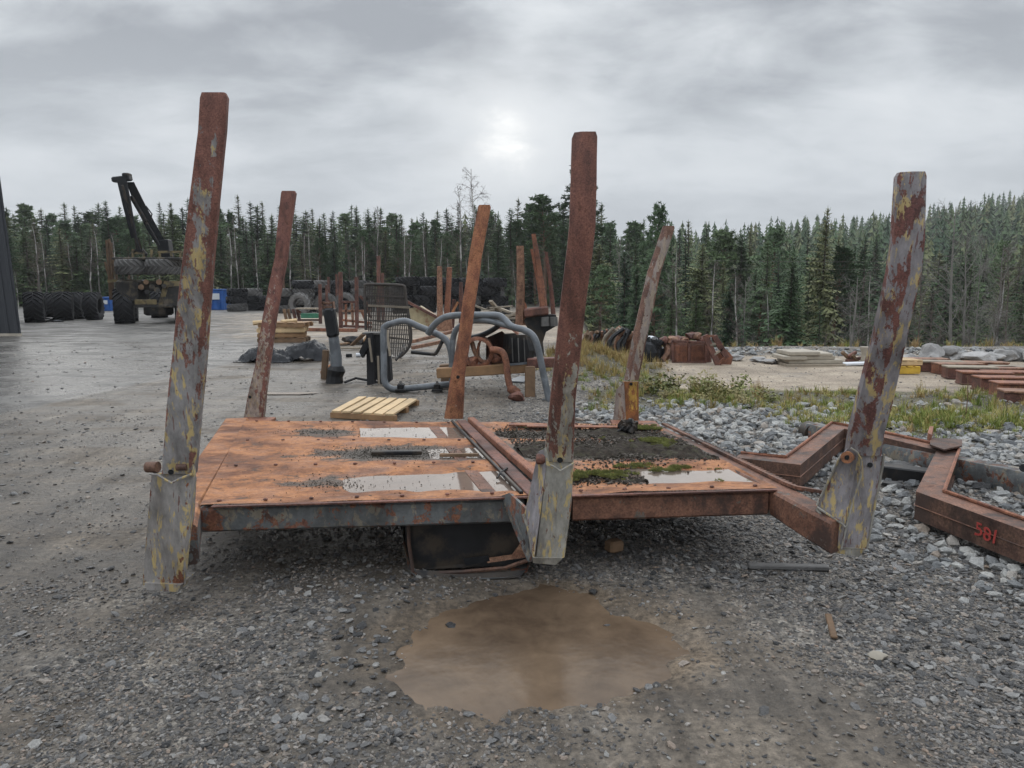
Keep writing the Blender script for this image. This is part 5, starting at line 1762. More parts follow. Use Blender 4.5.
mb = MB(); mb.tube([mx(126, 180, Yw - .1), mx(130, 200, Yw - .3), mx(134, 225, Yw - .35), mx(138, 245, Yw - .3), mx(141, 252, Yw - .3)], .035, 6); mb.build('hose', MT['rubber'], fw, smooth=True)
mb = MB(); mb.tube([mx(146, 206, Yw), mx(152, 214, Yw - .1), mx(150, 222, Yw)], .03, 6); mb.build('hose', MT['rubber'], fw, smooth=True)
mb = MB(); mb.loft([[mx(134 + dx, 238, Yw - .2 + dy) for dx, dy in ((0, 0), (5, 0), (5, .25), (0, .25))], [mx(136 + dx, 248, Yw - .2 + dy) for dx, dy in ((0, 0), (6, 0), (6, .25), (0, .25))], [mx(138 + dx, 254, Yw - .2 + dy) for dx, dy in ((-2, 0), (6, 0), (6, .25), (-2, .25))]])
mb.build('rotator', MT['steel_dark'], fw)
for sgn in (-1, 1):
    mb = MB(); mb.tube([mx(139 + sgn * 3, 250, Yw - .2), mx(139 + sgn * 7, 254, Yw - .2), mx(139 + sgn * 5, 261, Yw - .2)], [.08, .09, .04], 6); mb.build('grapple_claw', MT['steel_dark'], fw)


# ---- pallets
def pallet(name, label, group, c, sx, sy, yaw, z, mat='wood_wet', nb=6, h=.14, cat='pallet'):
    t = thing(name, label, cat, c, group)
    Rm = rz(yaw)
    def bd(nm, lx, ly, lz, w_, d_, t_, m_):
        mb = MB(); o_ = Rm @ Vector((lx, ly, 0)); mb.box((c[0] + o_.x, c[1] + o_.y, z + lz), (w_, d_, t_), rz(yaw + random.gauss(0, .008)), .004)
        return mb.build(nm, MT[m_], t)
    for i in range(nb):
        x = -sx / 2 + sx * (i + .5) / nb
        bd('board', x + random.gauss(0, .006), 0, h - .011 + random.gauss(0, .002), sx / nb * .72, sy, .022, mat)
    for k in (-1, 0, 1):
        bd('bearer', 0, k * (sy / 2 - .06), h / 2, sx, .09, h - .046, mat)
        bd('bottom_board', 0, k * (sy / 2 - .06), .011, sx * .98, .10, .02, mat)
    return t


# single pallet top lying behind the frame
A, Bq, Cq, Dq = G(331, 418), G(395, 422), G(419, 405), G(358, 403)
cc = (A + Bq + Cq + Dq) / 4
pt = thing('pallet', 'pale new wooden pallet lying flat on the gravel behind the deck', 'pallet', (cc.x, cc.y, 0))
for i in range(6):
    f0, f1 = (i + .08) / 6, (i + .84) / 6
    q0, q1 = A.lerp(Bq, f0), A.lerp(Bq, f1); q2, q3 = Dq.lerp(Cq, f1), Dq.lerp(Cq, f0)
    mb = MB(); mb.plate([Vector((p.x, p.y, .075 + random.gauss(0, .003))) for p in (q0, q1, q2, q3)], .022, (0, 0, 1)); mb.build('board', MT['wood_new'], pt)
for k in (.03, .5, .97):
    p0, p1 = A.lerp(Dq, k), Bq.lerp(Cq, k)
    mb = MB(); mb.bar((p0.x, p0.y, .04), (p1.x, p1.y, .04), .08, .065); mb.build('bearer', MT['wood_wet'], pt)

# stack of four pallets
pb = G(277, 343)
for k in range(4):
    pallet('pallet', ['lowest pallet of the stack of four, dark and wet', 'second pallet from the bottom of the stack of four', 'third pallet from the bottom of the stack of four', 'topmost pallet of the stack of four, orange brown'][k], 'stack of pallets behind the black tarpaulin',
           (pb.x + random.gauss(0, .04), pb.y + .6, k * .145), 1.35, 1.0, .12 + random.gauss(0, .06), k * .145 + .01, ['wood_old', 'wood_wet', 'wood_new', 'wood_wet'][k], 5)
for k, (px, py, l_, a_, dz) in enumerate(((262, 323, .5, .2, 0), (289, 322, .45, .5, 0), (297, 325, .35, .9, -.02))):
    p = at_y(px, py, pb.y + .5); mb = MB(); mb.tube([p - Vector((math.cos(a_) * l_ / 2, math.sin(a_) * l_ / 2, .0)), p + Vector((math.cos(a_) * l_ / 2, math.sin(a_) * l_ / 2, .03))], .07, 9)
    tag(mb.build('log', MT['wood_new'], smooth=40), ['pale short log on the left of the pallet stack', 'pale split log on the right of the pallet stack', 'shortest pale log at the right corner of the pallet stack'][k], 'log', 'pale logs on the pallet stack')

# black tarpaulin heap
p = G(280, 362)
def tarp_fn(cx_, cy_, L, D, H, seed, yaw=0.0):
    def f(u, v):
        a = u * 2 - 1; b_ = v * 2 - 1
        rr = max(abs(a), abs(b_)) ; r2 = min(1, math.hypot(a * .9, b_ * .9))
        fall = max(0, 1 - r2 ** 3)
        x = a * L / 2 * (1 + .1 * mnoise.noise(Vector((b_ * 2, seed, 0)))); y = b_ * D / 2
        w_ = mnoise.noise(Vector((x * 1.6 + seed, y * 1.6, 0))) * .5 + .5
        cr = 1.0 * abs(mnoise.noise(Vector((x * 5 + seed, y * 3, 3)))) + .9 * abs(mnoise.noise(Vector((x * 11, y * 8, seed))))
        z = H * fall * (0.45 + .75 * w_) - cr * .14 * (fall ** .3) + .02
        return (cx_ + x * math.cos(yaw) - y * math.sin(yaw), cy_ + x * math.sin(yaw) + y * math.cos(yaw), max(z, .0 - rr * .02))
    return f
mb = MB(); mb.grid(tarp_fn(p.x + .42, p.y + .55, 1.15, .9, .46, 3, .1), 60, 46)
mb2 = MB(); mb2.grid(tarp_fn(p.x - .35, p.y + .25, 1.25, .9, .34, 9, -.1), 50, 36)
tag(mb.build('tarpaulin', MT['tarp'], smooth=55, fix=False), 'bulky black plastic sheeting in a taller heap before the pallet stack', 'tarpaulin')
tag(mb2.build('tarpaulin', MT['tarp'], smooth=55, fix=False), 'flatter shiny crumple of black plastic sheeting, left of the taller heap', 'tarpaulin')
# small sheet of water
p = G(286, 394)
mb = MB(); mb.add([(p.x + .42 * math.cos(a) * (1 + .25 * math.sin(3 * a)), p.y + .16 * math.sin(a) * (1 + .3 * math.cos(2 * a)), gh(p.x, p.y) + .012) for a in np.linspace(0, 6.1, 22)], [tuple(range(22))])
q = mb.build('puddle_small', MT['puddle'], fix=False); q['kind'] = 'structure'

# ---- black post on a base
p = G(335, 383); Yp = p.y
t = thing('crane_link', 'black and grey steel column standing upright on an oily base', 'steel column', (p.x, Yp, 0))
mb = MB(); P = [at_y(x, y, Yp) for x, y in ((329, 312), (333, 333), (336, 356), (336.5, 372))]
mb.loft([[c + Vector((math.cos(a) * r_, math.sin(a) * r_ * .9, 0)) for a in np.linspace(0, 2 * math.pi, 9)[:-1]] for c, r_ in zip(P, (.078, .085, .095, .10))])
mb.build('column', MT['grey_tube'], t, smooth=50)
mb = MB(); mb.bar(at_y(329, 308, Yp - .03), at_y(333.5, 337, Yp - .03), .185, .17, up=(0, -1, 0), bev=.03); mb.build('sleeve', MT['steel_black'], t)
mb = MB(); mb.bar(at_y(322.5, 303, Yp), at_y(333.5, 303, Yp), .12, .03); mb.bar(at_y(323, 307, Yp), at_y(334, 307, Yp), .12, .03)
mb.bar(at_y(323, 301.5, Yp), at_y(324, 309, Yp), .12, .02); mb.bar(at_y(333, 301.5, Yp), at_y(334, 309, Yp), .12, .02); mb.build('head_bracket', MT['rust_light'], t)
mb = MB(); mb.tube([at_y(336.5, 366, Yp), at_y(336.5, 370, Yp), at_y(335, 376, Yp), at_y(334.5, 385, Yp)], [.11, .15, .13, .15], 12); mb.build('base', MT['steel_dark'], t)
mb = MB(); mb.bar(at_y(326, 350, Yp + .1), at_y(324, 379, Yp + .1), .09, .1, bev=.01); mb.build('wood_block', MT['wood_old'], t)
p2 = G(328, 378); mb = MB(); add_blob(mb, (p2.x, p2.y, .12), (.12, .10, .14), 4, 2, .4); mb.build('rag', MT['rust_orange'], t)
mb = MB(); mb.tube([G(345, 384) + Vector((0, 0, .03)), G(356, 381) + Vector((0, 0, .05)), G(372, 383) + Vector((0, 0, .03)), G(382, 384) + Vector((0, 0, .02))], .022, 6)
tag(mb.build('hose', MT['rubber'], smooth=True), 'black hose lying on the gravel between the steel column and the tube frame', 'hose')


# ---- grey tube hoops
def smooth_path(pts, k=6):
    P = [Vector(p) for p in pts]; out = []
    for i in range(len(P) - 1):
        p0 = P[max(i - 1, 0)]; p1 = P[i]; p2 = P[i + 1]; p3 = P[min(i + 2, len(P) - 1)]
        for j in range(k):
            t = j / k
            out.append(0.5 * ((2 * p1) + (-p0 + p2) * t + (2 * p0 - 5 * p1 + 4 * p2 - p3) * t * t + (-p0 + 3 * p1 - 3 * p2 + p3) * t ** 3))
    out.append(P[-1])
    return out


Yh = G(400, 392).y
t = thing('tube_frame', 'blue grey bent tube guard standing on two clamp feet, left of the far middle stake', 'tube guard', (at_y(400, 388, Yh).x, Yh, 0))
mb = MB(); mb.tube(smooth_path([at_y(x, y, Yh + dy) for x, y, dy in ((452, 384, .0), (436, 385.5, 0), (401, 389, 0), (390, 388, 0), (384.5, 381, 0), (384, 365, 0.02), (383.5, 332, .1), (386, 326, .1), (392, 323.5, .1), (405, 321, .1), (420, 327, .1), (440, 335.5, .1), (448, 343, .08), (451.5, 355, .05), (453.5, 375, .02), (455, 384, 0))]), .050, 10)
mb.build('tube', MT['grey_tube'], t, smooth=60)
for px in (401, 437.5):
    mb = MB(); mb.box(at_y(px, 391, Yh - .02) + Vector((0, 0, .02)), (.16, .20, .035), None, .006); mb.box(at_y(px, 387, Yh), (.10, .16, .12), None, .02); mb.build('clamp_foot', MT['steel_dark'], t)
    mb = MB(); mb.tube([at_y(px - .5, 381, Yh - .05), at_y(px, 389, Yh - .05)], .02, 8); mb.build('bolt', MT['rubber_grey'], t)
Y2h = 10.35
t = thing('tube_frame', 'larger blue grey double tube guard behind the far middle stake', 'tube guard', (at_y(500, 400, Y2h).x, Y2h, 0))
mb = MB(); mb.tube(smooth_path([at_y(x, y, Y2h + dy) for x, y, dy in ((428, 334, .5), (434, 325, .45), (443, 318, .4), (455, 315.5, .35), (480, 315, .3), (498, 315.5, .25), (505, 320, .2), (512, 326.5, .12), (524, 330, .08), (533, 336, .04), (538, 348, 0), (543, 372, 0), (549, 400, -.05), (551, 408, -.05))]), .048, 10)
mb.build('tube', MT['grey_tube'], t, smooth=60)
mb = MB(); mb.tube(smooth_path([at_y(x, y, Y2h + dy) for x, y, dy in ((452, 384, .6), (452, 350, .6), (455, 332, .6), (462, 325, .55), (474, 320.5, .4), (484, 320, .3), (498, 323, .25), (512, 327, .14))]), .044, 10)
mb.build('tube', MT['grey_tube'], t, smooth=60)
mb = MB(); mb.tube(smooth_path([at_y(x, y, Y2h + dy) for x, y, dy in ((470, 338, .7), (482, 335, .6), (494, 329, .45), (500, 324, .3))]), .04, 8)
mb.build('brace', MT['steel_black'], t, smooth=60)

# ---- rusted machine part on a timber trestle
Yt = 11.0
t = thing('scrap_casting', 'rusted curved machine part with hollow ring and bent arm, on a timber trestle', 'machine part', (at_y(500, 390, Yt).x, Yt, 0))
mb = MB()
cR = at_y(478, 352, Yt); RR = .205
rings = []
for k in range(25):
    a = 2 * math.pi * k / 24
    d = Vector((math.cos(a), 0, math.sin(a)))
    rings.append([cR + d * RR + Vector((0, -.12, 0)), cR + d * (RR + .03) + Vector((0, -.10, 0)), cR + d * (RR + .03) + Vector((0, .25, 0)), cR + d * (RR - .025) + Vector((0, .25, 0)), cR + d * (RR - .025) + Vector((0, -.12, 0))])
mb.loft(rings, caps=False); mb.build('ring', MT['rust'], t, smooth=40)
mb = MB(); mb.tube(smooth_path([at_y(472, 342, Yt), at_y(475, 352, Yt - .02), at_y(481, 361, Yt), at_y(486, 362, Yt)]), .035, 8); mb.build('lever', MT['rust_light'], t, smooth=60)
# big curved fender behind
rings = []
for k in range(13):
    a = math.pi * (1.05 - 1.0 * k / 12)
    c = at_y(503, 352, Yt + .25)
    ro = .37 if k < 9 else .37 - .02 * (k - 8)
    rings.append([c + Vector((math.cos(a) * ro, -.28, math.sin(a) * ro)), c + Vector((math.cos(a) * (ro + .03), -.26, math.sin(a) * (ro + .03))), c + Vector((math.cos(a) * (ro + .03), .3, math.sin(a) * (ro + .03))), c + Vector((math.cos(a) * ro, .3, math.sin(a) * ro))])
mb = MB(); mb.loft(rings); mb.build('curved_guard', MT['rust'], t, smooth=45)
mb = MB(); mb.add([at_y(486, 362, Yt + .4), at_y(486, 338, Yt + .4), at_y(502, 331, Yt + .4), at_y(512, 340, Yt + .4), at_y(512, 364, Yt + .4)], [(0, 1, 2, 3, 4)])
mb.plate([at_y(486, 362, Yt + .45), at_y(486, 345, Yt + .4), at_y(502, 334, Yt + .4), at_y(510, 345, Yt + .4), at_y(510, 364, Yt + .4)], .03); mb.build('web_plate', MT['rust_red'], t)
mb = MB(); mb.tube(smooth_path([at_y(490, 350, Yt - .2), at_y(497, 350, Yt - .2), at_y(503, 353, Yt - .22), at_y(506, 362, Yt - .25), at_y(508, 378, Yt - .28), at_y(511, 388, Yt - .3), at_y(518, 394, Yt - .3)]), [.05] * 30 + [.075] * 7, 8); mb.build('bent_arm', MT['rust'], t, smooth=50)
mb = MB(); add_blob(mb, G(517, 401) + Vector((0, 0, .06)), (.13, .12, .09), 6, 2, .3); mb.build('foot', MT['rust_red'], t)
for i, px in enumerate((470, 474, 489, 495)):
    mb = MB(); add_blob(mb, at_y(px, (364, 360, 366, 358)[i], Yt), (.10, .14, .08), 70 + i, 2, .4); mb.build('lug', MT['rust' if i % 2 else 'rust_red'], t)
# drum
t2 = thing('drum', 'dark ribbed steel drum leaning under the tube guard', 'drum', (at_y(520, 360, Yt + .1).x, Yt + .1, at_y(518, 364, Yt).z))
mb = MB()
for k in range(9):
    pass
rings = []
for k in range(21):
    a = math.pi * 2 * k / 20
    rr = 1 + (.06 if k % 2 else 0)
    rings.append([at_y(518, 364, Yt + .1) + Vector((math.cos(a) * .21 * rr, math.sin(a) * .2 * rr, 0)), at_y(519, 350, Yt + .1) + Vector((math.cos(a) * .24 * rr, math.sin(a) * .2 * rr, 0)), at_y(517, 334, Yt + .1) + Vector((math.cos(a) * .20 * rr, math.sin(a) * .2 * rr, 0))])
mb.loft(rings, caps=False, close=False); mb.add([r_[2] for r_ in rings[:-1]], [tuple(range(20))]); mb.build('shell', MT['steel_dark'], t2)
for px in (513, 519, 525):
    mb = MB(); mb.bar(at_y(px, 362, Yt - .12), at_y(px - 1, 338, Yt - .12), .02, .015); mb.build('rib', MT['rubber_grey'], t2)
mb = MB(); mb.bar(at_y(504, 365, Yt - .12), at_y(529, 363, Yt - .12), .05, .03); mb.build('bottom_strip', MT['grey_tube'], t2)
# trestle timbers
t3 = thing('trestle', 'low timber trestle carrying the rusted machine parts', 'trestle', (at_y(500, 380, Yt).x, Yt, 0))
mb = MB(); mb.bar(at_y(437, 373, Yt - .05), at_y(533, 367, Yt - .05), .16, .15, bev=.012); mb.build('timber', MT['wood_wet'], t3)
mb = MB(); mb.bar(at_y(440, 369, Yt + .6), at_y(545, 361, Yt + .6), .16, .14, bev=.012); mb.build('timber', MT['wood_old'], t3)
mb = MB(); mb.bar(at_y(530, 402, Yt - .25), at_y(530, 366, Yt - .2), .15, .15, up=(0, 1, 0), bev=.012); mb.build('leg', MT['wood_old'], t3)
mb = MB(); mb.bar(at_y(446, 388, Yt + .5), at_y(446, 372, Yt + .5), .15, .15, up=(0, 1, 0), bev=.012); mb.build('leg', MT['wood_old'], t3)
mb = MB(); mb.bar(at_y(527, 363, Yt - .1), at_y(556, 362, Yt - .1), .2, .14, bev=.012); tag(mb.build('steel_beam', MT['rust_red']), 'short red brown steel beam jutting right from the trestle', 'steel beam')
mb = MB(); mb.bar(G(515, 383) + Vector((0, 0, .02)), G(528, 378) + Vector((0, 0, .02)), .3, .02); tag(mb.build('sheet_scrap', MT['grey_tube']), 'small grey sheet lying flat under the trestle', 'sheet scrap')

# ---- leaning black panels behind the hoop
p = G(375, 386)
Yq = p.y
for i, (xs, mt, lb) in enumerate((((359, 352, 366, 338, 369, 345, 362, 358), 'steel_black', 'small dark panel leaning outwards, left of the black guards'), ((366, 334, 372, 333, 374, 384, 367, 385), 'rubber', 'tall narrow black guard standing upright, second of four'),
                                  ((373, 334, 383, 334, 381, 383, 374, 378), 'steel_black', 'black guard with pale edge behind the tube, third of four'), ((383, 345, 389, 350, 391, 380, 386, 384), 'rubber', 'black guard right of the upright tube, last of four'))):
    mb = MB(); mb.plate([at_y(xs[j], xs[j + 1], Yq + .1 * i) for j in (0, 2, 4, 6)], .10, (.2, 1, 0))
    tag(mb.build('guard_panel', MT[mt]), lb, 'guard panel', 'black guards standing by the tube guard')
for (xa, ya, xb, yb, lb) in ((369, 338, 372, 362, 'left'), (378, 356, 379, 384, 'middle'), (387, 330, 390, 356, 'right')):
    mb = MB(); mb.bar(at_y(xa, ya, Yq - .03), at_y(xb, yb, Yq - .03), .035, .03)
    tag(mb.build('metal_strip', MT['wood_grey']), 'thin pale strip along the edge of the ' + lb + ' black guard', 'metal strip')
mb = MB(); mb.bar(at_y(364, 333, Yq + .3), at_y(384, 333, Yq + .3), .3, .03); tag(mb.build('metal_strip', MT['rubber_grey']), 'flat grey plate lying across the tops of the black guards', 'plate')
p = G(349, 357); mb = MB(); mb.box((p.x, p.y, .04), (.14, .1, .08), rz(.2), .01); tag(mb.build('can', MT['steel_black']), 'small black can on the ground left of the guards', 'can')
p = G(356, 357); mb = MB(); mb.tube([(p.x, p.y, .05), (p.x + .1, p.y + .02, .05)], .045, 10); tag(mb.build('can', MT['white']), 'small white tube beside the black can', 'can')

# ---- mesh grille (cab guard) leaning upright
Yg = G(395, 358).y
t = thing('grille', 'tall dark brown steel mesh guard standing upright behind the tube guard', 'mesh guard', (at_y(388, 340, Yg).x, Yg, 0))
def gp(px, py, dy=0): return at_y(px, py, Yg + dy)
TLg, TRg, BLg, BRg = gp(365.5, 285), gp(405, 286), gp(367, 330), gp(411, 346)
mb = MB(); mb.tube(smooth_path([gp(366, 330), gp(365, 300), gp(365, 287), gp(367, 284.5), gp(385, 284.5), gp(402, 285.5), gp(405, 289), gp(406, 300), gp(411, 340), gp(400, 357), gp(392, 358)], 4), .035, 8); mb.build('frame_tube', MT['grille'], t, smooth=50)
mb = MB(); mb.bar(gp(368, 305.5, -.02), gp(410, 307.5, -.02), .05, .05); mb.build('cross_bar', MT['wood_grey'], t)
mb = MB(); mb.bar(gp(368, 296, 0), gp(406, 297, 0), .03, .03); mb.build('cross_bar', MT['grille'], t)
mb = MB(); mb.bar(gp(368, 320, 0), gp(409, 324, 0), .03, .03); mb.build('cross_bar', MT['grille'], t)
mb = MB(); mb.bar(gp(368, 334, 0), gp(410, 340, 0), .03, .03); mb.build('cross_bar', MT['grille'], t)
for i in range(24):
    f = (i + .5) / 24
    xt = 367 + f * 38; xb = 368 + f * 43; yb = 356 if f > .0 else 340
    yb = 333 + 24 * min(1, f * 1.6) if f < .8 else 357 - (f - .8) * 50
    mb = MB(); mb.bar(gp(xt, 286, .01), gp(xb, yb, .01), .024, .014, up=(0, 1, 0)); mb.build('bar', MT['grille'], t)
for i in range(14):
    f = (i + .5) / 14; y = 287 + f * 62
    mb = MB(); mb.bar(gp(367, y, .02), gp(405 + f * 5, y + 1.5 * f, .02), .010, .016); mb.build('wire', MT['grille'], t)

# ---- racks and benches in the middle distance
def beam_thing(name, label, cat, pts, w_, mat, group=None, tk=None):
    mb = MB()
    for a_, b_ in zip(pts[:-1], pts[1:]): mb.bar(a_, b_, w_, tk or w_, bev=.01)
    return tag(mb.build(name, MT[mat]), label, cat, group)


Yr = 34.0
def gr(px, py, Y=Yr): return at_y(px, py, Y)
t = thing('bench', 'green topped steel bench with rusty ends before the tyre stacks', 'bench', (gr(311, 320).x, Yr, 0))
mb = MB(); mb.box(gr(311, 315.5), (gr(319, 315).x - gr(302, 315).x, .6, .22), None, .02); mb.build('panel', MT['green'], t)
mb = MB(); mb.bar(gr(297, 308.5), gr(319, 308.5), .6, .06); mb.build('rail', MT['wood_grey'], t)
for px in (285, 289, 294, 298):
    mb = MB(); mb.bar(gr(px - 1, 309, Yr + (px % 3) * .2), gr(px + 2, 322, Yr + (px % 3) * .2), .13, .12, bev=.01); mb.build('leg', MT['wood_old' if px % 2 else 'rust_red'], t)
mb = MB(); mb.bar(gr(296, 309), gr(301, 313), .1, .1); mb.build('brace', MT['rust_red'], t)
mb = MB(); mb.bar(gr(297, 320), gr(319, 320), .1, .08); mb.build('foot_rail', MT['rust_red'], t)
for (px, y0, y1, Y, w_, lb) in ((320.5, 284, 324, 32.5, .13, 'rusty upright at the right end of the green bench'), (327, 285, 318, 38, .12, 'thin rusty upright just right of the green bench'), (341, 272, 328, 29.3, .15, 'tallest dark rusty post before the tyre stacks'),
                                (337, 274, 312, 45, .12, 'thin pale post left of the tallest dark post'), (329, 277, 312, 45, .14, 'pale post standing among the stacks'), (357, 277, 329, 28.8, .13, 'reddish post right of the tallest dark post'),
                                (379, 256, 322, 34, .16, 'thin orange post rising behind the mesh guard'), (383, 273, 322, 34, .12, 'shorter orange post behind the mesh guard')):
    beam_thing('post', lb, 'post', [gr(px, y1, Y), gr(px + (-.5), y0, Y)], w_, 'rust_red' if w_ > .1 else 'wood_grey', 'posts before the tyre stacks')
t = thing('rack', 'rusty open steel rack between the two tall posts', 'rack', (gr(350, 320, 29.0).x, 29.0, 0))
for (xa, ya, xb, yb) in ((342, 302, 357, 302), (342, 311, 372, 311), (342, 320, 372, 323), (343, 326, 372, 327), (364, 303, 371, 318), (360, 296, 371, 308), (346, 304, 346, 326), (352, 303, 353, 325), (362, 312, 368, 326)):
    mb = MB(); mb.bar(gr(xa, ya, 29.0), gr(xb, yb, 29.0), .09, .09, bev=.01); mb.build('bar', MT[random.choice(('rust_red', 'rust', 'rust_light'))], t)
beam_thing('steel_beam', 'long thin rusty beam lying on the gravel behind the pallet stack', 'steel beam', [G(303, 331) + Vector((0, 0, .06)), G(357, 332) + Vector((0, 0, .06))], .12, 'rust')
p = G(350, 347)
for k, (dx, s_, mt, lb) in enumerate(((-.1, .34, 'steel_dark', 'dark heap of scrap left of the black guards'), (.35, .2, 'wood_wet', 'small orange brown heap of wood scraps left of the guards'))):
    mb = MB(); add_blob(mb, (p.x + dx, p.y + .9, .12), (s_, .25, .16), 80 + k, 2, .6); tag(mb.build('scrap_heap', MT[mt]), lb, 'scrap heap')
for k, (xa, ya, xb, yb) in enumerate(((340, 346, 360, 343), (339, 350, 361, 350), (352, 347, 364, 336))):
    beam_thing('plank', ['upper board under the dark scrap heap', 'lower pale board before the dark scrap heap', 'board leaning against the black guards'][k], 'board', [G(xa, ya) + Vector((0, 0, .05)), (G(xb, yb) if k < 2 else at_y(xb, yb, G(352, 350).y)) + Vector((0, 0, .05))], .12, 'wood_old' if k != 1 else 'wood_grey', tk=.05)

# cream sheet cover and long bars behind the guard
Yc = 28
t = thing('cream_cover', 'cream painted machine cover with a dark upper edge right of the mesh guard', 'machine cover', (at_y(425, 325, Yc).x, Yc, 0))
mb = MB(); mb.plate([at_y(407, 309, Yc), at_y(420, 306, Yc), at_y(440, 318, Yc), at_y(437, 328, Yc), at_y(410, 328, Yc)], .5, (0, 1, 0)); mb.build('sheet', MT['cream'], t)
mb = MB(); mb.bar(at_y(404, 300, Yc - .1), at_y(440, 319, Yc - .1), .12, .1); mb.build('edge', MT['rust_red'], t)
for k, (xa, ya, xb, yb, lb) in enumerate(((410, 345, 455, 331, 'long rusty bar lying behind the tube guard, upper'), (412, 351, 450, 340, 'long rusty bar lying behind the tube guard, lower'))):
    beam_thing('steel_bar', lb, 'steel bar', [G(xa, ya) + Vector((0, 0, .08)), at_y(xb, yb, G(xa, ya).y + 1) + Vector((0, 0, 0))], .09, 'rust_light')
mb = MB(); mb.tube(smooth_path([at_y(x, y, 14.3) for x, y in ((411, 352), (430, 354), (436, 353), (441, 344), (444, 337))]), .035, 8); tag(mb.build('bent_bar', MT['steel_dark'], smooth=50), 'thin black bent bar lying between the two tube guards', 'bent bar')
mb = MB(); mb.tube([at_y(404, 345, 15.5), at_y(402, 352, 15.2), at_y(396, 360, 15)], .025, 6); tag(mb.build('bent_bar', MT['steel_dark'], smooth=50), 'thin black rod propping the mesh guard', 'rod')

# two short stakes and their leftovers
Ys_ = 27.0
for k, (xt, yt, xb, yb, w_, mt, lb) in enumerate(((439.5, 267, 440, 332, .20, 'rust_light', 'left one of the pair of short rusty stakes beside the far middle stake'), (449.5, 268, 446, 332, .21, 'rust', 'right one of the pair of short rusty stakes beside the far middle stake'),
                                             (461, 283, 461, 328, .16, 'rust_red', 'short dark stake partly behind the far middle stake'), (454, 300, 452, 328, .16, 'rust_red', 'stubby dark stake between the short rusty stakes'))):
    mb = MB(); c0_, c1_ = at_y(xb, yb, Ys_ + .3 * k), at_y(xt, yt, Ys_ + .3 * k)
    mb.loft([[c + Vector((x * w_ * s_, y * w_ * s_, 0)) for x, y in ((-.5, -.3), (-.3, -.5), (.3, -.5), (.5, -.3), (.5, .5), (-.5, .5))] for c, s_ in ((c0_, 1), (c0_.lerp(c1_, .5), .98), (c1_, .85), (c1_ + Vector((0, 0, .03)), .7))])
    tag(mb.build('short_stake', MT[mt]), lb, 'stake', 'short stakes behind the tube guards')
mb = MB(); mb.plate([at_y(437, 318, Ys_ - .1), at_y(442, 315, Ys_ - .1), at_y(451, 318, Ys_ - .1), at_y(452, 330, Ys_ - .1), at_y(440, 338, Ys_ - .1)], .3); tag(mb.build('foot_block', MT['rust_light']), 'rusty foot block under the pair of short stakes', 'foot block')
mb = MB(); mb.bar(at_y(452, 313, Ys_), at_y(458, 302, Ys_), .10, .08); tag(mb.build('slanting_bracket', MT['rust_orange']), 'small orange slanting bracket beside the short stakes', 'bracket')

# heap of split wood / slabs
rw = random.Random(4)
base = at_y(497, 316, 24)
for k in range(46):
    px = rw.uniform(472, 524); f = 1 - abs(px - 497) / 32
    py = 322 - rw.random() * 19 * max(.2, f)
    c = at_y(px, py, 33 + rw.uniform(-.5, .8)); a = rw.gauss(0, .5); el = rw.gauss(0, .25); L = rw.uniform(.5, 1.2)
    d = Vector((math.cos(a) * math.cos(el), math.sin(a), math.sin(el))) * L / 2
    mb = MB(); mb.bar(c - d, c + d, rw.uniform(.10, .20), rw.uniform(.05, .10), bev=.008)
    tag(mb.build('slab', MT['wood_grey' if rw.random() < .75 else 'steel_dark']), 'weathered grey slab in the heap of split wood behind the tube guards', 'wood slab', 'slabs in the heap of split wood')

# rusty bunk with three stakes standing on a dark machine foot
Yb = 15.5
t = thing('spare_bunk', 'spare rusty bunk with leaning stakes on a dark steel foot, between the middle stakes', 'spare bunk', (at_y(535, 340, Yb).x, Yb, 0))
for (xt, yt, xb, yb, wt, wb, dy, mt) in ((520, 246, 519.5, 325, 7.2, 9, 0, 'rust_light'), (533.5, 234, 545, 322, 4.2, 8.5, .0, 'rust'), (531.5, 249, 543, 318, 3, 4, .3, 'rust'), (546, 252, 554, 324, 3.2, 5, .4, 'rust_red')):
    mb = MB(); a_, b_ = at_y(xt, yt, Yb + dy), at_y(xb, yb, Yb + dy); k_ = Yb / F_PX
    rings = []
    for f in (0, .25, .5, .75, 1):
        c = a_.lerp(b_, f); w_ = (wt + (wb - wt) * f) * k_; c = c + Vector((math.sin(f * 3.1) * .02, 0, 0))
        rings.append([c + Vector((x * w_, y * w_, 0)) for x, y in ((-.5, -.2), (-.32, -.5), (.35, -.5), (.5, -.3), (.5, .5), (-.5, .5))])
    mb.loft(rings); mb.build('stake', MT[mt], t)
mb = MB(); mb.plate([at_y(516, 322, Yb - .05), at_y(524, 300, Yb - .05), at_y(527, 306, Yb - .05), at_y(527, 326, Yb - .05)], .2); mb.build('gusset', MT['rust'], t)
mb = MB(); mb.bar(at_y(524, 313, Yb), at_y(548, 310, Yb), .5, .18, bev=.03); mb.build('bunk_beam', MT['rust_red'], t)
for px in (545, 553.5):
    mb = MB(); mb.tube([at_y(px, 317, Yb - .2), at_y(px + .5, 326, Yb - .2)], [.08, .09], 8); mb.build('pin', MT['rubber_grey'], t)
mb = MB(); mb.plate([at_y(524, 320, Yb - .1), at_y(530, 313, Yb - .1), at_y(556, 315, Yb - .1), at_y(558, 325, Yb - .1), at_y(546, 332, Yb - .1), at_y(542, 345, Yb - .1), at_y(534, 345, Yb - .1), at_y(528, 330, Yb - .1)], .5); mb.build('machine_foot', MT['steel_dark'], t)
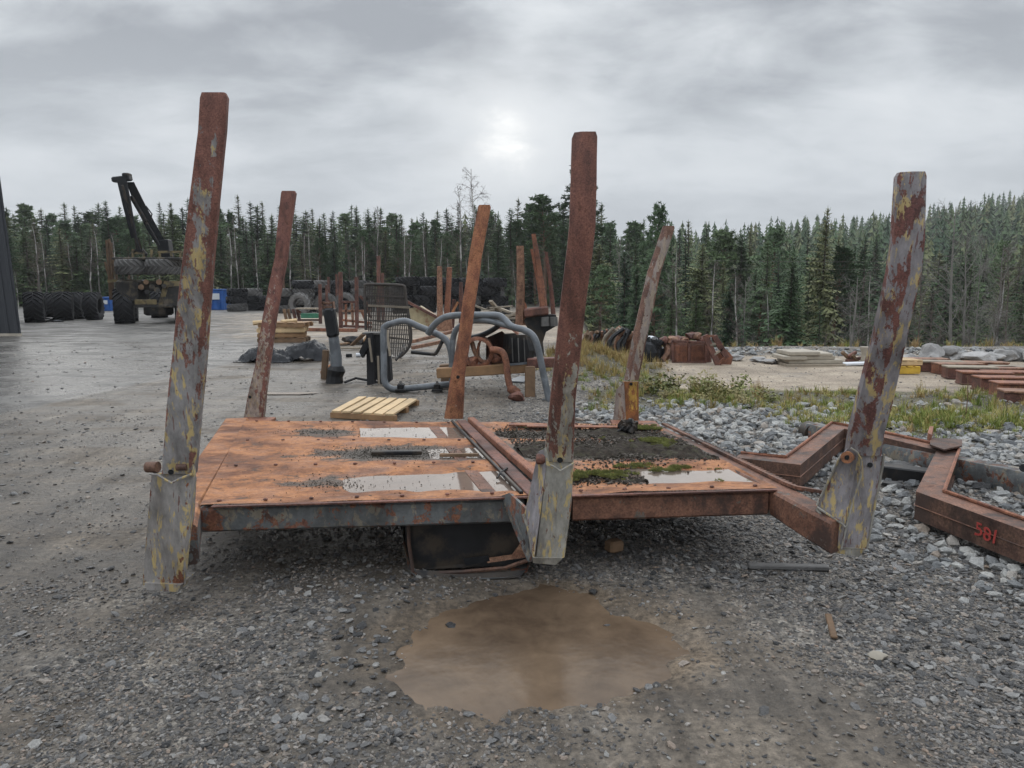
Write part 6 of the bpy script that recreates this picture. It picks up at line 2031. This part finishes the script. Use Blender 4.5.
mb = MB(); mb.loft([[at_y(x, 342, Yb + dy) for x, dy in ((534, -.1), (543, -.1), (543, .3), (534, .3))], [at_y(x, 363, Yb + dy) for x, dy in ((532, -.2), (545, -.2), (545, .4), (532, .4))]]); mb.build('post', MT['steel_dark'], t)
# rubber pads beside
rp_ = G(560, 372)

# ---- scrap by the bank on the right of the middle stake
Ysr = 16.0
sc = random.Random(21)
def scrap_tube_bundle(px0, px1, pyt, pyb, mat, label, n=9, r_=.03, lean=0.5, Y=Ysr):
    t = thing('scrap_bundle', label, 'scrap', (at_y((px0 + px1) / 2, pyb, Y).x, Y, at_y(px0, pyb, Y).z), 'scrap piled at the edge of the yard')
    for k in range(n):
        f = (k + .5) / n; x = px0 + (px1 - px0) * f
        a_ = at_y(x - lean * 6 + sc.uniform(-2, 2), pyb + sc.uniform(-2, 2), Y + sc.uniform(-.3, .3)); b_ = at_y(x + lean * 6 + sc.uniform(-2, 2), pyt + sc.uniform(-2, 4), Y + sc.uniform(-.3, .3))
        m_ = (a_ + b_) / 2 + Vector((sc.gauss(0, .1), 0, sc.gauss(0, .05)))
        mb = MB(); mb.tube(smooth_path([a_, m_, b_], 4), r_ * sc.uniform(.7, 1.4), 6); mb.build('bar', MT[mat if sc.random() < .75 else 'rust_light'], t)
    mb = MB(); mb.bar(at_y(px0, (pyt + pyb) / 2, Y + .3), at_y(px1, (pyt + pyb) / 2 - 2, Y + .3), .3, .25, bev=.05); mb.build('core', MT[mat], t)


scrap_tube_bundle(584, 596, 331, 345, 'wood_old', 'brown bundle of scrap bars at the left end of the scrap row', 7, Y=17.8)
scrap_tube_bundle(596, 608, 331, 350, 'steel_black', 'black tangle of scrap beside the brown bundle', 10, .04, Y=17.6)
scrap_tube_bundle(607, 621, 328, 351, 'wood_grey', 'pale tangle of bars leaning right in the scrap row', 12, .03, .9, Y=17.3)
scrap_tube_bundle(618, 632, 330, 356, 'steel_black', 'black scrap bundle just left of the far right stake', 11, .05, .8, Y=17.0)
scrap_tube_bundle(644, 656, 338, 362, 'steel_black', 'black scrap just right of the far right stake', 9, .05, .3)
scrap_tube_bundle(655, 664, 342, 364, 'steel_black', 'black upright boxes of scrap beside the rusty basket', 6, .06, .0)
mb = MB(); add_blob(mb, at_y(652, 340, Ysr), (.14, .1, .10), 55, 2, .3); tag(mb.build('bag', MT['white'], smooth=50), 'small pale bag on top of the black scrap', 'bag')
mb = MB(); add_blob(mb, at_y(646, 352, Ysr - .1), (.3, .3, .36), 56, 2, .3); tag(mb.build('scrap_lump', MT['steel_black']), 'black lump between the far right stake and the scrap', 'scrap')
# mesh basket
Ybk = 15.6
t = thing('mesh_basket', 'rusty steel mesh basket full of scrap in the row of scrap', 'basket', (at_y(688, 362, Ybk).x, Ybk, 0))
def bk(px, py, dy=0): return at_y(px, py, Ybk + dy)
for (xa, ya, xb, yb) in ((672, 341, 706, 343), (673, 363, 706, 362), (672, 341, 673, 363), (706, 343, 706, 362), (689, 342, 689, 362)):
    mb = MB(); mb.bar(bk(xa, ya), bk(xb, yb), .05, .05, up=(0, 1, 0)); mb.build('frame', MT['rust_red'], t)
for i in range(26):
    x = 673 + 33 * (i + .5) / 26; mb = MB(); mb.bar(bk(x, 342, .02), bk(x, 362.5, .02), .012, .012, up=(0, 1, 0)); mb.build('wire', MT['rust'], t)
for i in range(13):
    y = 343 + 19 * (i + .5) / 13; mb = MB(); mb.bar(bk(673, y, .03), bk(706, y, .03), .010, .010); mb.build('wire', MT['rust'], t)
mb = MB(); mb.box(bk(689, 352.5, .6), (.76, 1.0, .46), None, .05); mb.build('contents', MT['rust_red'], t)
for k, px in enumerate((663, 672, 678, 684, 691, 696, 702)):
    mb = MB(); add_blob(mb, at_y(px, 340 - (4 if px in (691, 696) else 0), Ybk + .5), (.14, .15, .10), 90 + k, 2, .5)
    tag(mb.build('scrap_lump', MT['rust_light' if k % 2 else 'rust_red']), 'lump of rusty scrap lying on top of the mesh basket', 'scrap', 'lumps of scrap on the basket')
# leaning ladder shaped track
t = thing('track_frame', 'rusty ladder shaped frame leaning against the basket', 'steel frame', (at_y(712, 365, 15.2).x, 15.2, 0))
def tk(px, py, dy=0): return at_y(px, py, 15.2 + dy)
mb = MB(); mb.bar(tk(705, 335), tk(719, 367), .06, .12, bev=.01); mb.build('side_bar', MT['rust_red'], t)
mb = MB(); mb.bar(tk(714, 336), tk(727, 358), .06, .12, bev=.01); mb.build('side_bar', MT['rust_red'], t)
for k in range(4):
    f = k / 3.0; mb = MB(); mb.bar(tk(706 + 12 * f, 336 + 28 * f), tk(714 + 12 * f, 336 + 20 * f), .06, .04); mb.build('rung', MT['wood_grey' if k in (1, 2) else 'rust'], t)
mb = MB(); mb.plate([tk(717, 352, .1), tk(727, 350, .1), tk(733, 357, .1), tk(731, 366, .1), tk(719, 367, .1)], .15); mb.build('plate', MT['rust'], t)

# ---- stacks of concrete slabs
sl = random.Random(9)
for k, (x0, x1, y, hh, mt, lb) in enumerate(((786, 848, 365.5, 3.5, 'wood_grey', 'lowest dark base of the slab stack'), (788, 842, 361.5, 4, 'concrete', 'long pale slab on the dark base'), (783, 806, 358, 4, 'concrete', 'short pale slab at the left end of the stack'), (800, 834, 357.5, 3.6, 'concrete', 'middle pale slab of the stack'),
                                             (788, 819, 353.5, 4, 'concrete', 'topmost wide pale slab of the stack'), (818, 832, 354.5, 3, 'concrete', 'small pale slab beside the topmost one'))):
    Yk = 15.0 + .05 * (k % 2); a_, b_ = at_y(x0, y, Yk), at_y(x1, y, Yk); th = hh * Yk / F_PX
    mb = MB(); mb.box((a_ + b_) / 2 + Vector((0, .3, 0)), ((b_ - a_).length, .7, th), rz(sl.gauss(0, .03)), .012)
    tag(mb.build('slab', MT[mt]), lb + ' at the far edge of the sand track', 'slab', 'stack of pale slabs')
for k, (xa, ya, xb, yb) in enumerate(((842, 352, 852, 361), (846, 361, 861, 358), (852, 355, 858, 363), (848, 357, 856, 352))):
    beam_thing('scrap_bar', 'short reddish scrap bar lying between the slab stack and the white drum', 'scrap', [at_y(xa, ya, 15.8), at_y(xb, yb, 15.9)], .07, 'rust_red' if k % 2 else 'wood_old', 'reddish scrap bars by the slabs')
beam_thing('board', 'thin white board lying beside the slab stack', 'board', [G(842, 366) + Vector((0, 0, .04)), G(872, 365) + Vector((0, 0, .04))], .25, 'white', tk=.05)
p = G(865, 362); mb = MB(); mb.tube([(p.x, p.y, 0), (p.x, p.y, .10), (p.x, p.y, .22), (p.x, p.y, .30), (p.x, p.y, .34)], [.10, .085, .085, .12, .12], 14); tag(mb.build('cable_drum', MT['concrete'], smooth=30), 'small white spool standing by the slabs', 'spool')

# yellow pallet and frames
p = G(908, 375)
pallet('pallet', 'lower yellow painted pallet right behind the near right stake', 'yellow pallets', (p.x, p.y + .3, 0), .52, .5, .0, .01, 'yellow', 4)
pallet('pallet', 'pale pallet on top of the yellow one behind the near right stake', 'yellow pallets', (p.x + .02, p.y + .32, .16), .56, .5, .1, .165, 'wood_new', 4, h=.10)

# rows of rusted bunk beams lying on the right
def channel(px, py, L, w_, h, yaw, label, z0=0.0, mt='rust_red', top='rust_light'):
    p = G(px, py); c = Vector((p.x, p.y + w_ / 2, z0))
    t = thing('channel_beam', label, 'steel beam', (c.x, c.y, z0), 'rusty channel beams lying at the right edge')
    R3 = rz(yaw)
    mb = MB(); mb.box(c + Vector((0, 0, h * .46)), (L, w_ * .86, h * .9), R3, .008); mb.build('web', MT[mt], t)
    mb = MB(); mb.box(c + Vector((0, 0, h)), (L * 1.02, w_, .03), R3, .006); mb.build('top_flange', MT[top], t)
    mb = MB(); mb.box(c + Vector((0, 0, .015)), (L * 1.01, w_, .03), R3, .006); mb.build('bottom_flange', MT[mt], t)
rows_ = [(940, 372, .95, .22), (962, 375, .8, .22), (912, 371, .7, .18), (985, 371, .9, .18), (975, 380, .8, .24), (1000, 379, .9, .2), (990, 386, .75, .24), (1012, 384, .7, .2), (1004, 392, .62, .25), (1024, 396, .62, .25), (1046, 391, .8, .22), (1034, 403, .6, .24), (1022, 378, .8, .2), (930, 366, .8, .16)]
where = ['far left of the beams', 'next right in the far row', 'leftmost short one, near the yellow pallet', 'right end of the far row', 'second row, left', 'second row, right', 'third row, left', 'third row, right', 'fourth row, left', 'fourth row, right', 'outermost at the right', 'nearest of all', 'behind the third row', 'farthest back']
for (px, py, L, h), wh in zip(rows_, where):
    channel(px, py, L, .34, h * .85, random.gauss(-.12, .1), 'rusty channel beam lying on the sand, ' + wh, mt=random.choice(('rust_red', 'rust', 'wood_old')), top=random.choice(('rust_light', 'wood_grey', 'rust')))

# boulders along the edge
for k, (px, py, s, fl) in enumerate(((939, 361, .36, 1), (956, 360, .30, 1), (968, 361, .24, .8), (984, 362, .36, .65), (1003, 361, .26, .8), (1013, 361, .28, .9), (1026, 361, .28, 1), (918, 363, .22, .8), (905, 361, .18, .8), (762, 362, .22, .5), (740, 361, .26, .5), (775, 364, .2, .5), (948, 366, .16, .8), (1040, 362, .3, .9))):
    p = G(px, py + 1); mb = MB(); add_blob(mb, (p.x, p.y + .3, s * .42 * fl), (s, s * .8, s * .62 * fl), 300 + k, 3, .5, random.uniform(0, 3))
    tag(mb.build('boulder', MT['boulder'], smooth=25), 'grey boulder at the edge of the yard, ' + ['leftmost of the big ones', 'second of the big ones', 'third, low one', 'wide flat one in the middle', 'small one right of the flat one', 'taller one near the right edge', 'rightmost one in view', 'small one above the yellow pallet', 'tiny one behind the near right stake',
         'flat pale one left of the slab stack', 'wide flat pale one beside the ladder frame', 'flat one touching the slab stack', 'small one before the leftmost big ones', 'one beyond the right edge'][k], 'boulder', 'boulders along the edge of the yard')

# ---- the heavy bent beams at the right
def sweep_channel(path, h, w_, mat, name, parent, z0, taper=None):
    """C section lying on its back edge: tall web faces the viewer, flanges on top and bottom; path = centre line on plan"""
    mb = MB(); P = [Vector((p[0], p[1], 0)) for p in path]; rings = []
    n_ = len(P)
    for i, p in enumerate(P):
        d0 = (P[i] - P[i - 1]).normalized() if i else (P[1] - P[0]).normalized()
        d1 = (P[i + 1] - P[i]).normalized() if i < n_ - 1 else d0
        n0 = Vector((-d0.y, d0.x, 0)); n1 = Vector((-d1.y, d1.x, 0))
        m_ = (n0 + n1).normalized(); m_ = m_ / max(.45, m_.dot(n0))
        z = z0[i]
        hw = w_ / 2
        prof = [(-hw, h), (hw, h), (hw, h - .022), (hw, h - .03), (-hw + .035, h - .03), (-hw + .02, h * .55), (-hw + .03, h * .5), (-hw + .02, h * .45), (-hw + .035, .03), (hw, .03), (hw, 0), (-hw, 0), (-hw, .025), (-hw - .0, h * .48), (-hw - .008, h * .5), (-hw - .0, h * .52), (-hw, h - .02)]
        rings.append([p + m_ * x + Vector((0, 0, z + zz_)) for x, zz_ in prof])
    mb.loft(rings)
    q = mb.build(name, [MT[mat], MT['beam_brown']], parent, smooth=25)
    for f in q.data.polygons:
        if f.normal.z > .7 and f.center.z > .12: f.material_index = 1
    return q


def pz(px, py, z): q = at_z(px, py, z); return (q.x, q.y)
zt = .27
t = thing('bent_beam', 'heavy reddish brown bent bunk beam lying on the rubble, marked with red digits', 'bent beam', (2.9, 6.0, 0))
path = [pz(738, 452, zt), pz(793, 459, zt), pz(838, 424, zt + .05), pz(884, 433, zt + .03), pz(948, 448, zt), pz(930, 489, zt), pz(1032, 523, zt), pz(1120, 550, zt)]
main = sweep_channel(path, .19, .155, 'rust_dark', 'web', t, [.05, .06, .11, .09, .06, .06, .05, .05])
# lip along the upper edges
mb = MB(); n_ = len(path)
up_in = []
for i, p in enumerate(path):
    P3 = Vector((p[0], p[1], [.05, .06, .11, .09, .06, .06, .05, .05][i] + .19))
    up_in.append(P3)
for sgn in (1,):
    pts_ = []
    for i, p in enumerate(up_in):
        d0 = (up_in[i] - up_in[i - 1]).normalized() if i else (up_in[1] - up_in[0]).normalized()
        d1 = (up_in[i + 1] - up_in[i]).normalized() if i < n_ - 1 else d0
        n0 = Vector((-d0.y, d0.x, 0)); n1 = Vector((-d1.y, d1.x, 0)); m_ = (n0 + n1).normalized(); m_ = m_ / max(.45, m_.dot(n0))
        pts_.append(p + m_ * .08 + Vector((0, 0, .012)))
    mb.tube(pts_, .013, 6); mb.build('raised_lip', MT['rust'], t)
c = Vector((*pz(948, 443, zt + .02), zt + .06)); mb = MB(); mb.plate([Vector((*pz(x, y, zt + .01), zt + .012)) for x, y in ((930, 439), (962, 441), (962, 447), (944, 451), (930, 446))], .012, (0, 0, 1)); mb.build('corner_plate', MT['rust_dark'], t)
mb = MB(); mb.plate([Vector((*pz(x, y, zt), zt + .002)) for x, y in ((927, 441), (929, 434), (933, 434), (931, 443))], .07, (0, 0, 1)); mb.build('stop_plate', MT['rust'], t)
mb = MB(); q = Vector((*pz(793, 470, .16), .16)); mb.tube([q + Vector((-.01, -.06, -.02)), q + Vector((.0, .04, -.02))], .045, 14); mb.build('pin_boss', MT['rust'], t)
# red spray digits on the web, from the photograph
cu = bpy.data.curves.new('digits', 'FONT'); cu.body = '581'; cu.size = .115; cu.extrude = .001; cu.offset = .001; cu.shear = .15
tmp = bpy.data.objects.new('digits', cu); COL.objects.link(tmp)
bpy.context.view_layer.update()
dm = bpy.data.meshes.new_from_object(tmp.evaluated_get(bpy.context.evaluated_depsgraph_get()))
bpy.data.objects.remove(tmp)
for v_ in dm.vertices: v_.co.y += .008 * math.sin(v_.co.x * 40); v_.co.x += .006 * math.sin(v_.co.y * 60)
dm.materials.clear(); dm.materials.append(MT['red_paint'])
dg = bpy.data.objects.new('red_digits', dm); COL.objects.link(dg); dg.parent = t
A3 = Vector((*path[5], 0)); B3 = Vector((*path[6], 0)); dd_ = (B3 - A3).normalized(); nn_ = Vector((-dd_.y, dd_.x, 0))
if nn_.y > 0: nn_ = -nn_
face = -1
org = A3 + dd_ * ((B3 - A3).length * .60) + nn_ * (.085 + .004) + Vector((0, 0, .11))
Mx = Matrix.Identity(4)
for i_, v_ in enumerate((dd_, Vector((0, 0, 1)), dd_.cross(Vector((0, 0, 1))))):
    for j_ in range(3): Mx[j_][i_] = v_[j_]
Mx.translation = org - Vector(t.location)
dg.matrix_local = Mx
dg['label'] = 'red sprayed digits 581'
# dark straight beam behind, rounded end
t = thing('straight_beam', 'dark grey green straight beam with a rounded end lying behind the bent one', 'steel beam', (3.4, 7.2, 0))
zb = .20
path2 = [pz(812, 421, .24), pz(905, 447, .22), pz(1040, 476, .2), pz(1130, 495, .2)]
mb = MB()
P = [Vector((p[0], p[1], .12)) for p in path2]
rings = []
for i, p in enumerate(P):
    d = (P[min(i + 1, 3)] - P[max(i - 1, 0)]).normalized(); nn2 = Vector((-d.y, d.x, 0))
    rings.append([p + nn2 * x + Vector((0, 0, z)) for x, z in ((-.08, -.10), (-.09, -.02), (-.09, .06), (-.07, .10), (.07, .10), (.09, .06), (.09, -.10))])
mb.loft(rings); mb.build('beam_body', MT['beam'], t, smooth=30)
mb = MB(); mb.tube([P[0] + Vector((0, -.085, 0)), P[0] + Vector((0, .085, 0))], .105, 16); mb.build('rounded_end', MT['steel_dark'], t, smooth=30)
mb = MB(); mb.tube([at_y(1024, 468, P[2].y - .16), at_y(1024, 468, P[2].y - .12)], .03, 12); mb.build('hole', MT['steel_black'], t)
mb = MB(); mb.plate([Vector((*pz(x, y, .06), .06)) for x, y in ((820, 448), (880, 438), (905, 455), (893, 463))], .02, (0, 0, 1)); tag(mb.build('sheet_scrap', MT['grey_tube']), 'pale flat steel sheet under the bent beam', 'sheet scrap')
beam_thing('steel_beam', 'dark low beam on the rubble under the bent beam', 'steel beam', [Vector((*pz(862, 470, .1), .09)), Vector((*pz(935, 478, .1), .08))], .16, 'steel_dark')
# pipe
a_ = at_z(1004, 538, .08); mb = MB(); b2 = a_ + Vector((.55, .18, .01)); rings = []
for c, r_ in ((a_, .062), (a_, .078), (b2, .078), (b2, .062), (a_ + Vector((.02, 0, 0)), .062)):
    d = (b2 - a_).normalized(); s_ = d.cross(Vector((0, 0, 1))).normalized(); u_ = s_.cross(d)
    rings.append([c + s_ * math.cos(q) * r_ + u_ * math.sin(q) * r_ for q in np.linspace(0, 2 * math.pi, 21)[:-1]])
mb.loft(rings, caps=False); tag(mb.build('pipe', MT['rust_light'], smooth=40), 'short rusty brown pipe at the right edge before the bent beam', 'pipe')

# ---- small litter in the foreground
a_, b_ = G(748, 569) + Vector((0, 0, .02)), G(828, 571) + Vector((0, 0, .02))
mb = MB(); mb.bar(a_, b_, .05, .025, bev=.005); tag(mb.build('flat_bar', MT['rubber_grey']), 'dark grey flat bar lying on the gravel right of the puddle', 'flat bar')
a_, b_ = G(828, 617) + Vector((0, 0, .012)), G(834, 640) + Vector((0, 0, .012))
mb = MB(); mb.bar(a_, b_, .03, .015, bev=.004); tag(mb.build('wood_chip', MT['wood_old']), 'brown splinter of wood on the gravel right of the puddle', 'wood splinter')
p = G(878, 658); mb = MB(); add_blob(mb, p + Vector((0, 0, .01)), (.05, .035, .02), 7, 2, .4); tag(mb.build('pale_rock', MT['concrete'], smooth=40), 'pale flat stone right of the puddle, left of the bottom right corner', 'stone')
p = G(614, 552); mb = MB(); mb.box(p + Vector((0, 0, .04)), (.10, .08, .07), rz(.5), .012); tag(mb.build('brick_piece', MT['wood_old']), 'brown blocky lump under the right rail', 'lump')

# ================================================================== VEGETATION ON THE YARD
def blade_tuft(n_, h, spread, mat, seed, leaf=False, wid=.0045):
    rs_ = random.Random(seed); mb = MB()
    for k in range(n_):
        a = rs_.uniform(0, 6.28); L = h * rs_.uniform(.4, 1.0); le = rs_.uniform(.15, .9) * spread
        b0 = Vector((rs_.gauss(0, .03), rs_.gauss(0, .03), 0)); d = Vector((math.cos(a) * le, math.sin(a) * le, 1)).normalized()
        m_ = b0 + d * L * .55; tip = b0 + d * L + Vector((math.cos(a), math.sin(a), 0)) * le * L * .4 - Vector((0, 0, le * L * .25))
        s_ = Vector((-math.sin(a), math.cos(a), 0)) * wid
        mb.add([b0 - s_, b0 + s_, m_ + s_ * .8, m_ - s_ * .8, tip], [(0, 1, 2, 3), (3, 2, 4)])
        if leaf:
            for j in range(5):
                q = b0.lerp(tip, rs_.uniform(.3, 1)); e = Vector((rs_.gauss(0, 1), rs_.gauss(0, 1), rs_.gauss(.2, .5))).normalized(); f_ = e.orthogonal().normalized() * .018
                l_ = rs_.uniform(.04, .09)
                mb.add([q, q + e * l_ * .5 + f_, q + e * l_, q + e * l_ * .5 - f_], [(0, 1, 2, 3)])
    return mb.mesh('tuft', MT[mat], fix=False)


GT = [blade_tuft(26, .16, .9, 'grass', 1), blade_tuft(30, .22, .8, 'grass', 2), blade_tuft(20, .12, 1.2, 'grass', 3), blade_tuft(22, .20, .9, 'grass_dry', 4), blade_tuft(26, .30, .6, 'grass_dry', 5)]
WT = [blade_tuft(18, .40, .7, 'weed', 6, True), blade_tuft(22, .30, .9, 'weed', 7, True), blade_tuft(14, .5, .45, 'weed', 8, True)]
def veg(name, n_, xr, yr, fn, protos, smin, smax, idxf, seed):
    r = np.random.default_rng(seed); P_ = []; I_ = []
    x = r.uniform(*xr, n_); y = r.uniform(*yr, n_)
    k = r.random(n_) < fn(x, y); x, y = x[k], y[k]; z = ground_h(x, y) - .01
    s = r.uniform(smin, smax, len(x)); I_ = idxf(x, y, r)
    o = scatter(name, np.stack([x, y, z], 1), np.stack([s, s, s * r.uniform(.7, 1.3, len(x))], 1), np.stack([x * 0, x * 0, r.uniform(0, 6.28, len(x))], 1), I_, protos)
    return o


def strip(x, y):
    m_ = masks(x, y)['soil']
    return np.clip(m_ * np.clip((fbm(x * 1.3, y * 1.3, 3, 44) - .34) * 3.2, 0, 1), 0, 1)
veg('grass', 6500, (.6, 9), (8, 13), lambda x, y: strip(x, y) * .62, GT, .4, .9, lambda x, y, r: r.choice([0, 1, 2, 2, 3, 4], len(x), p=[.25, .2, .15, .15, .15, .10]), 51)
veg('dry_grass', 2600, (.3, 3.6), (12.0, 18.5), lambda x, y: np.clip(np.exp(-(((x - 1.6) / .85) ** 2 + ((y - 15.0) / 2.0) ** 2)) * 1.3 * np.clip((fbm(x * 2, y * 2, 3, 6) - .35) * 4, 0, 1), 0, 1), GT, .6, 1.0, lambda x, y, r: r.choice([0, 3, 4], len(x), p=[.14, .46, .40]), 52)
veg('grass_patch', 1500, (3.2, 6.5), (6.9, 9.3), lambda x, y: np.clip(np.exp(-(((x - 4.9) / 1.3) ** 2 + ((y - 8.3) / .55) ** 2)) * 1.5, 0, 1), GT, .5, .9, lambda x, y, r: r.choice([0, 1, 2, 3], len(x), p=[.4, .25, .25, .1]), 53)
veg('weeds', 210, (1.2, 3.6), (9.3, 12), lambda x, y: np.clip(np.exp(-(((x - 2.9) / .45) ** 2 + ((y - 10.3) / .6) ** 2)) * 1.2 + .5 * np.exp(-(((x - 2.0) / .35) ** 2 + ((y - 10.6) / .6) ** 2)), 0, 1), WT, .55, .9, lambda x, y, r: r.integers(0, 3, len(x)), 54)
veg('forest_edge_grass', 1500, (1, 26), (20.5, 27), lambda x, y: ((x - .09 * y) > .2) * .5, GT, .8, 1.5, lambda x, y, r: r.choice([1, 3, 4], len(x), p=[.4, .3, .3]), 55)
# dry stalk
p = G(965, 420); mb = MB(); mb.tube([p, p + Vector((.01, 0, .25)), p + Vector((-.01, 0, .52))], [.006, .005, .003], 5)
tag(mb.build('dry_stalk', MT['wood_old']), 'single thin dry stalk standing at the edge of the sand track on the right', 'plant stalk')
